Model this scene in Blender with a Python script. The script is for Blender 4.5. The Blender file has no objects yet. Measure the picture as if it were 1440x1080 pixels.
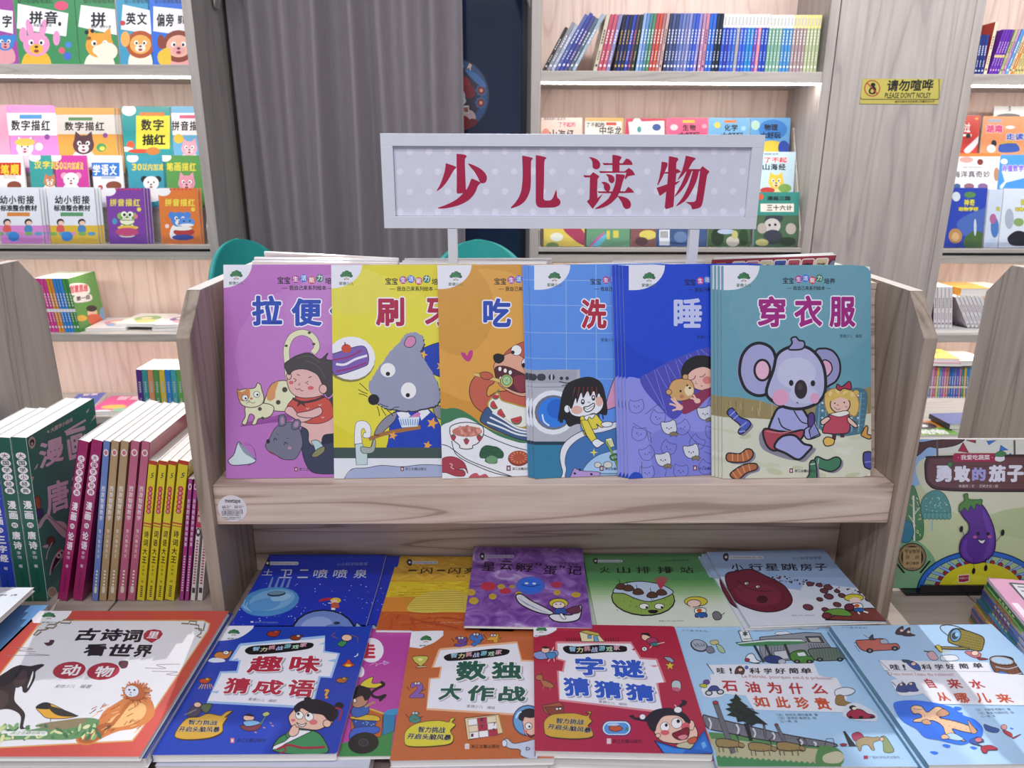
import bpy, math, random
from mathutils import Vector, Matrix
from mathutils.geometry import tessellate_polygon
random.seed(7)
SC = bpy.context.scene
COL = SC.collection
PI = math.pi

# ---------------------------------------------------------------- camera
CZ = 1.30                                   # camera height above the floor
FPX = 1034.0                                # focal length in pixels of the 1440 px wide frame
pitch, yaw, roll = math.radians(17.26), math.radians(0.77), math.radians(0.218)
cp, sp, cy, sy = math.cos(pitch), math.sin(pitch), math.cos(yaw), math.sin(yaw)
FWD = Vector((sy*cp, cy*cp, -sp))
_r0 = Vector((cy, -sy, 0)); _u0 = _r0.cross(FWD)
RGT = _r0*math.cos(roll) + _u0*math.sin(roll)
UPV = -_r0*math.sin(roll) + _u0*math.cos(roll)
EYE = Vector((0,0, CZ))
cam = bpy.data.cameras.new('camera')
cam.sensor_fit = 'HORIZONTAL'; cam.sensor_width = 36.0; cam.lens = FPX/1440*36
cam.clip_start = 0.02; cam.clip_end = 60
cam.dof.use_dof = True; cam.dof.focus_distance = 1.12; cam.dof.aperture_fstop = 9.0
cam_o = bpy.data.objects.new('camera', cam); COL.objects.link(cam_o)
mw = Matrix.Identity(4)
for i in range(3):
 mw[i][0], mw[i][1], mw[i][2], mw[i][3] = RGT[i], UPV[i], -FWD[i], EYE[i]
cam_o.matrix_world = mw
SC.camera = cam_o

# ---------------------------------------------------------------- world, lamps and added fills, exposure
vs = SC.view_settings
SC.display_settings.display_device = 'sRGB'
vs.view_transform = 'Standard'; vs.look = 'None'; vs.gamma = 1.0; vs.use_curve_mapping = False
vs.exposure = 0.2
W = bpy.data.worlds.new('room_light'); SC.world = W; W.use_nodes = True
bg = W.node_tree.nodes['Background']
bg.inputs[0].default_value = (0.80,0.84,0.96,1); bg.inputs[1].default_value = 0.4

def area(name, loc, target, sx, sy, power, col):
 l = bpy.data.lights.new(name, 'AREA'); l.shape = 'RECTANGLE'; l.size = sx; l.size_y = sy
 l.energy = power; l.color = col
 o = bpy.data.objects.new(name, l); COL.objects.link(o); o.location = loc
 o.rotation_euler = (Vector(target)-Vector(loc)).to_track_quat('-Z', 'Y').to_euler()
 return o
def spot(name, loc, target, power, angle, rad, col, blend=0.3):
 l = bpy.data.lights.new(name, 'SPOT'); l.energy = power; l.spot_size = math.radians(angle)
 l.shadow_soft_size = rad; l.spot_blend = blend; l.color = col
 o = bpy.data.objects.new(name, l); COL.objects.link(o); o.location = loc
 o.rotation_euler = (Vector(target)-Vector(loc)).to_track_quat('-Z', 'Y').to_euler()
 return o
CEIL = 3.0
area('ceiling_tube_front', (-.55, -.25,2.9),(-.5, .2,0), 1.3,0.1,14, (0.94,0.95,1.0))
area('added_cover_fill', (-.3,-1.1,2.9),(-.1,1.0,1.1), 2.4,0.15,22, (0.97,0.97,1.0))  # added fill above and behind the camera, brightens covers and sign
for nm, wx, ww, pw in (('left', -1.75,1.5,11),('right', 1.45,2.6,21)):
 wl = area('added_shelf_fill_'+nm, (wx, 1.5, CEIL),(wx, 3.0,1.35), ww, 0.3, pw, (1.0,0.98,0.96)); wl.data.spread = math.radians(105)  # added fills for the shelves; narrow spread keeps them off the table
spot('track_lamp_left', (-.66,2.6,2.5),(-.56, .75, .7), 125,20,0.012, (1.0,0.99,0.98), .15)
spot('track_lamp_right', (.6,2.35,2.85),(.78, .72, .7), 165,18,0.012, (1.0,0.99,0.98), .15)
spot('added_magazine_spot', (.06,2.3,2.9),(.06,1.27,1.2), 110,25,0.02, (1.0,0.99,0.98), .3)  # added spot, brightens the magazine tops behind the front row

# ---------------------------------------------------------------- small helpers
def lin(h):
 if isinstance(h, (tuple, list)): return tuple(h[:3])
 h = h.lstrip('#')
 if len(h) == 3: h = ''.join(c*2 for c in h)
 o = []
 for i in (0,2,4):
  c = int(h[i:i+2], 16)/255
  o.append(c/12.92 if c <= 0.04045 else ((c+0.055)/1.055)**2.4)
 return tuple(o)

def ray(px, py):                            # direction through a point of the 1440 x 1080 photograph
 return FWD + RGT*((px-720)/FPX) - UPV*((py-540)/FPX)
def at(px, py, axis, val):                  # where that ray meets the world plane axis = val
 d = ray(px, py); k = (val-EYE[axis])/d[axis]
 return EYE + d*k

def new_mat(name):
 m = bpy.data.materials.new(name); m.use_nodes = True
 return m, m.node_tree.nodes, m.node_tree.links, m.node_tree.nodes['Principled BSDF']

def plain(name, col, rough=0.5, metal=0.0, coat=0.0, noise=0.04, nscale=40):
 m, N, L, b = new_mat(name)
 tc = N.new('ShaderNodeTexCoord'); n = N.new('ShaderNodeTexNoise'); n.inputs['Scale'].default_value = nscale
 n.inputs['Detail'].default_value = 4
 L.new(tc.outputs['Object'], n.inputs['Vector'])
 r = N.new('ShaderNodeValToRGB'); c = lin(col)
 r.color_ramp.elements[0].position = 0.3; r.color_ramp.elements[1].position = 0.7
 r.color_ramp.elements[0].color = (*[x*(1-noise) for x in c], 1)
 r.color_ramp.elements[1].color = (*[min(1, x*(1+noise)) for x in c], 1)
 L.new(n.outputs['Fac'], r.inputs[0]); L.new(r.outputs[0], b.inputs['Base Color'])
 b.inputs['Roughness'].default_value = rough; b.inputs['Metallic'].default_value = metal
 b.inputs['Coat Weight'].default_value = coat
 return m

def wood(name, c1, c2, c3, grain=(38,38,2.2), wave=(7,7, .55), bump=0.02, rough=0.45, seed=0.0, figure=.2):
 """laminate wood: stretched noise for the fine grain, distorted bands for the figure"""
 m, N, L, b = new_mat(name)
 tc = N.new('ShaderNodeTexCoord')
 def mapped(s, off):
  mp = N.new('ShaderNodeMapping'); mp.inputs['Scale'].default_value = s
  mp.inputs['Location'].default_value = (off, off*1.7, off*.6)
  L.new(tc.outputs['Object'], mp.inputs['Vector']); return mp.outputs[0]
 n1 = N.new('ShaderNodeTexNoise'); n1.inputs['Scale'].default_value = 3.0; n1.inputs['Detail'].default_value = 9
 n1.inputs['Roughness'].default_value = .65
 L.new(mapped(grain, seed), n1.inputs['Vector'])
 n2 = N.new('ShaderNodeTexNoise'); n2.inputs['Scale'].default_value = 1.0; n2.inputs['Detail'].default_value = 2
 n2.inputs['Distortion'].default_value = .8
 L.new(mapped(wave, seed+3), n2.inputs['Vector'])
 k = N.new('ShaderNodeMath'); k.operation = 'MULTIPLY'; k.inputs[1].default_value = 15.0
 L.new(n2.outputs['Fac'], k.inputs[0])
 fr = N.new('ShaderNodeMath'); fr.operation = 'PINGPONG'; fr.inputs[1].default_value = 1.0
 L.new(k.outputs[0], fr.inputs[0])
 mx = N.new('ShaderNodeMath'); mx.operation = 'MULTIPLY_ADD'; mx.inputs[1].default_value = figure
 L.new(fr.outputs[0], mx.inputs[0])
 sc = N.new('ShaderNodeMath'); sc.operation = 'MULTIPLY'; sc.inputs[1].default_value = .75
 L.new(n1.outputs['Fac'], sc.inputs[0])
 ln = N.new('ShaderNodeMapRange'); ln.interpolation_type = 'SMOOTHSTEP'   # thin dark lines along the figure
 ln.inputs[1].default_value = .02; ln.inputs[2].default_value = .2; ln.inputs[3].default_value = -figure*.75; ln.inputs[4].default_value = .04
 L.new(fr.outputs[0], ln.inputs[0])
 ad = N.new('ShaderNodeMath'); ad.operation = 'ADD'; L.new(sc.outputs[0], ad.inputs[0]); L.new(ln.outputs[0], ad.inputs[1])
 L.new(ad.outputs[0], mx.inputs[2])
 r = N.new('ShaderNodeValToRGB'); e = r.color_ramp.elements
 e[0].position = .2; e[0].color = (*lin(c1), 1); e[1].position = .72; e[1].color = (*lin(c3), 1)
 q = e.new(.45); q.color = (*lin(c2), 1)
 L.new(mx.outputs[0], r.inputs[0]); L.new(r.outputs[0], b.inputs['Base Color'])
 bp = N.new('ShaderNodeBump'); bp.inputs['Strength'].default_value = bump; bp.inputs['Distance'].default_value = .01
 L.new(n1.outputs['Fac'], bp.inputs['Height']); L.new(bp.outputs[0], b.inputs['Normal'])
 b.inputs['Roughness'].default_value = rough
 return m

def print_mat(name, rough=0.34, coat=0.35, crough=.12):
 """printed paper: the ink comes from the mesh's own 'ink' colours, a little paper tooth from noise"""
 m, N, L, b = new_mat(name)
 a = N.new('ShaderNodeVertexColor'); a.layer_name = 'ink'
 tc = N.new('ShaderNodeTexCoord'); n = N.new('ShaderNodeTexNoise'); n.inputs['Scale'].default_value = 60
 n.inputs['Detail'].default_value = 6
 L.new(tc.outputs['Object'], n.inputs['Vector'])
 r = N.new('ShaderNodeMapRange'); r.inputs[3].default_value = .95; r.inputs[4].default_value = 1.05
 L.new(n.outputs['Fac'], r.inputs[0])
 mx = N.new('ShaderNodeVectorMath'); mx.operation = 'SCALE'
 L.new(a.outputs[0], mx.inputs[0]); L.new(r.outputs[0], mx.inputs['Scale'])
 L.new(mx.outputs[0], b.inputs['Base Color'])
 b.inputs['Roughness'].default_value = rough; b.inputs['Coat Weight'].default_value = coat
 b.inputs['Coat Roughness'].default_value = crough
 return m
def paint_mat(name, cols, scale, rough=.34, coat=.35, dist=1.2, stretch=(1,1,1)):
 """painterly printed ground: noise through a colour ramp"""
 m, N, L, b = new_mat(name)
 tc = N.new('ShaderNodeTexCoord'); mp = N.new('ShaderNodeMapping'); mp.inputs['Scale'].default_value = stretch
 L.new(tc.outputs['Object'], mp.inputs[0])
 n = N.new('ShaderNodeTexNoise'); n.inputs['Scale'].default_value = scale; n.inputs['Detail'].default_value = 9
 n.inputs['Roughness'].default_value = .62; n.inputs['Distortion'].default_value = dist
 L.new(mp.outputs[0], n.inputs['Vector'])
 r = N.new('ShaderNodeValToRGB'); e = r.color_ramp.elements
 while len(e) < len(cols): e.new(.5)
 for i, c in enumerate(cols):
  e[i].position = .28+.44*i/(len(cols)-1); e[i].color = (*lin(c), 1)
 L.new(n.outputs['Fac'], r.inputs[0]); L.new(r.outputs[0], b.inputs['Base Color'])
 b.inputs['Roughness'].default_value = rough; b.inputs['Coat Weight'].default_value = coat
 b.inputs['Coat Roughness'].default_value = .12
 return m
def page_mat():
 m, N, L, b = new_mat('page_edges')
 tc = N.new('ShaderNodeTexCoord'); mp = N.new('ShaderNodeMapping'); mp.inputs['Scale'].default_value = (3,3,900)
 L.new(tc.outputs['Object'], mp.inputs[0])
 n = N.new('ShaderNodeTexNoise'); n.inputs['Scale'].default_value = 1.5; n.inputs['Detail'].default_value = 3
 L.new(mp.outputs[0], n.inputs['Vector'])
 r = N.new('ShaderNodeValToRGB'); r.color_ramp.elements[0].position = .3; r.color_ramp.elements[1].position = .65
 r.color_ramp.elements[0].color = (*lin('#dfdad6'), 1); r.color_ramp.elements[1].color = (*lin('#fbf9f6'), 1)
 L.new(n.outputs['Fac'], r.inputs[0]); L.new(r.outputs[0], b.inputs['Base Color'])
 b.inputs['Roughness'].default_value = .8
 return m

MT = {}
MT['print'] = print_mat('printed_paper')
MT['matte'] = print_mat('printed_card', .6, .05, .4)
MT['page'] = page_mat()
MT['wood_h'] = wood('oak_laminate_level', '#ab9283', '#ccb2a2', '#dcc6b7', (2.0,26,34),(.9,8,14), figure=.3)
MT['wood_v'] = wood('oak_laminate_upright', '#8a7868', '#a69383', '#b8a695', (34,34,2.0),(8,8, .5), seed=5)
MT['wood_dark'] = wood('grey_oak_upright', '#a0938c', '#b8aba4', '#c8bcb5', (40,40,1.8),(9,9, .45), seed=9)
MT['wood_shelf'] = wood('pale_ash_laminate', '#a49d9a', '#b3aca7', '#bfb7b2', (3,30,30),(.6,6,6), seed=2)
MT['wood_pillar'] = wood('pale_ash_pillar', '#9b9391', '#a9a19e', '#b7afab', (26,26,1.6),(5,5, .35), seed=12)
MT['wood_back'] = wood('pink_ash_back', '#d2b5aa', '#dfc6bb', '#ead4ca', (34,34,1.6),(6,6, .4), seed=17)
MT['wood_table'] = wood('grey_brown_table', '#84756c', '#9c8d84', '#ae9f95', (2.2,24,24),(.5,5,5), seed=21)
MT['white_metal'] = plain('white_painted_metal', '#dfe0ea', .38,0, .1, .015)
MT['edge'] = plain('lit_top_tone', '#cfc6bd', .5,0,0, .03)  # pale tone carries the overhead light on the panel tops
MT['teal'] = plain('teal_plastic', '#1f9f9c', .42,0, .15, .02)
MT['black'] = plain('black_acrylic', '#0c0c10', .25,0, .3, .05)
MT['metal'] = plain('brushed_steel', '#8a8c92', .35, .9)
MT['floor'] = plain('grey_vinyl_floor', '#8a8580', .4,0, .1, .06,8)
MT['wall'] = plain('cream_wall', '#d8d2c8', .8,0,0, .02)

# ---------------------------------------------------------------- mesh building
class MB:
 """collects faces (with a material index and a colour) and links them as ONE object"""
 def __init__(s): s.v = []; s.f = []; s.m = []; s.c = []; s.sm = []
 def add(s, vs, fs, mi=0, col='#ffffff', smooth=False):
  o = len(s.v); s.v += [tuple(v) for v in vs]; c = lin(col)
  for f in fs:
   s.f.append(tuple(i+o for i in f)); s.m.append(mi); s.c.append(c); s.sm.append(smooth)
  return s
 def box(s, x0, x1, y0, y1, z0, z1, mi=0, col='#ffffff', mat=None):
  vs = [Vector(p) for p in ((x0,y0,z0),(x1,y0,z0),(x1,y1,z0),(x0,y1,z0),(x0,y0,z1),(x1,y0,z1),(x1,y1,z1),(x0,y1,z1))]
  if mat is not None: vs = [mat @ p for p in vs]
  return s.add(vs, [(0,3,2,1),(4,5,6,7),(0,1,5,4),(1,2,6,5),(2,3,7,6),(3,0,4,7)], mi, col)
 def prism(s, pts, a0, a1, axis=0, mi=0, col='#ffffff'):
  """pts: closed outline in the two other axes, extruded along axis"""
  def mk(p, a):
   q = list(p); q.insert(axis, a); return q
  n = len(pts)
  vs = [mk(p, a0) for p in pts]+[mk(p, a1) for p in pts]
  area2 = sum(pts[i][0]*pts[(i+1) % n][1]-pts[(i+1) % n][0]*pts[i][1] for i in range(n))
  if axis == 1: area2 = -area2
  fs = [tuple(range(n))[::-1], tuple(range(n, 2*n))]+[(i, (i+1) % n, n+(i+1) % n, n+i) for i in range(n)]
  if area2 < 0: fs = [f[::-1] for f in fs]
  return s.add(vs, fs, mi, col)
 def tube(s, pts, r, n=10, mi=0, col='#ffffff', cap=True):
  pts = [Vector(p) for p in pts]; rs = r if isinstance(r, (list, tuple)) else [r]*len(pts)
  vs = []; fs = []
  for i, p in enumerate(pts):
   t = (pts[min(i+1, len(pts)-1)]-pts[max(i-1,0)]).normalized()
   a = t.orthogonal().normalized() if i == 0 else (a - t*a.dot(t)).normalized()
   b = t.cross(a)
   for k in range(n):
    an = 2*PI*k/n; vs.append(p+(a*math.cos(an)+b*math.sin(an))*rs[i])
  for i in range(len(pts)-1):
   for k in range(n):
    fs.append((i*n+k, i*n+(k+1) % n, (i+1)*n+(k+1) % n, (i+1)*n+k))
  if cap: fs += [tuple(range(n))[::-1], tuple(range((len(pts)-1)*n, len(pts)*n))]
  return s.add(vs, fs, mi, col, True)
 def build(s, name, mats, parent=None, bevel=0, loc=None):
  me = bpy.data.meshes.new(name)
  me.from_pydata([tuple(v) for v in s.v], [], s.f)
  me.polygons.foreach_set('material_index', s.m)
  me.polygons.foreach_set('use_smooth', s.sm)
  at_ = me.color_attributes.new('ink', 'FLOAT_COLOR', 'CORNER')
  buf = []
  for f, c in zip(s.f, s.c): buf += [c[0], c[1], c[2], 1.0]*len(f)
  at_.data.foreach_set('color', buf)
  me.update()
  for m in (mats if isinstance(mats, (list, tuple)) else [mats]): me.materials.append(m)
  o = bpy.data.objects.new(name, me); COL.objects.link(o)
  if parent is not None: o.parent = parent
  if loc is not None: o.location = loc
  if bevel:
   b = o.modifiers.new('bevel', 'BEVEL'); b.width = bevel; b.segments = 2; b.limit_method = 'ANGLE'
  return o

def tag(o, label=None, cat=None, group=None, kind=None):
 if label: o['label'] = label
 if cat: o['category'] = cat
 if group: o['group'] = group
 if kind: o['kind'] = kind
 return o
def thing(name, label, cat, group=None, matrix=None):
 o = bpy.data.objects.new(name, None); COL.objects.link(o); o.empty_display_size = .05
 if matrix is not None: o.matrix_world = matrix
 return tag(o, label, cat, group)

# ---------------------------------------------------------------- lettering
_glyph = {}
def glyphs(s, off=0.0, res=2):
 """outline font lettering in em units; off thickens every stroke by a rounded border"""
 if off < .008: off = 0.0
 k = (s, off, res)
 if k in _glyph: return _glyph[k]
 if off:
  vs, tr, b = glyphs(s, 0.0, res); vs = list(vs); tr0 = tr; tr = list(tr)
  cnt = {}
  for t in tr0:
   for i in range(3):
    e = (t[i], t[(i+1) % 3]); kk = (min(e), max(e)); cnt[kk] = cnt.get(kk, 0)+1
  used = set()
  m = 8 if off > .03 else 6
  for (i, j), c in cnt.items():
   if c != 1: continue
   x0, y0 = vs[i]; x1, y1 = vs[j]; d = math.hypot(x1-x0, y1-y0)
   if d < 1e-9: continue
   nx, ny = -(y1-y0)/d*off, (x1-x0)/d*off; o = len(vs)
   vs += [(x0+nx, y0+ny),(x1+nx, y1+ny),(x1-nx, y1-ny),(x0-nx, y0-ny)]
   tr += [(o, o+1, o+2),(o, o+2, o+3)]
   for q in (i, j):
    if q in used: continue
    used.add(q); o = len(vs)
    vs += [(vs[q][0]+off*math.cos(2*PI*a/m), vs[q][1]+off*math.sin(2*PI*a/m)) for a in range(m)]
    tr += [(o, o+a, o+a+1) for a in range(1, m-1)]
  _glyph[k] = (vs, tr, (b[0]-off, b[1]-off, b[2]+off, b[3]+off))
  return _glyph[k]
 c = bpy.data.curves.new('lettering', 'FONT'); c.body = s; c.size = 1; c.resolution_u = res
 o = bpy.data.objects.new('lettering', c); COL.objects.link(o)
 bpy.context.view_layer.update()
 dg = bpy.context.evaluated_depsgraph_get()
 me = bpy.data.meshes.new_from_object(o.evaluated_get(dg), depsgraph=dg)
 key = {}; vs = []; idx = []
 for v in me.vertices:                    # weld, so that inner edges are shared
  q = (round(v.co.x, 5), round(v.co.y, 5))
  if q not in key: key[q] = len(vs); vs.append(q)
  idx.append(key[q])
 me.calc_loop_triangles()
 tr = [tuple(idx[i] for i in t.vertices) for t in me.loop_triangles]
 tr = [t for t in tr if len(set(t)) == 3]
 bpy.data.objects.remove(o); bpy.data.curves.remove(c); bpy.data.meshes.remove(me)
 if vs: b = (min(v[0] for v in vs), min(v[1] for v in vs), max(v[0] for v in vs), max(v[1] for v in vs))
 else: b = (0,0,1,1)
 _glyph[k] = (vs, tr, b)
 return _glyph[k]

def smooth_closed(p, n=5):
 o = []; N = len(p)
 for i in range(N):
  a, b, c, d = p[i-1], p[i], p[(i+1) % N], p[(i+2) % N]
  for k in range(n):
   t = k/n
   o.append(tuple(.5*((2*b[j])+(-a[j]+c[j])*t+(2*a[j]-5*b[j]+4*c[j]-d[j])*t*t+(-a[j]+3*b[j]-3*c[j]+d[j])*t**3) for j in (0,1)))
 return o
def smooth_open(p, n=5):
 if len(p) < 3: return list(p)
 q = [p[0]]+list(p)+[p[-1]]; o = []
 for i in range(1, len(q)-2):
  a, b, c, d = q[i-1:i+3]
  for k in range(n):
   t = k/n
   o.append(tuple(.5*((2*b[j])+(-a[j]+c[j])*t+(2*a[j]-5*b[j]+4*c[j]-d[j])*t*t+(-a[j]+3*b[j]-3*c[j]+d[j])*t**3) for j in (0,1)))
 return o+[p[-1]]

def clip_poly(poly, clip):
 out = poly; n = len(clip)
 for i in range(n):
  ax, ay = clip[i]; bx, by = clip[(i+1) % n]
  if not out: return out
  inp = out; out = []
  ds = [(bx-ax)*(p[1]-ay)-(by-ay)*(p[0]-ax) for p in inp]
  if min(ds) >= -1e-12: out = inp; continue
  if max(ds) < 0: return []
  for j in range(len(inp)):
   p, q, d0, d1 = inp[j-1], inp[j], ds[j-1], ds[j]
   if d1 >= 0:
    if d0 < 0:
     t = d0/(d0-d1); out.append((p[0]+(q[0]-p[0])*t, p[1]+(q[1]-p[1])*t))
    out.append(q)
   elif d0 >= 0:
    t = d0/(d0-d1); out.append((p[0]+(q[0]-p[0])*t, p[1]+(q[1]-p[1])*t))
 return out

class Art:
 """flat printing on one face of a thing, in metres on that face (x to the right, y up); a convex outline
 clips it and every ink lies a hair above the inks it covers."""
 def __init__(s, clip, tr=None, dz=.00003, cell=None):
  s.clip = clip; s.tr = tr or (lambda p: p); s.sh = []; s.dz = dz; s.x0 = s.y0 = 0; s.k = 1.0
  s.layer0 = 1; s.bold = 1.9
 def view(s, x0, y0, k): s.x0, s.y0, s.k = x0, y0, k; return s
 def T(s, p): return s.tr((s.x0+p[0]/s.k, s.y0+p[1]/s.k))
 def raw(s, pts, tris, col):
  out = []
  for t in tris:
   q = [pts[i] for i in t]
   ar = (q[1][0]-q[0][0])*(q[2][1]-q[0][1])-(q[2][0]-q[0][0])*(q[1][1]-q[0][1])
   if abs(ar) < 1e-13: continue
   if ar < 0: q = q[::-1]
   c = clip_poly(q, s.clip)
   if len(c) >= 3: out.append(c)
  if not out: return s
  xs = [p[0] for c in out for p in c]; ys = [p[1] for c in out for p in c]
  bb = (min(xs), min(ys), max(xs), max(ys)); l = s.layer0
  for b2, l2, _, _ in s.sh:
   if l2 >= l and b2[0] < bb[2] and bb[0] < b2[2] and b2[1] < bb[3] and bb[1] < b2[3]: l = l2+1
  s.sh.append((bb, l, out, col)); return s
 def fill(s, pts, col):                   # pts already on the face
  v = [Vector((p[0], p[1], 0)) for p in pts]
  return s.raw(pts, tessellate_polygon([v]), col)
 def poly(s, pts, col, oc=None, ow=2, close=True):
  s.fill([s.T(p) for p in pts], col)
  if oc: s.line(list(pts)+[pts[0]], ow*s.bold, oc, False)
  return s
 def blob(s, pts, col, oc=None, ow=2, n=5): return s.poly(smooth_closed(pts, n), col, oc, ow)
 def ell(s, x, y, rx, ry=None, col='#fff', rot=0, oc=None, ow=2, n=20):
  ry = rx if ry is None else ry; r = math.radians(rot); c, d = math.cos(r), math.sin(r)
  return s.poly([(x+rx*math.cos(a)*c-ry*math.sin(a)*d, y+rx*math.cos(a)*d+ry*math.sin(a)*c)
      for a in [2*PI*i/n for i in range(n)]], col, oc, ow)
 def rect(s, x0, y0, x1, y1, col, oc=None, ow=2): return s.poly([(x0, y0),(x1, y0),(x1, y1),(x0, y1)], col, oc, ow)
 def rrect(s, x0, y0, x1, y1, r, col, oc=None, ow=2):
  p = []
  for cx, cy_, a0 in ((x1-r, y0+r, -90),(x1-r, y1-r, 0),(x0+r, y1-r, 90),(x0+r, y0+r, 180)):
   for k in range(5):
    a = math.radians(a0+90*k/4); p.append((cx+r*math.cos(a), cy_+r*math.sin(a)))
  return s.poly(p, col, oc, ow)
 def line(s, pts, w, col, sm=True, taper=False):
  p = smooth_open(pts) if sm else list(pts)
  p = [q for i, q in enumerate(p) if i == 0 or (abs(q[0]-p[i-1][0])+abs(q[1]-p[i-1][1])) > 1e-6]
  if len(p) < 2: return s
  vs = []; n = len(p)
  for i in range(n):
   a, b = p[max(i-1,0)], p[min(i+1, n-1)]
   dx, dy = b[0]-a[0], b[1]-a[1]; d = math.hypot(dx, dy) or 1
   k = w/2*(math.sin(PI*(.12+.76*i/(n-1))) if taper else 1)
   vs += [s.T((p[i][0]-dy/d*k, p[i][1]+dx/d*k)), s.T((p[i][0]+dy/d*k, p[i][1]-dx/d*k))]
  tr = []
  for i in range(n-1): tr += [(2*i, 2*i+1,2*i+3),(2*i, 2*i+3,2*i+2)]
  return s.raw(vs, tr, col)
 def text(s, t, bl, br, col, b=.015, oc=None, ow=.05, asp=1.0, shear=0.0, res=2, sh=None):
  """lettering whose ink runs from bl to br along its foot"""
  a, c = s.T(bl), s.T(br); dx, dy = c[0]-a[0], c[1]-a[1]; w = math.hypot(dx, dy)
  ux, uy = dx/w, dy/w
  base = glyphs(t, b, res)[2]; k = w/max(1e-6, base[2]-base[0])
  def put(off, cc, ex=0, ey=0):
   v, tr, _ = glyphs(t, off, res); o = []
   for x, y in v:
    X = (x-base[0])*k; Y = (y-base[1])*k*asp; X += Y*shear+ex; Y += ey
    o.append((a[0]+ux*X-uy*Y, a[1]+uy*X+ux*Y))
   s.raw(o, tr, cc)
  if sh: put(b+ow, sh, .05*k, -.05*k)
  if oc: put(b+ow, oc)
  put(b, col); return s
 def qtext(s, t, bl, br, tl, col, b=.015, oc=None, ow=.05, res=2, sh=None, mid=None):
  """lettering whose ink fills the parallelogram bl, br, tl"""
  a, c, d = s.T(bl), s.T(br), s.T(tl); g = glyphs(t, b, res)[2]; W = g[2]-g[0]; H = g[3]-g[1]
  ex = ((c[0]-a[0])/W, (c[1]-a[1])/W); ey = ((d[0]-a[0])/H, (d[1]-a[1])/H)
  def put(off, cc, ox=0, oy=0):
   v, tr, _ = glyphs(t, off, res); o = []
   for x, y in v:
    X = x-g[0]+ox; Y = y-g[1]+oy
    o.append((a[0]+ex[0]*X+ey[0]*Y, a[1]+ex[1]*X+ey[1]*Y))
   s.raw(o, tr, cc)
  if sh: put(b+ow, sh, .06, -.06)
  if mid: put(b+ow+.05, mid)
  if oc: put(b+ow, oc)
  put(b, col); return s
 def vtext(s, t, x, y0, y1, size, col, b=.015, oc=None, ow=.05, lean=0):
  """characters one under another, from y0 down to y1"""
  n = len(t)
  for i, ch in enumerate(t):
   y = y0+(y1-y0)*(i+1)/n - (y1-y0)/n*.08; xx = x+lean*(y-y0)
   s.text(ch, (xx-size/2, y),(xx+size/2, y), col, b, oc, ow, asp=1.0)
  return s
 def star(s, x, y, r, col, n=5, rot=-90, q=.45, oc=None, ow=2):
  return s.poly([(x+(r if i % 2 == 0 else r*q)*math.cos(math.radians(rot+180*i/n)), y+(r if i % 2 == 0 else r*q)*math.sin(math.radians(rot+180*i/n))) for i in range(2*n)], col, oc, ow)
 def emit(s, mb, fn, mi=1):
  """fn(x, y, h) -> point of the mesh"""
  for bb, l, out, col in s.sh:
   vs = []; fs = []
   for i, c in enumerate(out):      # overlapping strokes of one ink stay a hair apart too
    h = (l+(i*.618034 % 1)*.7)*s.dz
    o = len(vs); vs += [fn(p[0], p[1], h) for p in c]; fs.append(tuple(range(o, o+len(c))))
   mb.add(vs, fs, mi, col)
# ---------------------------------------------------------------- books
def frame(o, u, v):
 u = Vector(u).normalized(); v = Vector(v); v = (v-u*v.dot(u)).normalized(); n = u.cross(v)
 m = Matrix.Identity(4)
 for i in range(3): m[i][0], m[i][1], m[i][2], m[i][3] = u[i], v[i], n[i], o[i]
 return m
def outline(w, l, r=0.0):
 if not r: return [(0,0),(w, 0),(w, l),(0, l)]
 p = [(0,0)]
 for cx, cy_, a0 in ((w-r, r, -90),(w-r, l-r, 0)):
  for k in range(7):
   a = math.radians(a0+15*k); p.append((cx+r*math.cos(a), cy_+r*math.sin(a)))
 return p+[(0, l)]
def tracer(m, n):
 """a point of the photograph -> the point of the plane z = n of the frame m that it shows"""
 o = m @ Vector((0,0, n)); nz = Vector((m[0][2], m[1][2], m[2][2])); inv = m.inverted()
 def f(p):
  d = ray(p[0], p[1]); k = (o-EYE).dot(nz)/d.dot(nz); q = inv @ (EYE+d*k)
  return (q.x, q.y)
 return f
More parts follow.
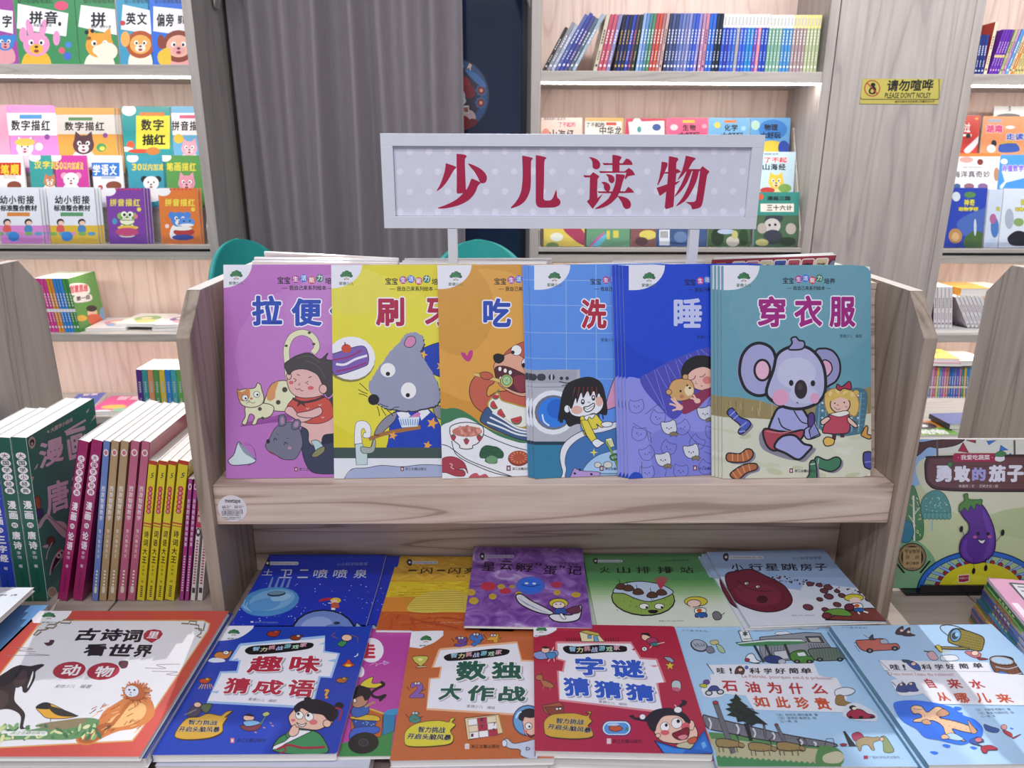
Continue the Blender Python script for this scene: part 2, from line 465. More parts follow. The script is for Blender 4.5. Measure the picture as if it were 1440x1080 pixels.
def book_meshes(m, w, l, t, cover='#ffffff', art=None, traced=True, spine=None, spine_art=None, back=None,
    r=0.0, front_mat=None, mat=None, dz=.00003, c=.0005, inset=.0012, edge='#e9e6e4', strips=0, warp=None):
 """pages and cover of a book; x from the spine to the fore edge, y up the page, z through the book"""
 mat = mat or MT['print']; spine = spine or cover; back = back or cover
 nv = strips or 1
 w0 = warp or (lambda x, y: 0.0)
 def wp(x, y):                            # straight between the strips, so printing and board bend alike
  if not warp: return 0.0
  q = min(nv-1, max(0, int(y/l*nv+1e-9))); f = y/l*nv-q
  return w0(x, l*q/nv)*(1-f)+w0(x, l*(q+1)/nv)*f
 pg = MB()
 for k in range(nv):
  y0 = inset+(l-2*inset)*k/nv; y1 = inset+(l-2*inset)*(k+1)/nv
  v = []
  for y in (y0, y1):
   for x in (c, w-inset):
    v += [(x, y, c+wp(x, y)),(x, y, t-c+wp(x, y))]
  f = [(0,4,6,2),(1,3,7,5),(0,1,5,4),(2,6,7,3)]
  if k == 0: f.append((0,2,3,1))
  if k == nv-1: f.append((4,5,7,6))
  pg.add(v, f)
 cv = MB()
 out = outline(w, l, r)
 def plate(z0, z1, ctop, cbot, top_mi=0):
  if nv == 1:
   n = len(out)
   vs = [(*p, z0) for p in out]+[(*p, z1) for p in out]
   cv.add(vs, [tuple(range(n, 2*n))], top_mi, ctop); cv.add(vs, [tuple(range(n))[::-1]], 0, cbot)
   cv.add(vs, [(i, (i+1) % n, n+(i+1) % n, n+i) for i in range(n)], 0, edge)
  else:
   for k in range(nv):
    y0, y1 = l*k/nv, l*(k+1)/nv
    q = [(0, y0),(w, y0),(w, y1),(0, y1)]
    vs = [(*p, z0+wp(*p)) for p in q]+[(*p, z1+wp(*p)) for p in q]
    cv.add(vs, [(4,5,6,7)], top_mi, ctop); cv.add(vs, [(3,2,1,0)], 0, cbot)
    cv.add(vs, [(1,2,6,5),(3,0,4,7)]+([(0,1,5,4)] if k == 0 else [])+([(2,3,7,6)] if k == nv-1 else []), 0, edge)
 plate(t-c, t, cover, edge, 1 if front_mat else 0)
 plate(0, c, edge, back)
 for k in range(nv):
  y0, y1 = l*k/nv, l*(k+1)/nv
  vs = [(0, y0,0+wp(0, y0)),(0, y0, t+wp(0, y0)),(0, y1, t+wp(0, y1)),(0, y1, wp(0, y1)),(c, y0, wp(0, y0)),(c, y0, t+wp(0, y0)),(c, y1, t+wp(0, y1)),(c, y1, wp(0, y1))]
  cv.add(vs, [(0,1,2,3),(4,7,6,5)], 0, spine)
 if art:
  A = Art(out, tracer(m, t) if traced else (lambda p: (p[0]*w/100, l-p[1]*w/100)), dz)
  art(A)
  if nv > 1:
   for sh in A.sh:
    o2 = []
    for poly in sh[2]:
     for k in range(nv):
      q = clip_poly(poly, [(-1, l*k/nv),(9, l*k/nv),(9, l*(k+1)/nv),(-1, l*(k+1)/nv)])
      if len(q) >= 3: o2.append(q)
    sh[2][:] = o2
  A.emit(cv, lambda x, y, h: (x, y, t+h+wp(x, y)), 0)
 if spine_art:
  B = Art([(0,0),(t, 0),(t, l),(0, l)], lambda p: (p[0]*t/100, l-p[1]*l/1000), dz)
  spine_art(B)
  B.emit(cv, lambda x, y, h: (-h, y, x), 0)
 return pg, cv, [mat, front_mat or mat]
def make_book(name, label, cat, group, m, w, l, t, **k):
 root = thing(name, label, cat, group, m)
 pg, cv, mats = book_meshes(m, w, l, t, **k)
 pg.build('pages', MT['page'], root)
 cv.build('cover', mats, root)
 return root
def copy_thing(root, m, label, group=None, name=None):
 r = root.copy(); COL.objects.link(r); r.matrix_world = m; r['label'] = label
 if group: r['group'] = group
 for ch in list(root.children):
  c = ch.copy(); COL.objects.link(c); c.parent = r
 return r
ORD = ['first', 'second', 'third', 'fourth', 'fifth', 'sixth', 'seventh', 'eighth', 'ninth', 'tenth', 'eleventh', 'twelfth',
  'thirteenth', 'fourteenth', 'fifteenth', 'sixteenth', 'seventeenth', 'eighteenth', 'nineteenth', 'twentieth']
def flat_m(bl, br, tl, ztop, t):
 p0, p1, p2 = at(*bl, 2, ztop), at(*br, 2, ztop), at(*tl, 2, ztop)
 u = (p1-p0); w = u.length; u.normalize(); v = Vector((0,0,1)).cross(u); l = (p2-p0).dot(v)
 return frame(p0-Vector((0,0, t)), u, v), w, l

# ---------------------------------------------------------------- printed artwork, pieces used on several covers
INK = '#241f26'
def publisher_tree(A, x, y, s=1.0, txt=True, sx=1.0, sy=1.0):
 for dx, dy, r in ((-24,-2,12),(-14,-14,13),(2,-20,14),(17,-13,13),(25,0,11),(-6,-4,12),(10,-4,12)):
  A.ell(x+dx*s*sx, y+dy*s*sy, r*s*sx, r*s*.8*sy, '#2f6b45' if dx % 2 else '#3d7d52', n=12)
 A.poly([(x-4*s*sx, y+2*s*sy),(x+4*s*sx, y+2*s*sy),(x+7*s*sx, y+22*s*sy),(x-7*s*sx, y+22*s*sy)], '#c9c9b8')
 A.ell(x-10*s*sx, y+18*s*sy, 3.5*s*sx, 4*s*sy, '#6b4a3a', n=8); A.ell(x+10*s*sx, y+18*s*sy, 3.5*s*sx, 4*s*sy, '#b5583a', n=8)
 if txt: A.text('爱德少儿', (x-42*s*sx, y+52*s*sy),(x+40*s*sx, y+52*s*sy), '#55705a', .02, asp=.95*sy/sx)
def corner_logo(A, x0, y0, rx=173, ry=138, s=1.0):
 A.poly([(x0-30, y0-30),(x0+rx, y0-30),(x0+rx, y0)]+[(x0+rx*math.cos(a*PI/20), y0+ry*math.sin(a*PI/20)) for a in range(1,11)]+[(x0-30, y0+ry)], '#ebe9f2')
 publisher_tree(A, x0+84, y0+68, s)
def series_head(A, x, y, s=1.0):
 A.text('宝宝', (x, y),(x+62*s, y+1), '#15121a', .02, asp=1.12)
 for i, (ch, c) in enumerate(zip('生活能力', ('#b03f93', '#3d74d6', '#c8474f', '#2f7a5c'))):
  cx = x+(89+39*i)*s; cy_ = y-(25 if i % 2 == 0 else 30)+(6 if i == 2 else 0)
  A.ell(cx, cy_, 20*s**.5,22, c)
  A.text(ch, (cx-13*s, cy_+13),(cx+13*s, cy_+13), '#f4f2fa', .02)
 A.text('培养', (x+232*s, y+3),(x+295*s, y+3), '#15121a', .02, asp=1.05)
 A.line([(x+22*s, y+26),(x+50*s, y+26)], 2.5, INK, False); A.line([(x+244*s, y+28),(x+272*s, y+28)], 2.5, INK, False)
 A.text('我自己来系列绘本', (x+58*s, y+38),(x+238*s, y+38), '#15121a', .02, asp=1.1)
def press_mark(A, x, y, w, h, col='#2a2530', seal='#7a2430', asp=1.0):
 A.rect(x, y-h, x+h*.8, y, seal); A.rect(x+h*.2, y-h*.75, x+h*.6, y-h*.2, '#d9cfd6')
 A.text('浙江古籍出版社', (x+h*1.1, y-h*.12),(x+w, y-h*.12), col, .01, asp=asp)
def title(A, ch, x0, y0, x1, y1, col, oc='#f6f3fa', b=.036, ow=.04):
 g = glyphs(ch, b)[2]; asp = ((y1-y0)/(x1-x0))*((g[2]-g[0])/(g[3]-g[1]))
 A.text(ch, (x0, y1),(x1, y1), col, b, oc, ow, asp=asp, res=3)

def face_eye(A, x, y, r, px=0, py=0, oc=INK):
 A.ell(x, y, r, r, '#f6f4f4', oc=oc, ow=1.5); A.ell(x+px, y+py, r*.33, r*.36, '#111014', n=12)

def art_toilet(A):
 A.view(300,360,4)
 A.ell(620,560,500,420, '#c27fc6'); A.ell(700,300,300,200, '#c585c9')
 corner_logo(A, 45,42); series_head(A, 360,155,1.16)
 title(A, '拉', 218,220,388,392, '#2a4cb4'); title(A, '便', 440,236,610,395, '#2a4cb4'); title(A, '便', 655,240,820,395, '#2a4cb4')
 cream = '#e6e5be'; br = '#5a4630'
 tail = [(424,700),(415,600),(412,520),(440,455),(500,430),(560,455),(582,510),(560,545)]
 A.line(tail, 36, br); A.line(tail, 31, cream)
 for x, y in ((540,432),(565,495),(410,505),(448,620)): A.ell(x, y, 9,7, '#4a4238')
 # running ground lines
 A.poly([(160,940),(430,880),(470,905),(440,925),(155,960)], '#9c4f9e')
 A.line([(150,958),(300,935),(460,890)], 3, '#7c3c82')
 # cat
 A.blob([(300,780),(330,720),(400,700),(450,730),(460,820),(420,870),(330,868),(285,840)], cream, br, 2.5)
 A.blob([(180,850),(230,830),(300,830),(340,850),(330,890),(300,910),(255,915),(240,945),(218,945),(232,905),(205,890),(185,945),(162,940),(180,900)], cream, br, 2.5)
 A.blob([(300,790),(320,735),(365,705),(350,760),(345,800),(315,815)], '#dd9a63')
 for x, y, r in ((402,752,15),(365,823,13),(262,860,11),(277,912,9)): A.ell(x, y, r, r, '#4c463e')
 A.blob([(135,750),(150,755),(175,748),(232,742),(248,715),(266,725),(272,750),(285,800),(270,835),(220,852),(165,840),(142,800)], cream, br, 2.5)
 A.blob([(135,750),(160,765),(200,745),(206,790),(185,812),(155,815),(145,795)], '#d98d55')
 face_eye(A, 178,797,17,4,4); face_eye(A, 244,778,17,4,2)
 A.ell(214,802,8,6, '#c96a66'); A.line([(200,818),(212,824),(226,828),(236,820)], 2.5, INK)
 for k in (-1,0,1): A.line([(205,815+k*3),(185,822+k*8)], 1.5, INK, False)
 # seat and child
 A.blob([(490,990),(560,900),(660,800),(760,770),(800,900),(800,1180),(600,1225),(520,1170)], '#39405a', INK, 2)
 A.blob([(560,980),(640,870),(760,820),(790,960),(700,1040),(560,1060)], '#22283e')
 skin = '#e9b9b4'
 A.blob([(470,900),(550,925),(670,900),(690,990),(620,1010),(600,1080),(540,1050),(530,980),(460,940)], skin, INK, 2)
 A.blob([(455,800),(510,790),(600,785),(660,820),(675,900),(610,940),(520,938),(480,905),(415,855)], '#cf5449', '#6a2b28', 2)
 A.blob([(415,850),(445,850),(470,880),(520,900),(560,910),(500,935),(450,910),(405,880)], skin, INK, 2)
 A.blob([(540,870),(600,850),(610,885),(560,910),(490,905),(470,885)], skin, INK, 2)
 for x, y in ((530,860),(600,840),(616,910),(560,905),(500,830)):
  A.line([(x-8, y-5),(x, y+2),(x+8, y-6)], 4, '#f0c8c0', False)
 A.blob([(420,640),(450,600),(530,580),(620,610),(650,690),(640,760),(590,790),(500,798),(440,770),(415,710)], skin, INK, 2)
 A.ell(425,675,14,20, skin, oc=INK)
 A.blob([(400,610),(420,590),(470,560),(540,545),(600,580),(645,545),(635,580),(690,600),(700,700),(670,770),(640,790),(612,720),(585,668),(530,640),(480,636),(445,648),(428,668),(412,650)], '#4a4446', INK, 2); A.ell(618,748,22,26, skin, oc=INK)
 A.line([(470,575),(540,562),(600,600)], 3, '#6a6260'); A.line([(520,590),(590,620),(630,690)], 3, '#6a6260')
 A.line([(470,665),(486,672)], 4, INK, False); A.line([(535,685),(552,678)], 4, INK, False)
 A.line([(452,688),(468,698),(456,708)], 4, INK, False); A.line([(535,705),(518,712),(534,722)], 4, INK, False)
 A.ell(438,712,13,10, '#d7676b'); A.ell(548,742,17,11, '#d7676b')
 A.line([(488,715),(480,722),(488,728)], 2.5, INK); A.line([(460,742),(472,752),(484,746),(496,758),(508,756)], 3, INK)
 A.line([(445,800),(500,822),(570,812),(628,788)], 13, '#4a3138')
 A.poly([(480,815),(470,850),(492,832),(520,850),(505,815)], '#4a3138')
 # rocking toy
 A.view(310,550,4.5)
 A.blob([(350,230),(390,205),(450,195),(500,240),(520,330),(500,390),(470,430),(400,432),(350,405),(300,375),(285,340),(310,300),(330,260)], '#77768c', INK, 2)
 A.blob([(372,220),(370,160),(392,148),(410,160),(414,210)], '#6d6c84', INK, 2); A.blob([(382,205),(382,168),(400,168),(402,205)], '#b58aa8')
 A.blob([(450,230),(462,190),(490,178),(508,195),(500,230),(470,245)], '#6d6c84', INK, 2); A.blob([(464,222),(472,196),(494,194),(488,226)], '#b58aa8')
 A.blob([(300,375),(340,395),(400,432),(345,405),(312,390)], '#7a3442')
 A.ell(302,318,12,14, '#1e1d28')
 for x, y in ((348,305),(415,330)): A.line([(x-12, y+10),(x-4, y-8),(x+10, y+6)], 5, INK)
 A.line([(355,270),(370,278)], 3, INK, False); A.line([(415,296),(430,300)], 3, INK, False)
 A.ell(438,360,12,10, '#c58aa6')
 A.blob([(575,318),(615,312),(650,350),(640,395),(600,412),(578,408),(600,385),(592,350)], '#b9d3d6', INK, 2)
 A.blob([(578,405),(610,370),(655,350),(658,380),(620,412),(590,418)], '#8d8a62', INK, 2)
 for d in (0,10,20): A.line([(150,345-d),(200,350),(225,420+d),(170,475)], 1.5, '#7c3c82')
 A.blob([(50,438),(85,400),(110,325),(128,330),(160,372),(200,410),(225,440),(190,460),(120,468),(70,466)], '#d3e4e6', INK, 2.5)
 A.blob([(112,325),(150,350),(195,400),(225,440),(195,420),(150,390)], '#8e98ac')
 press_mark(A, 468,507,180,26, '#4a3a55')

def art_mouse(A):
 A.view(300,360,4)
 A.ell(900,560,420,460, '#e8dc42'); A.ell(800,200,200,130, '#e6db52')
 corner_logo(A, 665,44); series_head(A, 967,160,1.13)
 title(A, '刷', 915,232,1075,395, '#b01d45'); title(A, '牙', 1190,236,1345,395, '#b01d45')
 # plate and cake
 A.ell(770,588,140,122, '#8b8446'); A.ell(775,575,135,122, '#f1f0f6')
 A.blob([(660,560),(690,545),(830,505),(868,540),(872,600),(840,625),(700,670),(668,640)], '#7d5fb0', '#3d2d63', 2)
 A.line([(670,585),(760,568),(835,530)], 9, '#a02c77'); A.line([(690,650),(780,630),(862,600)], 9, '#a02c77')
 A.line([(690,608),(740,610),(800,580),(865,560)], 13, '#f0eef6')
 A.ell(748,520,28,25, '#d14f36'); A.line([(740,485),(742,505)], 6, '#1a1a1a', False)
 # star cloth behind
 A.blob([(1150,550),(1200,510),(1300,490),(1330,600),(1300,680),(1230,660),(1190,620)], '#1b3fb0', INK, 2)
 for x, y, r in ((1180,555,26),(1282,620,30),(1290,520,22)): A.star(x, y, r, '#f0b54e', rot=-70)
 # body
 A.blob([(1240,850),(1330,850),(1330,920),(1260,910)], '#8f8d96', INK, 2)
 A.blob([(1000,905),(1040,870),(1180,850),(1260,920),(1310,1080),(1330,1240),(960,1240),(985,1040)], '#1640b5', '#122a70', 2)
 A.blob([(905,1005),(930,950),(980,900),(1030,880),(1020,925),(960,985),(930,1010)], '#8f8d9c', INK, 2)
 A.poly([(1030,880),(1090,872),(1110,900),(1060,930)], '#eef0f4'); A.poly([(1150,865),(1195,850),(1220,880),(1170,925)], '#eef0f4')
 # head
 rough = [(875,730),(890,690),(935,620),(985,550),(1040,490),(1075,445),(1120,430),(1170,445),(1185,490),(1165,540),(1190,590),(1230,650),(1265,730),(1275,800),(1250,840),(1180,860),(1080,870),(990,860),(940,840),(895,800)]
 hp = [];  rr = random.Random(3)
 for i, p in enumerate(smooth_closed(rough, 6)): hp.append((p[0]+rr.uniform(-4,4), p[1]+rr.uniform(-4,4)))
 A.poly([(x+5, y+8) for x, y in hp], '#33323c'); A.poly(hp, '#9a9db6')
 A.blob([(1075,490),(1095,455),(1130,455),(1138,485),(1115,512),(1085,510)], '#d98bb6', INK, 2)
 A.ell(982,642,42,40, '#f4f3f3'); A.ell(982,663,12,12, '#0f0f12'); A.ell(1098,757,43,46, '#f4f3f3'); A.ell(1094,783,12,12, '#0f0f12')
 A.ell(902,808,32,31, '#221a24')
 for q in ([(870,760),(845,735),(822,715)], [(868,775),(840,765),(815,750)], [(868,792),(845,780),(818,775)],
    [(920,845),(930,870),(935,900)], [(945,855),(960,880),(972,898)], [(975,865),(1000,885),(1010,900)], [(935,830),(960,842),(985,848)]):
  A.line(q, 4, '#151318')
 A.line([(1008,862),(1020,852),(1045,850)], 4, '#151318'); A.blob([(1110,905),(1150,880),(1165,890),(1140,915)], '#d77fb8')
 # brush
 A.line([(875,1030),(960,1000),(1060,980),(1165,962)], 22, '#a8703a')
 A.poly([(1040,910),(1160,905),(1150,958),(1060,965)], '#dfe9f6')
 for i in range(8): A.line([(1052+i*14,918),(1062+i*12,952)], 5, '#5d8fc4', False)
 for k in range(3): A.line([(905+k*10,1000+k*3),(915+k*10,1012)], 4, INK, False)
 for x, y, r in ((1232,940,34),(1010,1010,26),(1205,1065,26)): A.star(x, y, r, '#f0a848', rot=-75)
 A.view(310,550,4.5)
 A.rect(700,357,1420,430, '#40534f'); A.rect(700,425,1420,600, '#e9ebf2')
 A.blob([(850,250),(860,200),(890,188),(925,195),(950,230),(948,290),(905,292),(908,265),(920,262),(905,235),(890,260),(895,345),(852,352)], '#f2f2f6', '#55555f', 1.5)
 A.poly([(852,335),(898,330),(905,352),(950,358),(965,308),(980,312),(968,385),(930,392),(930,465),(860,468)], '#c6dadb', '#3a4a4a', 2)
 A.blob([(890,352),(950,356),(968,308),(982,318),(968,385),(900,392)], '#a9b0aa', '#3a4a4a', 2)
 A.poly([(780,560),(830,495),(930,485),(1020,470),(1150,478),(1280,465),(1410,470),(1420,600),(780,600)], '#a9b3d4')
 A.line([(780,560),(830,495),(930,485),(1020,470),(1150,478),(1280,465),(1410,470)], 4, '#3b4055')
 press_mark(A, 1140,505,165,26)

def art_eating(A):
 A.view(600,360,4)
 A.ell(330,450,420,380, '#e2a446'); A.ell(180,300,200,260, '#d69a3e')
 corner_logo(A, 80,48); series_head(A, 380,160,1.08)
 title(A, '吃', 318,238,475,400, '#2548b0'); title(A, '饭', 572,240,725,400, '#2548b0')
 A.blob([(192,545),(215,545),(226,560),(240,535),(258,532),(258,560),(240,592),(212,582)], '#c23a86')
 # table cloth and table
 A.blob([(60,900),(110,860),(180,860),(260,905),(330,960),(480,1020),(640,1070),(640,1300),(60,1300)], '#3f7d55')
 A.blob([(60,1010),(140,930),(215,910),(300,950),(400,1010),(520,1050),(640,1085),(700,1400),(40,1400)], '#eff0f4')
 # bear
 fur = '#c9614b'
 A.blob([(240,760),(255,700),(300,660),(350,665),(380,710),(345,740),(345,790),(420,760),(610,780),(640,940),(420,930),(300,870),(255,820)], fur, '#5a2a22', 2.5)
 A.blob([(470,520),(540,485),(620,480),(680,560),(680,760),(600,790),(500,780),(420,730),(380,620),(430,560)], '#c9604c', '#4a221c', 2)
 A.blob([(385,600),(470,545),(540,570),(600,640),(640,700),(620,760),(540,790),(440,750),(400,710),(382,650)], '#e6a98f', '#4a221c', 2)
 A.blob([(385,630),(440,620),(520,650),(580,690),(585,740),(540,770),(470,750),(400,700)], '#58202e', '#26090f', 2)
 A.blob([(480,690),(540,670),(585,700),(580,745),(520,765)], '#8c3340')
 for x, y in ((412,635),(442,645),(470,655),(418,690)): A.ell(x, y, 9,12, '#f5f3ee')
 A.blob([(375,560),(400,548),(435,560),(432,590),(405,605),(380,592)], '#191316')
 face_eye(A, 505,530,30,-20,12); face_eye(A, 572,605,38,-26,10)
 A.poly([(552,475),(562,470),(572,492),(562,498)], INK)
 A.line([(270,665),(330,680),(400,700),(440,720)], 22, '#8a6a3a'); A.line([(270,665),(330,680),(400,700),(440,720)], 16, '#e8c374')
 A.blob([(300,660),(330,652),(360,660),(372,680),(345,695),(310,685)], fur, '#5a2a22', 2)
 A.ell(450,703,36,38, '#d9c070', oc=INK); A.ell(450,700,28,30, '#6aa36a'); A.ell(450,700,20,22, '#b7d5a0')
 for k in range(6): A.line([(450,700),(450+16*math.cos(k*1.05), 700+17*math.sin(k*1.05))], 2.5, '#6aa36a', False)
 A.blob([(395,760),(410,748),(400,775),(385,785)], '#3f8a52')
 # bib
 A.blob([(345,830),(375,790),(400,770),(420,810),(480,830),(560,850),(640,840),(640,930),(590,945),(540,965),(495,955),(450,925),(400,900),(360,880)], '#f1efe6', '#b9a43a', 4)
 for x, y, r, a in ((388,788,18,10),(382,838,22,60),(424,885,24,60),(505,918,28,-15),(588,910,24,70)):
  q = [(x+r*1.15*math.cos(math.radians(a+t)), y+r*1.15*math.sin(math.radians(a+t))) for t in range(-20,205,20)]
  A.poly(q, '#2f7a48'); A.poly([(x+(px-x)*.84, y+(py-y)*.84-2) for px, py in q], '#c9414a')
  for d in (-.3, .15, .4): A.ell(x+r*d, y+r*.3,2,3, INK, n=6)
 # shirt stripes
 A.blob([(300,920),(340,850),(380,890),(450,935),(540,975),(640,960),(640,1040),(520,1030),(400,985),(330,950)], '#3d5a86', INK, 2)
 for d in (0,26,50): A.line([(340+d*.6,935-d*1.1),(420+d*.3,965-d*.9),(520,1005-d*.7),(640,1015-d*.6)], 10, '#e9edf4')
 # bowl etc
 A.line([(320,1005),(480,1070),(640,1110)], 4, INK); A.line([(140,1040),(170,1120),(280,1180),(420,1230),(640,1260)], 4, INK)
 A.line([(85,1060),(130,1075),(220,1140),(340,1190),(480,1240)], 4, INK)
 A.view(610,550,4.966)
 A.blob([(112,275),(120,245),(180,222),(260,220),(330,240),(348,270),(340,320),(305,365),(272,380),(270,398),(225,405),(182,396),(180,378),(140,345),(118,310)], '#f3f1f0', INK, 3)
 A.ell(233,282,105,38, '#c77a6c'); 
 rr = random.Random(5)
 for k in range(26):
  a = rr.uniform(0,6.28); q = rr.uniform(0, .9)**.6
  A.ell(235+95*q*math.cos(a), 275+34*q*math.sin(a), 13,9, ('#d98f7f', '#e2a394', '#b96a5c')[k % 3], rr.uniform(0,90), n=10)
 for x, y in ((136,325),(228,352),(318,328)):
  A.blob([(x-20, y-14),(x, y-20),(x+20, y-10),(x+12, y+14),(x, y+22),(x-12, y+12)], '#b03a50'); A.star(x, y-18,13, '#3d6b48', 5,-90)
 A.blob([(320,440),(335,400),(365,380),(410,385),(450,395),(485,430),(480,465),(445,470),(440,500),(395,505),(360,490),(360,470),(328,465)], '#35684a', '#20402d', 2)
 for x, y in ((350,420),(385,400),(425,412),(455,440),(345,450),(400,440)): A.ell(x, y, 24,18, '#2f5f43', oc='#24482f')
 A.blob([(365,470),(400,450),(440,465),(440,495),(400,507),(370,492)], '#6f9f72')
 A.ell(592,470,74,54, '#8a3522'); A.ell(594,463,70,48, '#bb5238')
 for k in range(14): A.line([(594+42*math.cos(k*.449), 463+28*math.sin(k*.449)),(594+60*math.cos(k*.449), 463+40*math.sin(k*.449))], 4, '#ecb292', False)
 A.ell(720,480,55,45, '#a94632')
 A.blob([(55,480),(100,458),(160,465),(215,505),(238,575),(215,540),(170,545),(215,560),(212,592),(150,592),(90,570),(50,560)], '#ab3d4a', '#6d2430', 2)
 A.line([(110,505),(130,515),(120,530),(140,545)], 5, '#e8c9c6'); A.line([(150,545),(210,550)], 4, '#7d2a35')
 A.blob([(240,612),(265,580),(300,572),(320,590),(360,578),(388,610),(380,640),(250,640)], '#c25a64')
 press_mark(A, 508,556,180,36)

def art_bath(A):
 A.view(600,360,4)
 A.rect(560,0,1500,700, '#5b93e8')
 for x in (783,952): A.line([(x, 40),(x+4,700)], 4, '#93b6ee', False)
 for y in (137,278,433,578,690): A.line([(560, y-2),(1500, y+6)], 4, '#93b6ee', False)
 corner_logo(A, 635,52); series_head(A, 920,160,1.0)
 title(A, '洗', 868,245,1013,410, '#b3213f'); title(A, '澡', 1105,245,1255,410, '#b3213f')
 A.text('爱德少儿', (980,482),(1055,482), '#26304a', .012, asp=1.1); A.text('编绘', (1072,482),(1110,482), '#26304a', .012, asp=1.1)
 # mother's arm
 A.blob([(1010,860),(1020,790),(1060,680),(1110,620),(1180,600),(1200,800),(1130,830),(1060,850)], '#d99ac0', INK, 2)
 A.blob([(1080,860),(1110,700),(1140,610),(1250,580),(1250,900),(1100,940)], '#8c2350', INK, 2)
 # washing machine
 A.blob([(560,645),(600,642),(830,640),(862,665),(862,930),(840,1050),(560,1050)], '#b9bac4')
 A.rect(560,642,845,715, '#a7a8b4')
 for x in (600,640,650): A.ell(x, 682,20,20, '#3a3c48')
 A.ell(703,682,18,18, '#2d2e38'); A.rect(698,665,708,700, '#c6c8d2')
 for x in (758,790): A.ell(x, 688,10,10, '#32343e')
 A.line([(600,738),(850,735)], 4, '#86889a', False)
 A.ell(710,880,130,125, '#eceef4'); A.ell(712,880,105,98, '#6f7486'); A.ell(715,880,90,85, '#2f7fe6'); A.ell(735,860,60,55, '#1f68d0')
 A.line([(650,890),(660,930),(690,955)], 9, '#d7e8fb')
 A.view(610,550,4.966)
 A.rect(690,352,1000,382, '#16384e'); A.rect(690,376,1600,800, '#2f7fa6')
 A.blob([(880,460),(900,380),(960,320),(1060,270),(1200,235),(1400,225),(1400,640),(930,640),(900,560)], '#e9eaf2', INK, 2.5)
 A.blob([(918,470),(950,390),(1040,320),(1180,285),(1400,262),(1400,640),(960,640),(925,540)], '#3f74b4', INK, 2)
 A.blob([(1040,560),(1100,480),(1200,430),(1400,410),(1400,700),(1060,640)], '#a9cdf0', INK, 1.5)
 for x, y in ((1318,312),(1118,428)): A.star(x, y, 30, '#e6dc5a', 4,-90, .3)
 A.blob([(945,620),(980,540),(1000,545),(1050,558),(1165,570),(1165,640),(945,640)], '#b99ad6', INK, 2)
 for x, y in ((985,575),(1040,605),(1100,580),(1130,605),(1020,550)): A.ell(x, y, 10,8, '#231a38', 30, n=8)
 A.rect(1160,575,1420,640, '#8fb3dc', INK, 2)
 # girl
 hair = '#191419'
 A.view(600,360,4)
 A.blob([(745,880),(760,780),(790,720),(850,690),(920,680),(980,710),(1005,780),(1015,890),(960,890),(930,950),(850,945),(800,960),(775,920),(750,940)], hair)
 for k in range(12):
  x = 760+k*20; A.line([(x, 800+abs(k-6)*6),(x-14+k*2,880),(x-20+k*3,930+12*math.sin(k))], 7, hair)
 A.line([(745,705),(790,715),(830,700)], 5, hair); A.line([(760,730),(800,720),(840,705)], 4, hair)
 skin = '#eef0f6'
 A.ell(790,860,17,22, skin, oc=INK)
 A.blob([(800,840),(840,780),(900,755),(960,765),(992,810),(985,860),(940,895),(870,905),(815,890)], skin, INK, 2)
 A.blob([(800,830),(810,760),(870,715),(950,725),(990,790),(985,830),(970,770),(955,800),(940,760),(920,790),(905,760),(880,800),(868,770),(845,830),(838,800),(815,860)], hair)
 for k in range(6): A.line([(835+k*24,735),(822+k*27,790)], 2, '#b0454a')
 A.ell(878,820,8,13, '#f4f4f8', oc=INK, ow=3); A.ell(938,798,8,13, '#f4f4f8', oc=INK, ow=3); A.ell(878,826,4,6, INK); A.ell(938,804,4,6, INK)
 A.ell(845,866,32,24, '#e6b3a8'); A.ell(970,818,20,28, '#e6b3a8')
 A.blob([(883,852),(910,845),(940,828),(942,850),(920,872),(895,875)], '#f7f6f8', INK, 3)
 A.line([(885,855),(905,862),(925,850),(942,842)], 3, INK); A.line([(905,825),(912,820),(918,828)], 3, INK)
 A.blob([(865,905),(900,900),(945,885),(985,930),(1010,945),(985,965),(955,945),(960,970),(880,985),(905,1020),(870,960)], '#e8d648', INK, 2)
 A.poly([(866,925),(905,920),(958,1030),(930,1050),(900,1010)], '#e8d648', INK, 2)
 A.blob([(885,905),(900,925),(915,905),(930,915),(948,890),(915,893)], '#f3f1f6', INK, 2)
 A.blob([(930,1045),(958,1028),(980,1040),(1000,1050),(985,1062),(960,1078),(940,1065)], skin, INK, 2)
 A.blob([(980,945),(1005,932),(1040,935),(1040,955),(1000,962)], skin, INK, 2)
 A.poly([(1005,1030),(1040,1022),(1056,1070),(1020,1080)], '#eef2d0', INK, 2)
 for k in range(3): A.line([(1018+k*9,1035),(1026+k*9,1070)], 4, '#c9b942', False)
 A.view(610,550,4.966)
 A.line([(1200,350),(1250,440),(1300,570)], 16, INK); A.line([(1200,350),(1250,440),(1300,570)], 11, '#8fb04a')
 A.line([(1230,455),(1270,440),(1285,470),(1245,480),(1230,455)], 14, '#3d6b3a')
 for x, y, r in ((1145,515,24),(1215,515,30),(1320,470,28)): A.ell(x, y, r, r*.8, '#d8d9cf', oc=INK)
 A.poly([(1325,500),(1365,480),(1365,430),(1330,440)], '#a03048')
 press_mark(A, 1158,556,175,34)

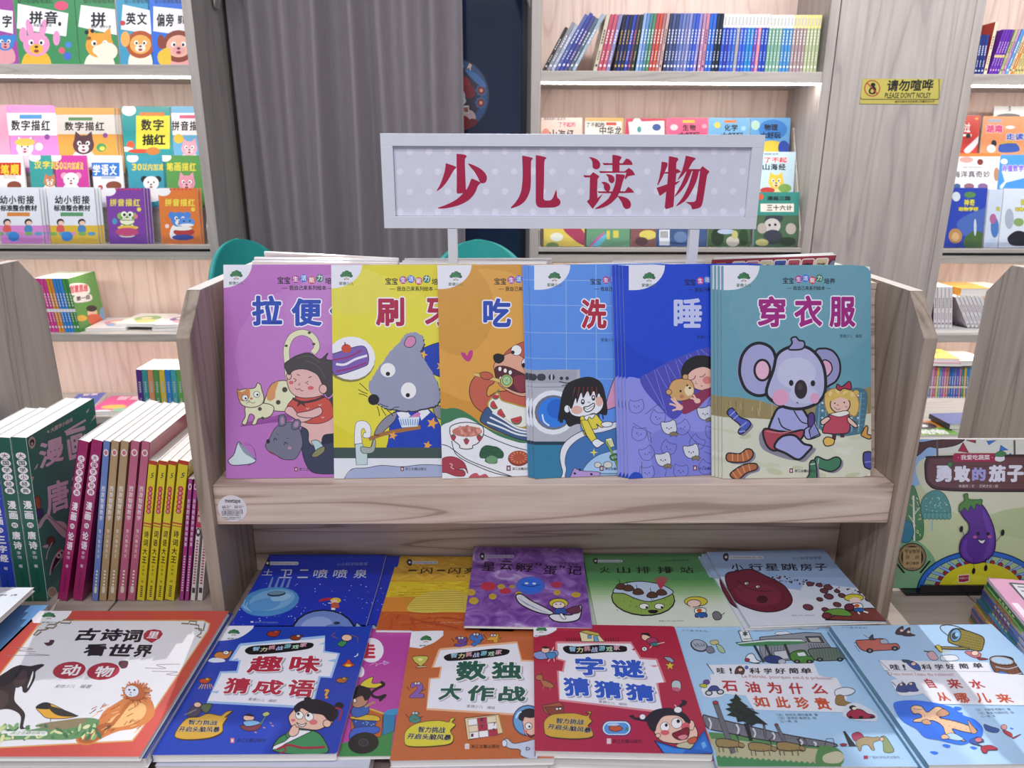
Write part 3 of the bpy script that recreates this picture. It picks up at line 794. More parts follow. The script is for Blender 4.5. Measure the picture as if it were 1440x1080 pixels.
def art_sleep(A):
 A.view(880,360,4)
 A.ell(260,300,330,300, '#1546cf')
 corner_logo(A, 47,54); series_head(A, 330,164,1.0)
 title(A, '睡', 272,245,428,402, '#c9cdf2', '#c9cdf2', .02, .01); title(A, '觉', 528,245,680,402, '#c9cdf2', '#c9cdf2', .02, .01)
 A.text('爱德少儿', (400,466),(475,466), '#10205a', .012, asp=1.1); A.text('编绘', (495,466),(530,466), '#10205a', .012, asp=1.1)
 A.blob([(-20,740),(90,690),(180,700),(520,690),(640,760),(640,1300),(-20,1300)], '#8f93e6')
 A.blob([(80,690),(130,655),(250,590),(400,530),(470,515),(490,545),(470,640),(420,760),(330,870),(265,918),(190,850),(110,760)], '#4a4cb8')
 for k in range(6): A.line([(110+k*62,665-k*28),(215+k*50,860-k*60)], 3, '#8689dc', False)
 for k in range(5): A.line([(400-k*60,530+k*28),(450-k*55,640+k*62)], 3, '#8689dc', False)
 A.blob([(310,660),(330,600),(390,562),(470,565),(530,610),(560,680),(540,740),(400,720),(330,720)], '#1c171c')
 A.blob([(345,655),(390,625),(450,620),(495,650),(505,700),(470,745),(420,755),(375,735),(350,700)], '#f0bfae', INK, 2)
 A.blob([(318,670),(340,620),(420,600),(500,620),(520,680),(495,650),(440,625),(380,640),(345,675),(335,700)], '#1c171c')
 A.ell(512,650,18,26, '#f0bfae', oc=INK); A.line([(415,680),(432,678),(448,662)], 4, INK); A.line([(365,698),(385,690),(392,672)], 4, INK)
 A.ell(458,698,26,22, '#e0827c'); A.line([(420,730),(432,733)], 4, '#a03b40'); A.line([(395,705),(392,718),(404,718)], 2.5, '#9a5a50')
 A.blob([(320,815),(380,780),(440,750),(520,740),(540,800),(420,850),(330,890),(310,850)], '#8f2f55')
 A.blob([(240,760),(262,705),(310,690),(365,700),(385,745),(375,790),(330,812),(270,810)], '#d6a66c', '#5b3c22', 2)
 for x, y in ((242,765),(335,680)): A.ell(x, y, 16,15, '#d6a66c', oc='#5b3c22')
 A.blob([(330,750),(350,730),(378,745),(375,775),(345,785)], '#f1dcb4'); A.ell(360,742,8,6, INK); A.ell(308,760,6,7, INK); A.ell(345,728,5,6, INK)
 A.ell(315,790,12,11, '#c97a5c')
 for q in ([(300,850),(262,835),(245,832)], [(300,845),(268,815),(255,800)], [(305,840),(280,815),(272,795)], [(300,860),(275,865),(262,870)], [(395,815),(375,800),(362,802)], [(400,812),(388,795),(380,780)]):
  A.line(q, 10, '#f2c4b2')
 A.ell(302,852,20,16, '#f2c4b2'); A.ell(402,815,18,14, '#f2c4b2')
 A.blob([(480,760),(500,720),(530,705),(560,760),(520,790)], '#e9e8f2', INK, 1.5)
 A.blob([(430,830),(520,760),(640,740),(640,900),(420,880)], '#8b8fe0')
 A.view(880,550,4)
 A.blob([(140,260),(260,200),(420,230),(700,180),(700,600),(200,600),(150,420)], '#8084dc')
 line = '#2a2b5e'
 for x, y, a in ((60,85,0),(180,150,20),(320,205,-20),(75,240,10),(240,320,30),(120,350,-20),(490,230,0),(310,450,10),(450,430,30),(120,460,0),(400,290,40),(500,85,20)):
  c, s_ = math.cos(math.radians(a)), math.sin(math.radians(a))
  base = [(-38,20),(-42,-10),(-36,-36),(-20,-28),(10,-32),(28,-40),(38,-22),(40,12),(10,38),(-20,36),(-38,20)]
  A.line([(x+p[0]*c-p[1]*s_, y+p[0]*s_+p[1]*c) for p in base], 2.5, line)
  for d in (-12,12): A.ell(x+d*c, y+d*s_, 3,4, line, n=8)
  A.ell(x-6*s_, y+8*c, 3,3, line, n=8)
 for q in ([(110,130),(160,90),(190,70)], [(40,180),(100,215),(150,240)], [(90,400),(90,480)], [(220,480),(240,400)], [(345,230),(400,290),(490,320)], [(440,340),(520,370)], [(120,230),(130,280)], [(135,235),(145,290)]): A.line(q, 2.5, line)
 for x, y, a in ((448,125,-10),(245,205,0),(212,385,0),(370,340,20)):
  A.blob([(x-48, y-18),(x-42, y-32),(x-24, y-30),(x+6, y-36),(x+18, y-44),(x+34, y-34),(x+42, y+6),(x+34, y+28),(x-6, y+38),(x-34, y+22)], '#d9dbe6', INK, 2)
  for d in (-14,10): A.ell(x+d, y+2,4,4, INK, n=8)
  A.ell(x-2, y+8,4,3, INK, n=8); A.poly([(x+2, y+32),(x+24, y+22),(x+50, y+34),(x+40, y+52),(x+24, y+42),(x+6, y+52)], '#8a7a5a', INK, 1.5)
 A.blob([(20,480),(50,455),(90,470),(95,520),(10,520)], '#1546c0')
 press_mark(A, 378,446,145,28, '#23245a')

def art_koala(A):
 A.view(880,360,4)
 A.ell(1000,300,420,320, '#6fa3b4')
 corner_logo(A, 580,54); series_head(A, 883,155,1.0)
 title(A, '穿', 742,228,898,400, '#a31d80'); title(A, '衣', 948,225,1105,400, '#a31d80'); title(A, '服', 1145,232,1292,400, '#a31d80')
 A.text('爱德少儿', (1204,460),(1275,460), '#2c4050', .012, asp=1.1); A.text('编绘', (1292,460),(1328,460), '#2c4050', .012, asp=1.1)
 A.poly([(520,790),(640,795),(760,815),(900,860),(1100,800),(1300,760),(1420,720),(1420,900),(520,930)], '#9a8a5c')
 rr = random.Random(2)
 for k in range(70):
  x = rr.uniform(560,1400); A.line([(x, rr.uniform(810,860)),(x+rr.uniform(-14,14), rr.uniform(870,915))], 6, ('#8a7a4e', '#b3a478', '#a3946a')[k % 3], False)
 A.poly([(520,905),(700,912),(1000,930),(1420,880),(1420,1400),(520,1400)], '#d7d7c2')
 for k in range(26):
  A.ell(rr.uniform(560,1400), rr.uniform(960,1300), rr.uniform(20,60), rr.uniform(8,20),('#cfd0b4', '#dedecd', '#c6c9a8')[k % 3], rr.uniform(-20,20), n=12)
 OUT = '#17141c'
 def sh(pts, dx=18, dy=22): A.blob([(x+dx, y+dy) for x, y in pts], '#8b8795')
 # blanket
 A.blob([(1080,800),(1120,740),(1220,760),(1300,740),(1360,780),(1340,960),(1320,1000),(1180,1010),(1070,950)], '#4a7588')
 for k in range(7):
  A.line([(1095+k*38,770),(1080+k*38,990)], 8, '#7aa0ae', False); A.line([(1085,790+k*30),(1345,770+k*30)], 8, '#5d8799', False)
 for k in range(30): A.rect(1100+k % 6*40,780+k//6*42,1112+k % 6*40,790+k//6*42, '#cfdde0')
 # ears
 ear = [(640,640),(655,560),(700,505),(760,490),(820,520),(845,590),(840,700),(800,770),(740,785),(680,755),(650,700)]
 A.blob([(x-14, y) for x, y in ear], '#9a97c2'); A.blob(ear, '#a9a7d4', OUT, 9)
 A.ell(768,642,44,58, '#eab6cf', oc=OUT, ow=7)
 ear2 = [(1065,545),(1110,520),(1165,535),(1200,585),(1205,650),(1185,700),(1150,725),(1110,740),(1070,700)]
 A.blob(ear2, '#9a98c6', OUT, 6); A.blob([(1095,620),(1115,585),(1150,600),(1160,640),(1135,675),(1105,680)], '#e3abc8', OUT, 4)
 # body
 sh([(780,960),(900,940),(980,1000),(1040,1080),(960,1130),(800,1080),(760,1020)], -10,20)
 A.blob([(800,990),(830,900),(870,850),(980,855),(1020,900),(1050,950),(1080,1000),(1040,1010),(990,1000),(920,1020),(830,1010)], '#a7a8dc', OUT, 7)
 head = [(790,770),(830,640),(850,560),(900,520),(970,505),(1040,525),(1095,585),(1120,660),(1120,760),(1085,820),(1010,855),(930,858),(850,830)]
 A.blob(head, '#b9b8dc', OUT, 9); A.ell(960,660,110,90, '#c9c8e4'); A.ell(1000,780,80,50, '#c6c5e2')
 A.blob([(915,525),(935,490),(930,465),(955,455),(975,475),(1000,480),(1005,505),(985,525)], '#9d9bca', OUT, 5)
 A.line([(850,560),(832,535)], 7, OUT)
 A.ell(870,795,46,46, '#e3a3c2'); A.ell(1062,800,26,30, '#dfa5c6')
 A.ell(930,714,13,17, '#17141c'); A.ell(1052,716,13,17, '#17141c'); A.ell(984,750,36,54, '#2b2128'); A.ell(980,735,14,20, '#4a3b40')
 A.line([(958,828),(966,822),(968,832)], 4, OUT)
 # arm
 A.line([(858,910),(880,960),(940,985),(1010,990)], 7, OUT); A.line([(945,870),(985,930),(1030,945)], 6, OUT)
 A.blob([(1025,900),(1045,880),(1060,900),(1058,950),(1040,975),(1026,960)], '#5b3a86', OUT, 4); A.blob([(1000,985),(1040,960),(1090,1000),(1080,1015),(1020,1030)], '#a7a8dc', OUT, 4)
 # doll
 A.blob([(1118,830),(1130,765),(1200,742),(1280,765),(1312,830),(1290,900),(1230,880),(1150,895)], '#e0bf6a', '#a9803a', 3)
 for k in range(9): A.ell(1135+k*20,770+12*math.cos(k), 16,14, ('#d8b35a', '#ead08a')[k % 2], n=10)
 A.ell(1205,835,56,48, '#eec3b4', oc=OUT, ow=3)
 A.blob([(1145,810),(1165,770),(1210,785),(1250,770),(1268,815),(1210,795),(1160,815)], '#dcb95e')
 A.ell(1175,828,4,5, INK); A.ell(1228,824,4,5, INK); A.ell(1192,838,7,6, '#d9958a'); A.ell(1240,848,9,7, '#e39c9c'); A.line([(1172,850),(1190,864),(1206,858)], 3, INK)
 A.blob([(1185,745),(1190,720),(1215,735),(1255,705),(1268,730),(1262,752),(1225,745),(1205,757)], '#b32c4c', OUT, 3)
 A.blob([(1105,985),(1140,900),(1160,890),(1250,890),(1255,985),(1200,1000),(1140,998)], '#c0475c', OUT, 3)
 A.blob([(1095,930),(1130,905),(1150,915),(1110,950)], '#eec3b4', OUT, 3); A.blob([(1250,905),(1300,950),(1290,965),(1250,935)], '#eec3b4', OUT, 3)
 A.blob([(1150,890),(1200,905),(1255,888),(1240,870),(1180,880)], '#f0ece2', OUT, 2)
 A.poly([(1160,998),(1185,998),(1180,1035),(1160,1030)], '#45243a'); A.poly([(1205,998),(1230,995),(1228,1020),(1206,1020)], '#45243a')
 A.blob([(1110,1040),(1130,1018),(1170,1030),(1165,1060),(1125,1068)], '#e3b858', OUT, 3)
 A.blob([(1330,990),(1350,955),(1362,965),(1358,1000),(1380,1010),(1370,1030),(1325,1010)], '#d79c4c', OUT, 3)
 # bow cloth and leg
 A.view(880,550,4)
 A.blob([(775,215),(860,225),(930,230),(1000,220),(985,270),(930,300),(840,335),(790,300)], '#b04455', OUT, 6)
 A.line([(790,225),(870,235),(940,222)], 4, '#e08a94')
 leg = [(838,320),(850,280),(890,250),(950,250),(1000,295),(1045,310),(1020,345),(970,385),(900,350)]
 sh(leg, 24,14); A.blob(leg, '#a9a9dc', OUT, 7)
 A.poly([(1030,220),(1060,180),(1090,240),(1040,265)], '#8f90c6', OUT, 4)
 def sock(pts, col, bands, bc, dx=14, dy=10):
  sh(pts, dx, dy); A.blob(pts, col, OUT, 4,4)
  for b in bands: A.line(b, 6, bc, False)
 sock([(570,122),(598,95),(640,145),(690,165),(700,195),(650,242),(632,228),(645,195),(600,155)], '#4f5cb8', [[(585,140),(615,112)], [(605,158),(632,135)], [(640,205),(680,175)], [(635,228),(672,225)]], '#9aa6e6')
 sock([(572,350),(640,352),(680,325),(712,335),(712,370),(670,398),(575,395)], '#b5683f', [[(600,352),(600,394)], [(630,352),(630,396)], [(655,345),(662,395)], [(675,332),(690,380)]], '#de9a5e')
 sock([(585,470),(640,425),(690,408),(735,410),(735,440),(680,460),(630,498)], '#b5683f', [[(600,455),(625,490)], [(625,435),(650,475)], [(655,420),(672,460)], [(690,410),(700,448)]], '#de9a5e')
 sock([(1072,368),(1130,388),(1180,370),(1208,385),(1200,425),(1150,452),(1065,420)], '#3f7a58', [[(1085,378),(1078,420)]], '#a9c7b4')
 sock([(1035,400),(1065,395),(1075,480),(1060,520),(990,520),(1030,470)], '#3f7a58', [[(1036,412),(1064,408)]], '#c3d6c8')
 sock([(1335,360),(1350,342),(1385,350),(1400,430),(1345,428)], '#4a4c9c', [[(1345,400),(1392,395)]], '#8b8cd0')
 press_mark(A, 920,460,148,26)

# ---------------------------------------------------------------- the display row on the ledge
LEDGE_Z = CZ-.423
TAU = math.radians(16.6)
def lean_m(x, y, z, a, tau=TAU):
 a = math.radians(a); h = Vector((math.sin(a), -math.cos(a), 0)); u = Vector((math.cos(a), math.sin(a), 0))
 v = -h*math.sin(tau)+Vector((0,0,1))*math.cos(tau)
 return frame((x, y, z), u, v)
def display_row():
 BW, BL, BT = .208, .2913, .0019
 rows = [('拉', (318,674), 1.7,1, art_toilet, '#bd74c0', 'purple picture book of a straining child, a spotted cat and a grey rocking toy'),
   ('刷', (470,674), 2.3,1, art_mouse, '#e3d52f', 'yellow picture book of a grey mouse holding a wooden toothbrush'),
   ('吃', (622,674), 4.5,1, art_eating, '#d79737', 'orange picture book of a bear in a watermelon bib eating at table'),
   ('洗', (752,674), 5.7,3, art_bath, '#5b93e8', 'blue tiled picture book of a girl in a bathtub by a washing machine'),
   ('睡', (884,674), 6.3,4, art_sleep, '#0d3fc6', 'dark blue picture book of a child asleep hugging a teddy bear'),
   ('穿', (1016,674), 1.5,4, art_koala, '#68a0b2', 'teal picture book of a koala dressing beside socks and a doll')]
 for key, px, ang, n, art, col, label in rows:
  p = at(*px, 2, LEDGE_Z)
  off = BT/math.cos(TAU)
  a = math.radians(ang); hh = Vector((math.sin(a), -math.cos(a), 0))
  o = p - hh*off; o.z = LEDGE_Z+.0002+BT*math.sin(TAU)*0
  m = lean_m(o.x, o.y, o.z, ang)
  root = make_book('picture_book', label, 'book', 'picture books leaning in a row on the ledge', m, BW, BL, BT,
       cover=col, art=art, spine='#dfe2e8', r=.013, c=.0004, dz=.000012)
  for k in range(1, n):
   d = -hh*(off*1.36*k) - Vector((math.cos(a), math.sin(a), 0))*(.0042*k)
   mm = m.copy(); mm.translation = m.translation+d
   copy_thing(root, mm, '%s copy behind the front %s, left edge fanned out' % (ORD[k-1], ' '.join(label.split(' of ')[0].split()) + ' of ' + ' '.join(label.split(' of ')[1].split()[:2])),
      'fanned copies behind the picture books')
# ---------------------------------------------------------------- the setting
YF = 2.75                                   # front of the wall of bookshelves
YW = 3.22                                   # rear wall with the window
TZ = CZ-.63                                 # table top
def ordinal(n):
 if n <= 20: return ORD[n-1]
 t = {2: 'twenty', 3: 'thirty', 4: 'forty', 5: 'fifty', 6: 'sixty', 7: 'seventy'}[n//10]
 e = {2: 'twentieth', 3: 'thirtieth', 4: 'fortieth', 5: 'fiftieth', 6: 'sixtieth', 7: 'seventieth'}[n//10]
 return e if n % 10 == 0 else t+'-'+ORD[n % 10-1]
def struct(name, mb, mats, bevel=0): return tag(mb.build(name, mats, None, bevel), kind='structure')

XL = at(299,270,1, YF).x                  # right side of the left bookshelf
XR0 = at(746,200,1, YF).x                 # left side of the middle bookshelf
XP0 = at(1183,0,1, YF).x; XP1 = at(1374.5,0,1, YF).x
def setting():
 struct('floor', MB().box(-4.5,4.5,-1.5,3.6, -.05,0), MT['floor'])
 # rear wall with an opening for the window
 wx0, wx1, wz0, wz1 = XL+.05, XR0+.03, .75,2.7
 w = MB(); w.box(-4.5, wx0, YW, YW+.15,0,3.1); w.box(wx1,4.5, YW, YW+.15,0,3.1)
 w.box(wx0, wx1, YW, YW+.15,0, wz0); w.box(wx0, wx1, YW, YW+.15, wz1,3.1)
 struct('wall_rear', w, MT['wall'])
 fr = MB()
 fr.box(wx0, wx0+.04, YW-.01, YW+.08, wz0, wz1); fr.box(wx1-.05, wx1, YW-.01, YW+.08, wz0, wz1)
 fr.box(wx0+.04, wx1-.05, YW-.01, YW+.08, wz0, wz0+.05); fr.box(wx0+.04, wx1-.05, YW-.01, YW+.08, wz1-.05, wz1)
 navy = plain('navy_window_frame', '#141a2c', .4)
 f = struct('window_1', fr, navy)
 gl, N, L, b = new_mat('dark_night_glass')
 b.inputs['Base Color'].default_value = (*lin('#252f52'), 1); b.inputs['Roughness'].default_value = .06
 b.inputs['Specular IOR Level'].default_value = .6
 n = N.new('ShaderNodeTexNoise'); n.inputs['Scale'].default_value = 2.2; n.inputs['Detail'].default_value = 3
 r = N.new('ShaderNodeValToRGB'); r.color_ramp.elements[0].color = (*lin('#1b2238'), 1); r.color_ramp.elements[1].color = (*lin('#38446c'), 1)
 tc = N.new('ShaderNodeTexCoord'); L.new(tc.outputs['Object'], n.inputs['Vector']); L.new(n.outputs['Fac'], r.inputs[0]); L.new(r.outputs[0], b.inputs['Base Color'])
 pane = MB().box(wx0+.04, wx1-.05, YW+.03, YW+.04, wz0+.05, wz1-.05).build('glass_pane', gl, f)
 # arched lintel over the alcove
 za = at(310,11,1,2.95).z; p = []
 for k in range(21):
  t = k/20; p.append((XL+.012+(XR0-XL-.012)*t, za+.75*math.sin(PI*t)**.75))
 p += [(XR0,3.05),(XL+.012,3.05)]
 struct('trim_1', MB().prism(p, 2.93,2.98,1), MT['wood_pillar'])
 # pillar between the two bookshelves on the right
 pl = MB().box(XP0+.003, XP1-.003, YF-.002, YW, 0,2.9)
 struct('wall_pillar', pl, MT['wood_pillar'])
 struct('wall_left', MB().box(-4.5,-4.4,-1.5, YW, 0,3.1), MT['wall'])
 struct('wall_right', MB().box(4.4,4.5,-1.5, YW, 0,3.1), MT['wall'])

# ---------------------------------------------------------------- curtain, window sticker, chairs, notice
def curtain():
 m, N, L, b = new_mat('grey_woven_curtain')
 tc = N.new('ShaderNodeTexCoord'); mp = N.new('ShaderNodeMapping'); mp.inputs['Scale'].default_value = (160,160,5)
 n = N.new('ShaderNodeTexNoise'); n.inputs['Scale'].default_value = 2; n.inputs['Detail'].default_value = 6
 L.new(tc.outputs['Object'], mp.inputs[0]); L.new(mp.outputs[0], n.inputs['Vector'])
 r = N.new('ShaderNodeValToRGB'); r.color_ramp.elements[0].position = .3; r.color_ramp.elements[1].position = .7
 r.color_ramp.elements[0].color = (*lin('#7c757c'), 1); r.color_ramp.elements[1].color = (*lin('#8b8389'), 1)
 L.new(n.outputs['Fac'], r.inputs[0]); L.new(r.outputs[0], b.inputs['Base Color'])
 b.inputs['Roughness'].default_value = .9; b.inputs['Sheen Weight'].default_value = .15
 Y = 3.1; x0 = XL+.02; x1 = at(650,60,1, Y).x
 mb = MB(); nu, nv = 150,16; vs = []; rr = random.Random(4)
 cents = [];  x = 0
 while x < 1.05: cents.append((x, rr.uniform(.6,1.25))); x += rr.uniform(.11, .165)
 for j in range(nv+1):
  z = .12+(2.75-.12)*j/nv
  for i in range(nu+1):
   u = i/nu; d = 0
   for c, a in cents: d += a*math.exp(-((u-c-.012*math.sin(z*2+c*9))/.042)**2)
   wv = .006*math.sin(z*1.7+u*30)
   vs.append((x0+(x1-x0)*u, Y-.095*d+wv, z))
 fs = [(j*(nu+1)+i, j*(nu+1)+i+1, (j+1)*(nu+1)+i+1, (j+1)*(nu+1)+i) for j in range(nv) for i in range(nu)]
 mb.add(vs, fs, 0, '#fff', True)
 o = mb.build('curtain', m); s = o.modifiers.new('thick', 'SOLIDIFY'); s.thickness = .004
 tag(o, 'long grey woven curtain hanging in folds before the dark window', 'curtain')
def window_sticker():
 Y = YW+.0295; c = at(640,134,1, Y); R = at(688,134,1, Y).x-c.x
 m = frame((c.x-R, Y, c.z-R),(1,0,0),(0,0,1))
 A = Art([(R+R*math.cos(2*PI*k/40), R+R*math.sin(2*PI*k/40)) for k in range(40)], lambda p: (R+p[0]*R/100, R-p[1]*R/100), .0001)
 mb = MB(); n = 40
 vs = [(R+R*math.cos(2*PI*k/n), R+R*math.sin(2*PI*k/n), z) for z in (-.001,0) for k in range(n)]
 mb.add(vs, [tuple(range(n, 2*n)), tuple(range(n))[::-1]]+[(k, (k+1) % n, n+(k+1) % n, n+k) for k in range(n)], 0, '#3b4463')
 A.ell(0,0,96,96, '#2f5c96', n=40); A.ell(0,0,78,78, '#3a3348', n=40)
 for k, ch in enumerate('NEW YEAR'):
  if ch == ' ': continue
  a = math.radians(-108+k*15); x, y = 86*math.sin(a+.55), -86*math.cos(a+.55); w = 6
  A.text(ch, (x-w*math.cos(a+.55), y-w*math.sin(a+.55)+5),(x+w*math.cos(a+.55), y+w*math.sin(a+.55)+5), '#efe6d2', .05, '#8a2030')
 for a in (80,105):
  x, y = 78*math.sin(math.radians(a)), -78*math.cos(math.radians(a)); A.star(x, y, 18, '#3f6fa8', 8, q=.8); A.ell(x, y, 11,11, '#a02438'); A.ell(x, y, 5,5, '#e3b98a')
 A.blob([(30,-70),(60,-60),(90,-30),(80,-22),(50,-45)], '#4f86c8')
 for x, y, r, c_ in ((20,-30,26, '#a32a40'),(40,-10,20, '#8f2236'),(8,0,22, '#c7cbe2'),(18,14,14, '#dfe2f0'),(36,60,24, '#d3b9bd'),(20,76,24, '#8f1f30'),(52,78,16, '#7c1a2c'),(-30,0,40, '#b03046'),(-40,50,30, '#c9a060')):
  A.blob([(x-r, y),(x-r*.5, y-r*.8),(x+r*.6, y-r*.7),(x+r, y+r*.2),(x+r*.3, y+r*.9),(x-r*.7, y+r*.7)], c_)
 A.rect(20,28,40,50, '#e8e2d8'); A.text('福', (23,47),(38,47), '#a02030', .03)
 A.emit(mb, lambda x, y, h: (x, y, h), 0)
 o = mb.build('window_sticker', [MT['print']]); o.matrix_world = m
 tag(o, 'round new year sticker on the dark window beside the curtain', 'sticker')
def chair(px, py, Y, rz, label):
 top = at(px, py, 1, Y)
 root = thing('shell_chair', label, 'chair', None, Matrix.Translation((top.x, Y, 0)) @ Matrix.Rotation(rz, 4, 'Z'))
 H = top.z; sh = .46
 mb = MB(); n = 14; vs = []
 for k in range(25):                      # back: a rounded upright shell, hollow side to -y
  t = math.sin(k/24*PI/2); z = sh+.03+(H-sh-.03)*t; hw = .19*max(0.0,1-max(0, (t-.5)/.5)**2.4)**.5+.003
  for i in range(n+1):
   u = -1+2*i/n; vs.append((hw*u, .02*t+.05*(1-(u*hw/.19)**2)+.12, z))
 fs = [(k*(n+1)+i, k*(n+1)+i+1, (k+1)*(n+1)+i+1, (k+1)*(n+1)+i) for k in range(24) for i in range(n)]
 mb.add(vs, fs, 0, '#fff', True); b = mb.build('backrest', MT['teal'], root)
 s = b.modifiers.new('thick', 'SOLIDIFY'); s.thickness = .012
 p = smooth_closed([(-.2, .16),(-.21, -.05),(-.15, -.22),(.15, -.22),(.21, -.05),(.2, .16)], 6)
 MB().prism(p, sh, sh+.03,2).build('seat', MT['teal'], root, .006)
 for sx in (-1,1):
  for sy_ in (-1,1):
   MB().tube([(sx*.14, sy_*.13, sh),(sx*.19, sy_*.18,0)], [.014, .011]).build('leg', MT['metal'], root)
 return root
def notice():
 Y = YF-.004; tl, tr, bl = at(1211.5,110.5,1, Y), at(1322,109,1, Y), at(1206.5,146,1, Y)
 w = at(1320,128,1, Y).x-at(1209,128,1, Y).x; l = tl.z-bl.z
 m = frame((at(1209,146,1, Y).x, YF-.002, bl.z),(1,0,0),(0,0,1))
 mb = MB(); t = .0018
 mb.box(0, w, 0, l, 0, t, 0, '#b9ad58')
 A = Art([(0,0),(w, 0),(w, l),(0, l)], tracer(m, t), .00012); A.view(1100,0,4.153)
 k = '#1a1a1e'
 A.rrect(455,456,918,582,12, k); A.rrect(459,460,914,578,10, '#bdb158')
 A.text('请勿喧哗', (608,535),(878,530), k, .03, asp=.95); A.text("PLEASE DON'T NOLSY", (597,574),(866,572), k, .02, asp=1.5)
 A.text('郴州市新华书店有限公司嘉禾分公司', (657,602),(888,599), k, .02)
 A.ell(525,516,47,49, '#a03038'); A.ell(525,516,41,43, '#bdb158')
 A.ell(530,495,14,12, k); A.blob([(515,512),(535,505),(548,520),(540,548),(512,548),(505,530)], k); A.ell(524,532,10,11, '#bdb158')
 A.line([(494,483),(556,549)], 6, '#a03038', False)
 A.emit(mb, lambda x, y, h: (x, y, t+h), 0)
 o = mb.build('notice_plate', [MT['print']]); o.matrix_world = m
 tag(o, 'small yellow quiet please notice with a red ban symbol on the pillar', 'sign')

# ---------------------------------------------------------------- bookshelves
glow, _N, _L, _b = new_mat('warm_led_strip')
_b.inputs['Emission Color'].default_value = (1.0, .93, .84,1); _b.inputs['Emission Strength'].default_value = 30.0
soft_glow = glow.copy(); soft_glow.name = 'dim_led_strip'; soft_glow.node_tree.nodes['Principled BSDF'].inputs['Emission Strength'].default_value = 24
DEP = .31                                   # depth of the bookshelves
def zpx(px, py, Y=None): return at(px, py, 1, Y or YF).z
def bookshelf(label, x0, x1, shelves, lit, post0=.033, post1=.033):
 root = thing('bookshelf', label, 'bookshelf', None, Matrix.Translation(((x0+x1)/2, YF, 0)))
 o = Vector(((x0+x1)/2, YF, 0))
 def part(name, mb, mat, bev=.0015):
  mb.v = [tuple(Vector(v)-o) for v in mb.v]; return mb.build(name, mat, root, bev)
 part('side_panel', MB().box(x0, x0+post0, YF, YW, 0,2.9), MT['wood_dark'] if x0 < -1.5 else MT['wood_pillar'])
 part('side_panel', MB().box(x1-post1, x1, YF, YW, 0,2.9), MT['wood_pillar'])
 part('back_panel', MB().box(x0+post0, x1-post1, YF+DEP, YF+DEP+.012,0,2.9), MT['wood_back'])
 for zt, th in shelves:
  part('shelf', MB().box(x0+post0, x1-post1, YF+.002, YF+DEP, zt-th, zt), MT['wood_shelf'])
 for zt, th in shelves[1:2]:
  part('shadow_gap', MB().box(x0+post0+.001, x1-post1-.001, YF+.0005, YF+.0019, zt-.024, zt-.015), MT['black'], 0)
 for i, (zt, th) in enumerate(lit):
  part('light_strip', MB().box(x0+post0+.004, x1-post1-.004, YF+(.08 if i else .006), YF+(.1 if i else .022), zt-th-(.003 if i else .006), zt-th-.0005), soft_glow if i else glow, 0)
 return root
SH1L = zpx(100,90); SH1R = zpx(960,100); SH2L = zpx(150,344); SH2R = zpx(945,348.5); SH3L = zpx(220,470); SH4L = zpx(140,586)
SH1F = zpx(1410,104); SH2F = zpx(1385,350); SH3F = zpx(1345,471); SH4F = zpx(1330,567)
def bookshelves():
 s = .036
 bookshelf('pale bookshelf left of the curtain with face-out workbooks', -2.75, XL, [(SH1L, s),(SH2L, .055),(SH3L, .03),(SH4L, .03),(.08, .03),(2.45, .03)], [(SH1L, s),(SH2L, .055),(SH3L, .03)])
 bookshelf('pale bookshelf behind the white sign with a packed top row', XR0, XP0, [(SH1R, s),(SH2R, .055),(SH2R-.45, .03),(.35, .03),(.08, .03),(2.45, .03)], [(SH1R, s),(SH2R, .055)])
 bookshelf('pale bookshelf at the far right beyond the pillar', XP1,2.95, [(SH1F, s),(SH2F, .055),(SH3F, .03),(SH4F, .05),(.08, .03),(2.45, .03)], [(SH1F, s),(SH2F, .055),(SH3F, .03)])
acr, _N, _L, _b = new_mat('clear_acrylic')
_b.inputs['Transmission Weight'].default_value = 1.0; _b.inputs['Roughness'].default_value = .02; _b.inputs['IOR'].default_value = 1.2
_b.inputs['Base Color'].default_value = (.93, .95,1,1)
STEP = .125
def rack(label, x0, x1, z):
 """three-step wooden display rack standing on a shelf, clear lips along its steps"""
 z += .0004; o = Vector(((x0+x1)/2, YF+.15, z)); root = thing('step_rack', label, 'display rack', None, Matrix.Translation(o))
 def part(name, mb, mat): mb.v = [tuple(Vector(v)-o) for v in mb.v]; return mb.build(name, mat, root, .001)
 for xa in (x0, x1-.006):
  part('end_panel', MB().prism([(YF+.02, z),(YF+.02, z+.06),(YF+.2, z+.43),(YF+.235, z+.43),(YF+.235, z)], xa, xa+.006,0), MT['wood_shelf'])
 for k in (1,2):
  y = YF+.045+.06*k
  part('step', MB().box(x0+.012, x1-.012, y, y+.06, z+STEP*k-.01, z+STEP*k), MT['wood_shelf'])
  part('riser', MB().box(x0+.012, x1-.012, y, y+.008, z+STEP*(k-1)+(.0 if k == 1 else 0)+.001, z+STEP*k-.0105), MT['wood_shelf'])
 for k in (0,1,2):
  y = YF+.012+.06*k+(0.03 if k else 0)
  part('clear_lip', MB().box(x0+.014, x1-.014, y-.0015, y+.0015, z+STEP*k+.0005-(.0 if k == 0 else .012), z+STEP*k+.035), acr)

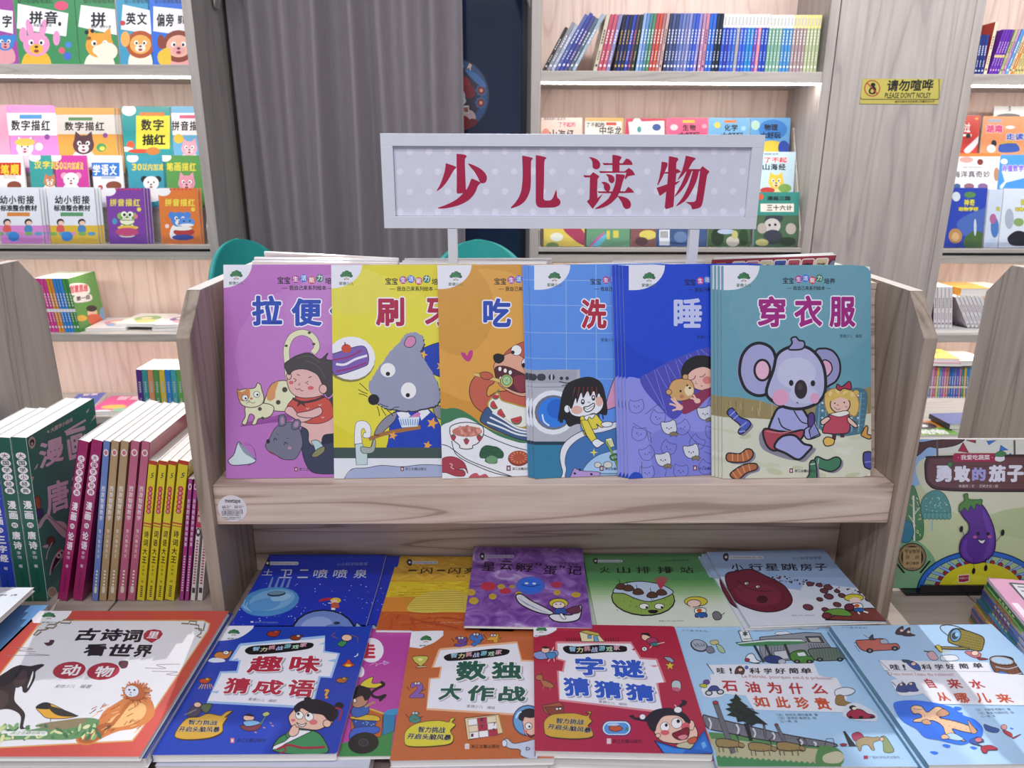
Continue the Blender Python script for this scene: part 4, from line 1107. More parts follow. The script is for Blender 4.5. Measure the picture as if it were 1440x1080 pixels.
# ---------------------------------------------------------------- table, display units, sign
def table(label, x0, x1, y0=.5, y1=1.52):
 o = Vector(((x0+x1)/2, (y0+y1)/2,0)); root = thing('display_table', label, 'table', None, Matrix.Translation(o))
 def part(name, mb, mat, bev=.002): mb.v = [tuple(Vector(v)-o) for v in mb.v]; return mb.build(name, mat, root, bev)
 part('table_top', MB().box(x0, x1, y0, y1, TZ-.03, TZ), MT['wood_table'])
 part('cabinet', MB().box(x0+.03, x1-.03, y0+.04, y1-.04, .06, TZ-.0305), MT['wood_v'])
 part('plinth', MB().box(x0+.06, x1-.06, y0+.08, y1-.08,0, .0595), MT['black'])
UX0, UX1 = -.389, .531                      # inner faces of the display unit's end panels
def display_unit(label, dx=0, dy=0, full=True):
 PT = .018; o = Vector(((UX0+UX1)/2+dx, 1.08+dy, TZ))
 root = thing('display_unit', label, 'display stand', None, Matrix.Translation(o))
 def part(name, mb, mat, bev=.0012):
  mb.v = [tuple(Vector(v)+Vector((dx, dy, 0))-o) for v in mb.v]; return mb.build(name, mat, root, bev)
 z = lambda r: CZ+r
 prof = [(.895, TZ+.0005),(.895, z(-.218)),(.944, z(-.167)),(1.216, z(-.167)),(1.265, z(-.218)),(1.265, TZ+.0005)]
 for a, b in ((UX0-PT, UX0),(UX1, UX1+PT)):
  p = part('side_panel', MB().prism(prof, a, b, 0), [MT['wood_v'] if full else MT['wood_dark']])
  e = MB(); e.prism([(.9445, z(-.1668)),(.9445, z(-.1664)),(1.2155, z(-.1664)),(1.2155, z(-.1668))], a, b, 0)
  e.v = [tuple(Vector(v)+Vector((dx, dy, 0))-o) for v in e.v]
  e.build('lit_top_strip', MT['edge'], p)  # thin pale strip paints overhead light onto the flat panel top
 for s in (0,1):
  f = (lambda y: y) if s == 0 else (lambda y: 2.16-y)
  yy = lambda a, b: (min(f(a), f(b)), max(f(a), f(b)))
  part('ledge', MB().box(UX0+.0002, UX1-.0002, *yy(.923,1.0), z(-.441), z(-.423)), MT['wood_h'])
  part('ledge_lip', MB().box(UX0+.0002, UX1-.0002, *yy(.9045, .9228), z(-.4815), z(-.423)), MT['wood_h'])
  part('back_panel', MB().box(UX0+.0002, UX1-.0002, *yy(1.03,1.042), TZ+.0005, z(-.1802)), MT['wood_h'])
  p = [(f(.959), z(-.4225)),(f(.959+.27*math.sin(TAU)), z(-.4225+.262*math.cos(TAU))),(f(.965+.27*math.sin(TAU)), z(-.4225+.262*math.cos(TAU))),(f(.965), z(-.4225))]
  part('display_board', MB().prism(p, UX0+.0002, UX1-.0002,0), MT['wood_h'])
 part('top_panel', MB().box(UX0+.0002, UX1-.0002,1.03,1.119, z(-.18), z(-.17)), MT['wood_h'])
 if full:
  c = at(327,715,1, .9043); R = .0195; n = 36; mb = MB()
  vs = [(c.x+R*math.cos(2*PI*k/n), y, c.z+R*math.sin(2*PI*k/n)) for y in (.9044, .904) for k in range(n)]
  mb.add(vs, [tuple(range(n, 2*n)), tuple(range(n))[::-1]]+[(k, (k+1) % n, n+(k+1) % n, n+k) for k in range(n)], 0, '#e4dfe2')
  m = frame((0, .904,0),(1,0,0),(0,0,1))
  A = Art([(c.x+R*math.cos(2*PI*k/n), c.z+R*math.sin(2*PI*k/n)) for k in range(n)], tracer(m, 0), .00003); A.view(240,640,4.5)
  k_ = '#23212a'
  A.text('meetape', (346,309),(443,311), k_, .02, asp=1.5)
  for i, (x0, x1) in enumerate(((326,386),(404,464))):
   A.text('名称展台' if i == 0 else '型号两层', (x0,325),(x0+24,325), k_, .02); A.text('00810214', (x0+28,325),(x1,325), k_, .02)
   A.text('规格1200', (x0,336),(x0+46,336), k_, .02)
  A.text('执行标准 3324-2017 合格', (330,350),(456,352), k_, .01)
  rr = random.Random(8); x = 322
  while x < 458: wd = rr.choice((1.5,2.5,4)); A.rect(x, 352, x+wd, 374, k_); x += wd+rr.choice((2,3,4))
  A.text('6975032014821', (326,384),(440,386), k_, .0); A.text('服务热线：湖南美泰家具有限公司', (332,398),(446,398), k_, .02); A.text('长沙市雨花区环保中路一八八号', (330,408),(442,409), k_, .02)
  A.emit(mb, lambda x, y, h: (x, .904-h, y), 0)
  for i, v in enumerate(mb.v): mb.v[i] = tuple(Vector(v)-o)
  st = mb.build('label_sticker', [MT['matte']], root); st['label'] = 'round white maker label with a barcode'
 return root

def sign():
 Y = 1.06; D = .016
 c = [at(*q, 1, Y) for q in ((533,186),(1075,191),(1064.6,321.7),(541.7,321.7))]
 x0, x1 = (c[0].x+c[3].x)/2, (c[1].x+c[2].x)/2; z1, z0 = (c[0].z+c[1].z)/2, (c[2].z+c[3].z)/2
 o = Vector(((x0+x1)/2, Y, CZ-.169)); root = thing('shelf_sign', 'white framed sign board with four large red characters above the books', 'sign', None, Matrix.Translation(o))
 def part(name, mb, mat, bev=0):
  mb.v = [tuple(Vector(v)-o) for v in mb.v]; return mb.build(name, mat, root, bev)
 b = .0165; fr = MB()
 fr.box(x0, x1, Y, Y+D, z1-b, z1); fr.box(x0, x1, Y, Y+D, z0, z0+b); fr.box(x0, x0+b, Y, Y+D, z0+b, z1-b); fr.box(x1-b, x1, Y, Y+D, z0+b, z1-b)
 fr.box(x0, x1, Y+D, Y+D+.001, z0, z1)
 part('frame', fr, MT['white_metal'], .0012)
 yf = Y+.006; mb = MB(); mb.box(x0+b+.0003, x1-b-.0003, yf, Y+D-.0005, z0+b+.0003, z1-b-.0003,0, '#dcdbea')
 m = frame((x0, yf, z0),(1,0,0),(0,0,1)); w, l = x1-x0, z1-z0
 A = Art([(b, b),(w-b, b),(w-b, l-b),(b, l-b)], tracer(m, 0), .00004)
 A.view(500,160,2.4)
 for j in range(4):
  for k in range(19):
   A.ell(150+64.2*k+(33 if j % 2 == 0 else 0)*(1 if j != 4 else 0), 128+j*67.5-k*.1,11.5,11.5, '#eceaf5', n=14)
 red = '#b01345'
 A.view(600,200,7.2)
 def stroke(p): A.poly(smooth_closed(p, 4), red)
 # shao
 A.poly(smooth_open([(302,118),(345,120),(395,130),(404,150),(388,175),(390,300),(398,485)], 3)+smooth_open([(370,515),(320,520),(304,505),(305,400),(303,250),(302,118)], 3), red)
 A.poly(smooth_open([(192,216),(205,215),(290,245),(296,262),(270,290),(215,385),(160,455),(105,495)], 3)+smooth_open([(102,488),(140,420),(175,320),(190,250),(192,216)], 3), red)
 stroke([(420,216),(470,230),(540,265),(590,310),(610,355),(600,400),(572,416),(542,408),(520,360),(480,295),(440,248)])
 A.poly(smooth_open([(455,370),(470,372),(535,402),(542,420),(520,440),(485,520),(420,590),(320,640),(200,668),(115,671)], 3)+smooth_open([(113,663),(200,632),(300,580),(370,515),(415,460),(440,400),(450,375)], 3), red)
 # er
 A.poly(smooth_open([(966,137),(985,138),(1062,155),(1074,172),(1057,200),(1055,420),(1040,510),(1000,590),(940,640),(858,670)], 3)+smooth_open([(850,662),(905,600),(945,530),(965,440),(972,300),(966,137)], 3), red)
 A.poly(smooth_open([(1104,132),(1125,133),(1200,150),(1211,168),(1192,195),(1188,400),(1182,570)], 3)+smooth_open([(1195,588),(1240,590),(1270,575),(1295,520),(1308,486),(1315,490),(1322,555),(1345,580),(1355,605),(1345,635),(1300,658),(1240,662),(1150,662),(1118,645),(1104,610)], 3)+[(1104,400)], red)
 A.view(800,200,7.2)
 # du
 stroke([(203,152),(240,155),(290,178),(316,215),(312,255),(285,274),(255,268),(240,250),(238,205),(222,170)])
 A.poly([(147,333),(213,337),(245,303),(310,345),(290,375),(286,495),(290,565),(345,520),(290,610),(240,675),(182,600),(208,575),(213,356),(156,356)], red)
 A.poly(smooth_open([(440,128),(480,132),(535,150),(515,185),(513,210),(548,210),(580,165),(625,185),(645,220),(640,230)], 2)+[(513,230),(512,293),(560,296),(605,260),(645,285),(672,330),(600,345),(572,378),(565,365),(582,308),(318,312),(304,292),(440,294),(440,230),(356,232),(340,210),(440,212)], red)
 stroke([(378,326),(420,328),(455,350),(462,385),(445,412),(420,410),(402,385),(398,355)])
 stroke([(330,404),(375,405),(410,430),(418,470),(400,500),(372,490),(355,465),(352,430)])
 A.poly(smooth_open([(475,322),(555,328),(566,345),(545,400),(520,495)], 2)+[(568,497),(600,450),(635,475),(662,510),(508,516)]+smooth_open([(490,555),(430,615),(350,660),(266,677)], 2)+smooth_open([(270,668),(340,620),(400,570),(428,516)], 2)+[(300,514),(288,492),(300,497),(440,498),(465,430),(474,380)], red)
 stroke([(495,545),(550,552),(600,575),(628,620),(620,660),(585,676),(552,655),(535,610),(510,570)])
 # wu
 A.poly(smooth_open([(938,198),(1000,210),(985,270),(945,360),(902,437)], 2)+[(895,430),(915,360),(933,260)], red)
 A.poly([(1012,142),(1030,143),(1100,158),(1110,175),(1088,205),(1086,272),(1100,270),(1138,300),(1088,318),(1080,405),(1120,390),(1122,398),(1075,437),(1060,640),(1055,655),(985,678),(970,660),(985,500),(920,545),(886,462),(900,458),(995,425),(1004,318),(960,318),(975,302),(1003,300)], red)
 A.poly(smooth_open([(1183,137),(1205,140),(1275,158),(1281,172),(1255,195),(1212,272)], 2)+[(1328,272),(1354,242),(1424,296),(1400,330)]+smooth_open([(1385,420),(1365,550),(1345,640),(1310,668),(1248,680)], 2)+[(1235,640),(1182,606),(1265,604),(1285,590),(1300,500),(1320,360),(1328,292)]+smooth_open([(1318,290),(1290,400),(1230,520),(1170,600),(1085,650)], 2)+smooth_open([(1090,636),(1150,560),(1210,440),(1255,292)], 2)+smooth_open([(1245,292),(1200,400),(1140,490),(1072,552)], 2)+smooth_open([(1070,545),(1130,440),(1175,340),(1190,292)], 2)+[(1150,340),(1102,382),(1104,372),(1145,290),(1170,200)], red)
 A.emit(mb, lambda x, y, h: (x0+x, yf-h, z0+y), 0)
 fp = part('face_board', mb, [MT['matte']]); fp['label'] = 'pale dotted board with red lettering'
 for px in (636.5,976):
  xc = at(px, 345,1, Y).x
  part('post', MB().box(xc-.0068, xc+.0068, Y+.001, Y+.014, CZ-.169+.0002, z0-.0002), MT['white_metal'], .001)
 part('base_bar', MB().box(x0+.02, x1-.02, Y-.012, Y+.03, CZ-.1699, CZ-.1692), MT['white_metal'])
# ---------------------------------------------------------------- books lying on the table: artwork
def small_head(A, x, y, w, col, pill='#c9ccd8'):
 """little reader emblem with a pale strip of small print"""
 A.rrect(x, y-7, x+w, y+9,8, pill); A.text('小牛顿分级读物·第一辑', (x+14, y+5),(x+w-8, y+6), '#5a6076', 0)
 A.blob([(x-22, y-8),(x-12, y-18),(x+4, y-16),(x+8, y),(x+2, y+18),(x-12, y+16),(x-20, y+6)], '#262a33'); A.ell(x-6, y, 7,6, '#d9dbe0')
def art_fountain(A):
 A.view(320,740,4)
 rr = random.Random(11)
 for k in range(90): A.ell(rr.uniform(0,860), rr.uniform(320,555), rr.uniform(1.5,4.5), rr.uniform(1.2,3), '#c9d6f2', n=7)
 small_head(A, 232,217,168, '#fff'); A.qtext('小小科学探索家', (612,230),(788,228),(616,215), '#8b98c4', 0)
 for ch, x0, x1 in (('土', 192,250),('卫', 285,360),('二', 392,450),('喷', 478,560),('喷', 590,670),('泉', 706,780)):
  A.qtext(ch, (x0,292 if ch != '土' else 278),(x1,292 if ch != '土' else 278),(x0+12,248), '#c3c6d6', .012)
 for x in (250,285,318,350): A.poly([(x-24,345),(x-8,345),(x+8,292),(x+2,285)], '#6f8cc4')
 A.ell(238,425,166,80, '#4f8fc9', -8); A.ell(250,415,130,58, '#76abd8', -10); A.ell(210,440,90,34, '#5b98cf', -10); A.ell(300,400,60,20, '#93c0e2', -10)
 for d in (0,14,28): A.line([(85+d, 400+d),(78+d, 435+d*.6),(105+d, 470+d*.4)], 4, '#9cc4ea')
 A.ell(275,380,52,16, '#27384e', -4); A.ell(275,376,46,11, '#6f8fa6', -4)
 A.ell(540,590,180,122, '#11152e'); A.ell(540,592,170,116, '#6f87c6'); A.ell(500,560,90,50, '#93a8da', -10); A.ell(600,590,70,40, '#5d76ba'); A.ell(615,545,18,8, '#20304a')
 A.blob([(715,590),(725,545),(750,560),(780,600),(760,640),(720,640)], '#8fb0c8', '#11152e', 3)
 A.blob([(512,425),(530,408),(580,402),(575,415),(540,420)], '#b8283c')
 A.ell(608,418,30,16, '#e3c23c'); A.ell(602,424,18,12, '#f0cdb8'); A.blob([(590,432),(620,432),(625,458),(584,458)], '#c25a3c'); A.ell(590,465,8,6, '#eee'); A.ell(600,466,6,6, '#eee'); A.line([(586,434),(566,432)], 5, '#f0cdb8')
 A.rect(130,534,146,543, '#c6cbe0'); A.text('湖南少年儿童出版社', (150,544),(282,546), '#8d9ad0', 0)
def art_twinkle(A):
 A.view(320,740,4)
 rr = random.Random(6)
 A.poly([(860,480),(1420,480),(1420,700),(820,700)], '#bf5a2c')
 for k in range(26): A.line([(rr.uniform(860,1300), 470+rr.uniform(0,110)),(rr.uniform(900,1400), 470+rr.uniform(0,110))], rr.uniform(5,14),('#a94a28', '#c9672f', '#b84c26')[k % 3], False)
 A.poly([(900,310),(1420,310),(1420,420),(870,400)], '#e0c22c')
 for k in range(50):
  x = rr.uniform(900,1380); y = rr.uniform(312,400); A.line([(x, y),(x+rr.uniform(20,70), y+rr.uniform(-6,6))], 5, ('#ead440', '#d6ae28', '#cda22a')[k % 3], False)
 A.poly([(870,400),(1420,400),(1420,490),(850,480)], '#d98a34')
 A.blob([(1010,470),(1060,400),(1150,368),(1260,358),(1340,380),(1420,400),(1420,480),(1250,482),(1100,488)], '#d8c356')
 for k in range(9): A.line([(950+k*10,375+k*12),(1330,365+k*13)], 3, '#b99a2c', False)
 A.poly([(900,110),(1420,110),(1420,312),(880,306)], '#dcae3c')
 for k in range(30): A.line([(rr.uniform(930,1200), rr.uniform(160,300)),(rr.uniform(1100,1400), rr.uniform(160,300))], rr.uniform(6,18),('#cf9c34', '#e2ba48', '#d6a838')[k % 3], False)
 small_head(A, 1030,205,155, '#fff')
 for ch, x0, x1 in (('一', 1015,1062),('闪', 1085,1150),('一', 1175,1222),('闪', 1240,1308),('亮', 1330,1400)):
  yb = 268 if ch != '一' else 254; A.qtext(ch, (x0, yb),(x1, yb),(x0+6, yb-(34 if ch != '一' else 8)), '#3a2a1c', .012)
 A.text('萤火虫', (1285,288),(1335,286), '#5a4526', 0)
 A.text('湖南少年儿童出版社', (1195,548),(1330,546), '#e0b090', 0)
def art_nebula(A):
 A.view(640,740,4.5)
 rr = random.Random(9)
 small_head(A, 178,207,195, '#fff', '#a79cc0'); A.qtext('小小科学探索家', (610,246),(780,262),(612,228), '#2a1c3c', 0)
 for ch, x0, x1, y in (('星', 168,250,283),('云', 280,360,278),('孵', 380,490,288),('“', 505,545,252),('蛋', 555,640,305),('”', 655,690,268),('记', 705,800,305)):
  h = 50 if ch not in '“”' else 14; A.qtext(ch, (x0, y),(x1, y+6),(x0+8, y-h), '#170f20', .015)
 for x, y, rx, ry, c in ((210,380,40,22, '#c2344c'),(318,410,30,15, '#c2344c'),(642,370,30,16, '#b23a58'),(100,418,24,17, '#c9a53c'),(118,472,25,18, '#c9a53c'),(238,445,20,15, '#c9a53c'),(292,382,20,13, '#c7a246'),(360,382,16,8, '#b99a46'),(645,420,18,13, '#c9a53c'),(765,434,24,14, '#c9a53c'),(403,428,18,12, '#c9a53c')):
  A.ell(x, y, rx*1.25, ry*1.25, c, 0, n=14); A.ell(x, y, rx*.7, ry*.7, c)
  if ry < 20 and rx < 26: A.ell(x-5, y-2,2,2, INK, n=6); A.ell(x+6, y-2,2,2, INK, n=6)
 A.ell(478,376,92,58, '#4a6ad0'); A.ell(478,374,70,44, '#2f6fe6'); A.line([(415,368),(478,382),(540,370)], 4, '#13285e'); A.ell(452,362,12,6, '#dfe8fa'); A.ell(500,364,12,6, '#dfe8fa')
 wing = [(385,440),(420,430),(480,470),(560,510),(620,545),(600,560),(520,545),(440,510),(400,480)]
 A.blob(wing, '#dcdde4', INK, 4)
 for k in range(5): A.line([(395+k*12,452+k*10),(500+k*22,520+k*8)], 3, '#9a9cae')
 A.blob([(595,570),(630,555),(740,560),(790,500),(800,530),(780,590),(700,608),(630,600)], '#e6e6ee', INK, 4)
 A.ell(655,488,60,30, '#d6c23e', oc=INK); A.ell(655,500,40,22, '#f0dcd6', oc=INK); A.ell(640,495,5,4, INK, n=8); A.ell(668,494,5,4, INK, n=8)
 A.blob([(635,525),(690,520),(710,550),(640,555)], '#3a5aa6', INK, 2); A.blob([(670,550),(700,580),(690,590),(665,570)], '#eee', INK, 2); A.blob([(700,530),(780,505),(790,545),(740,555)], '#6a3550', INK, 2)
def art_volcano(A):
 A.view(640,740,4.5)
 A.poly([(760,120),(2100,120),(2100,342),(770,340)], '#4f8f58')
 for k in range(10): A.poly([(780,340+k*16),(2100,342+k*16),(2100,362+k*16),(780,362+k*16)], ['#5f9a58', '#6ca263', '#7bab70', '#8ab57d', '#99bf8a', '#a8c898', '#b7d0a8', '#c4d6b6', '#ced9c2', '#d4dccb'][k])
 A.poly([(780,500),(2100,500),(2100,700),(780,700)], '#d8dfd2')
 small_head(A, 895,220,165, '#fff'); A.view(920,740,3.79); A.text('小小科学探索家', (30,190),(190,186), '#16301f', 0); A.view(640,740,4.5)
 for ch, x0, x1 in (('火', 918,980),('山', 1026,1110),('排', 1148,1240),('排', 1282,1376)): A.qtext(ch, (x0,298),(x1,297),(x0-4,256), '#10201a', .015)
 A.view(920,740,3.79); A.qtext('排', (20,250),(105,248),(14,216), '#10201a', .015); A.qtext('站', (140,250),(212,250),(134,216), '#10201a', .015)
 A.view(640,740,4.5)
 A.ell(1190,460,204,110, INK, 4); A.ell(1190,458,196,103, '#8fac52', 4)
 A.blob([(1000,420),(1030,378),(1100,356),(1190,350),(1300,370),(1370,405),(1372,430),(1300,462),(1220,478),(1140,458),(1070,428)], '#c2d3ea', INK, 3)
 for x, y in ((1050,385),(1098,395),(1158,418),(1246,438),(1305,422)):
  A.blob([(x-34, y+8),(x-18, y-18),(x+14, y-20),(x+36, y+8),(x, y+18)], '#5a3a2c', INK, 2); A.line([(x-6, y-18),(x-12, y-46)], 4, INK, False)
 for k in range(9): A.line([(1300,400),(1262+k*11,318+abs(k-4)*3)], 6, '#b8405a')
 rr = random.Random(3)
 for k in range(26): x = rr.uniform(1020,1370); y = 470+rr.uniform(-20,70); A.line([(x, y),(x+3, y+12)], 3, '#4c6a2c', False)
 for x in (1196,1292): A.ell(x, 508,30,18, '#f2f2ee', oc=INK); A.ell(x+16,514,8,7, INK)
 A.blob([(1220,535),(1250,530),(1285,535),(1270,552),(1235,552)], '#1d141c')
 A.text('湖南少年儿童出版社', (1288,606),(1450,604), '#5a6a5a', 0)
 A.view(920,740,3.79)
 A.ell(222,402,62,26, '#d6c63e', oc=INK); A.ell(212,412,36,20, '#f0cfc0', oc=INK); A.blob([(218,440),(270,438),(272,465),(222,466)], '#f0efe6', INK, 2); A.ell(240,450,14,10, '#cf5a2c')
 A.blob([(225,465),(272,462),(280,485),(222,486)], '#2f5fa8', INK, 2); A.line([(240,485),(238,498)], 6, '#f0cfc0', False); A.line([(268,485),(270,498)], 6, '#f0cfc0', False)
 A.blob([(310,470),(325,455),(345,460),(360,480),(350,498),(322,498)], '#77777c', INK, 2); A.line([(355,478),(375,462)], 4, INK); A.line([(205,430),(190,440),(200,420)], 7, '#f0cfc0')
def art_asteroid(A):
 A.view(920,740,3.79)
 A.poly([(280,90),(1000,110),(1080,275),(300,268)], '#93abcf')
 A.poly([(560,268),(1080,275),(1180,400),(700,330)], '#9fb6dc'); A.poly([(800,300),(1180,340),(1230,440),(760,380)], '#d3dae6')
 small_head(A, 388,172,195, '#fff'); A.qtext('小小科学探索家', (735,184),(895,180),(732,170), '#27364a', 0)
 for ch, x0, x1 in (('小', 415,478),('行', 508,582),('星', 596,668),('跳', 680,768),('房', 782,846),('子', 862,925)): A.qtext(ch, (x0,238),(x1,238),(x0-10,202), '#10141c', .016)
 A.blob([(380,262),(440,240),(520,232),(600,268),(650,290),(700,325),(735,385),(720,425),(660,452),(580,456),(500,435),(440,405),(400,350)], '#6b1f34', INK, 3)
 A.blob([(430,330),(520,300),(620,320),(680,370),(640,420),(540,420),(460,390)], '#7a2840')
 for x, y in ((492,305),(552,323)): A.ell(x, y, 12,8, '#e6dfe2', oc=INK); A.ell(x+3, y+1,4,4, INK, n=8)
 A.line([(440,290),(500,330),(570,346),(630,345)], 3, INK); A.ell(575,390,28,18, '#4a1424', oc=INK); A.line([(430,320),(470,350)], 3, INK)
 rr = random.Random(14)
 for k in range(70):
  t = rr.uniform(0,1); x = 600+t*500+rr.uniform(-30,30); y = 262+t*90+rr.uniform(-12,16); r = rr.uniform(2,6)
  A.ell(x, y, r*1.3, r*.9, ('#5a3a44', INK)[k % 2], n=7)
 for x, y, rx in ((830,308,20),(880,314,18),(926,326,24),(905,345,22),(975,347,16),(930,375,26),(882,390,18),(820,432,28),(975,418,22),(1000,370,20),(1090,372,16),(1145,390,22),(912,445,20)):
  A.ell(x, y, rx, rx*.55, '#6d3a44', 12, oc=INK, ow=2)
 A.blob([(930,495),(980,468),(1080,445),(1180,440),(1260,490),(1260,505),(940,500)], '#7a3a34', INK, 3)
 A.blob([(900,470),(930,445),(1000,440),(1050,465),(1040,480),(960,475)], '#6a9a44', INK, 2); A.ell(920,478,26,16, '#7a2f3c', oc=INK)
 A.ell(1064,382,52,20, '#d6c83e', oc=INK); A.ell(1070,395,30,14, '#efd3c8'); A.blob([(1050,415),(1100,412),(1110,440),(1060,442)], '#f0f0ee', INK, 2); A.ell(1080,425,14,9, '#cf5a34')
 A.blob([(1065,440),(1112,438),(1120,455),(1075,458)], '#2f5fa8', INK, 2); A.line([(1085,458),(1095,470)], 7, '#f0e8e2', False); A.line([(1115,455),(1140,462)], 7, '#f0e8e2', False); A.ell(1040,432,26,18, '#6d2a3c', oc=INK)
 A.text('湖南少年儿童出版社', (735,480),(860,478), '#6a6f80', 0)

def banner(A, pts, edge, ow=7): A.poly(pts, '#eceaf2', edge, ow)
def burst(A, pts, l1, l2, col='#d3a43c'):
 A.blob([(x+3, y+6) for x, y in pts], '#3a2c1a'); A.blob(pts, col, '#4a3a1c', 2)
 A.qtext(*l1[:1], *l1[1:4], '#16121a', .03, '#f1eee2', .02); A.qtext(*l2[:1], *l2[1:4], '#16121a', .03, '#f1eee2', .02)
def tag_cloud(A, bl, br, tl, pts, seed=0):
 A.blob(pts, '#141216')
 s = '智力挑战游戏家'; cols = ('#9fd0e6', '#e6e0a8', '#eaa9b4', '#b9c9f0', '#8fd0e0', '#b8e0c0', '#e9b6c6'); n = len(s)
 for i, ch in enumerate(s):
  f = lambda t: (bl[0]+(br[0]-bl[0])*t, bl[1]+(br[1]-bl[1])*t+(4 if i % 2 else -3))
  a = f(i/n); b = f((i+.86)/n); A.qtext(ch, a, b, (a[0]+tl[0]-bl[0], a[1]+tl[1]-bl[1]), cols[i], .02)
def art_idioms(A):
 A.view(200,850,3.79)
 A.poly([(440,100),(600,100)]+[(600-k*10,118+k*10-(k*k)*.35) for k in range(1,12)]+[(440,192),(395,195),(420,118)], '#eceaf2')
 publisher_tree(A, 488,152, .72, True, 1.25, .9)
 banner(A, [(522,215),(974,172),(968,252),(1048,262),(1005,388),(945,385),(905,550),(345,520),(420,362),(505,360),(520,300),(468,300)], '#9cc0ea')
 for p in ([(940,215),(972,200),(972,212)], [(985,300),(1040,288),(1036,310)], [(470,300),(510,285),(512,300)], [(360,465),(410,460),(400,475)]): A.poly(p, '#9cc0ea')
 tag_cloud(A, (585,252),(880,228),(592,230), [(550,240),(590,222),(700,214),(850,204),(905,206),(912,222),(880,238),(760,255),(600,268),(556,260)])
 red = '#b3243f'
 for ch, bl, br, tl in (('趣', (552,366),(735,358),(585,278)),('味', (775,362),(938,365),(800,272)),('猜', (425,475),(560,478),(455,390)),('成', (580,472),(735,485),(612,395)),('语', (762,490),(905,495),(790,400))):
  A.qtext(ch, bl, br, tl, red, .035, '#f6f4f8', .035, sh='#a9a6b4')
 A.text('爱德少儿', (562,512),(648,518), '#3a3844', 0); A.text('编绘', (668,520),(712,522), '#3a3844', 0)
 burst(A, [(175,690),(205,640),(245,605),(300,600),(350,582),(410,592),(425,590),(450,572),(480,568),(440,602),(455,600),(430,640),(425,680),(360,710),(250,720),(185,712)],
   ('智力挑战', (242,640),(398,645),(250,614)),('开启头脑风暴', (190,680),(410,682),(200,650)))
 # boy in green
 sk = '#f0c3ae'
 A.blob([(700,780),(720,720),(765,690),(840,665),(930,680),(975,730),(985,790),(850,800)], '#3f8f58', INK, 3)
 A.blob([(765,695),(800,660),(850,650),(840,690),(790,720)], '#3f8f58', INK, 2)
 A.poly([(830,668),(905,675),(760,745),(730,768),(695,775),(700,755),(760,730)], '#f0eff2', INK, 2)
 A.line([(720,772),(780,750),(860,765),(975,760)], 12, '#a8283c'); A.line([(745,755),(765,775),(735,795)], 8, '#a8283c')
 A.blob([(790,640),(780,600),(800,570),(840,530),(920,540),(1000,590),(1015,630),(980,650),(930,670),(850,662),(810,655)], sk, INK, 3)
 A.ell(985,635,22,20, sk, oc=INK)
 A.blob([(815,575),(810,545),(850,515),(920,505),(990,525),(1040,560),(1040,600),(1010,625),(985,615),(960,590),(900,580),(850,555),(835,580)], '#17131a')
 A.ell(882,506,20,13, '#17131a'); A.ell(1050,540,24,18, '#17131a'); A.line([(1030,552),(1062,565),(1050,620)], 9, '#a8283c')
 face_eye(A, 838,592,21,-6,-8); face_eye(A, 890,600,23,-6,-8); A.ell(805,618,12,8, '#e0777a'); A.ell(912,628,22,14, '#e0777a')
 A.line([(845,572),(830,565)], 4, INK); A.line([(895,565),(915,572)], 4, INK); A.blob([(822,630),(850,642),(875,632),(862,650),(842,650)], '#f7f5f4', INK, 2)
 A.blob([(780,690),(795,655),(815,640),(822,655),(835,655),(830,690),(800,705)], sk, INK, 2)
 # small figures round the edge
 def critter(x, y, s, c, c2):
  A.blob([(x-40*s, y),(x-20*s, y-16*s),(x+18*s, y-14*s),(x+42*s, y-22*s),(x+30*s, y+4*s),(x+10*s, y+16*s),(x-24*s, y+14*s)], c, INK, 2); A.ell(x+14*s, y-12*s, 13*s, 9*s, c2, oc=INK, ow=1.5); A.ell(x+12*s, y-13*s, 3*s, 2.5*s, INK, n=7)
 critter(700,158, .9, '#a83428', '#c9503a'); critter(820,178, .8, '#8a3a24', '#d9c9b8'); critter(430,272,1.2, '#d07f38', '#e9e4e0'); A.blob([(350,300),(380,285),(430,290),(440,305),(380,310)], '#dfe4ef')
 critter(335,408, .8, '#c9472f', '#e9b23c')
 for k in range(6): A.line([(320+k*9,425),(300+k*16,450)], 4, '#e0a63a')
 A.ell(1090,178,28,18, sk, oc=INK); A.line([(1040,180),(1010,165),(1030,150)], 4, '#8a5a34'); A.line([(1110,165),(1145,175),(1150,205)], 4, '#8a5a34'); A.blob([(1060,195),(1090,200),(1070,225),(1040,215)], '#3f8f58', INK, 1.5)
 A.blob([(1065,325),(1085,310),(1100,290),(1115,312),(1132,322),(1100,335)], '#d94a2a', INK, 1.5); A.ell(1098,325,16,7, '#e9c23c'); critter(1065,405, .8, '#b5662c', '#d9a23c')
 A.text('?', (972,505),(1000,500), '#e0a24a', .03, INK, .02); A.text('♪', (1128,280),(1146,282), '#e6e0f0', .0)
 A.blob([(240,592),(260,550),(300,520),(320,540),(310,580),(280,600)], '#4a4458', INK, 2); A.ell(295,535,20,14, sk, oc=INK); A.blob([(320,535),(370,530),(362,560),(340,580),(315,560)], '#5a6a4a', INK, 2); A.line([(225,590),(290,560)], 5, '#8a8a90')
 A.blob([(520,650),(560,640),(630,632),(620,665),(560,675)], '#7a3a44', INK, 2); A.ell(568,604,30,18, sk, oc=INK); A.blob([(545,592),(570,582),(600,598),(570,596)], INK); A.blob([(540,625),(600,618),(630,635),(560,650)], '#7fb0dc', INK, 2); A.line([(630,640),(662,590)], 5, '#6a8a3a'); A.blob([(640,585),(665,572),(680,585),(655,598)], '#b9c878', INK, 1.5)
 for x, y in ((680,630),(690,645),(645,655),(600,680)): A.line([(x, y),(x+10, y+4)], 4, '#e0a24a', False)
 press_mark(A, 470,738,185,26, '#1c1a30', '#c9727e', 1.3)
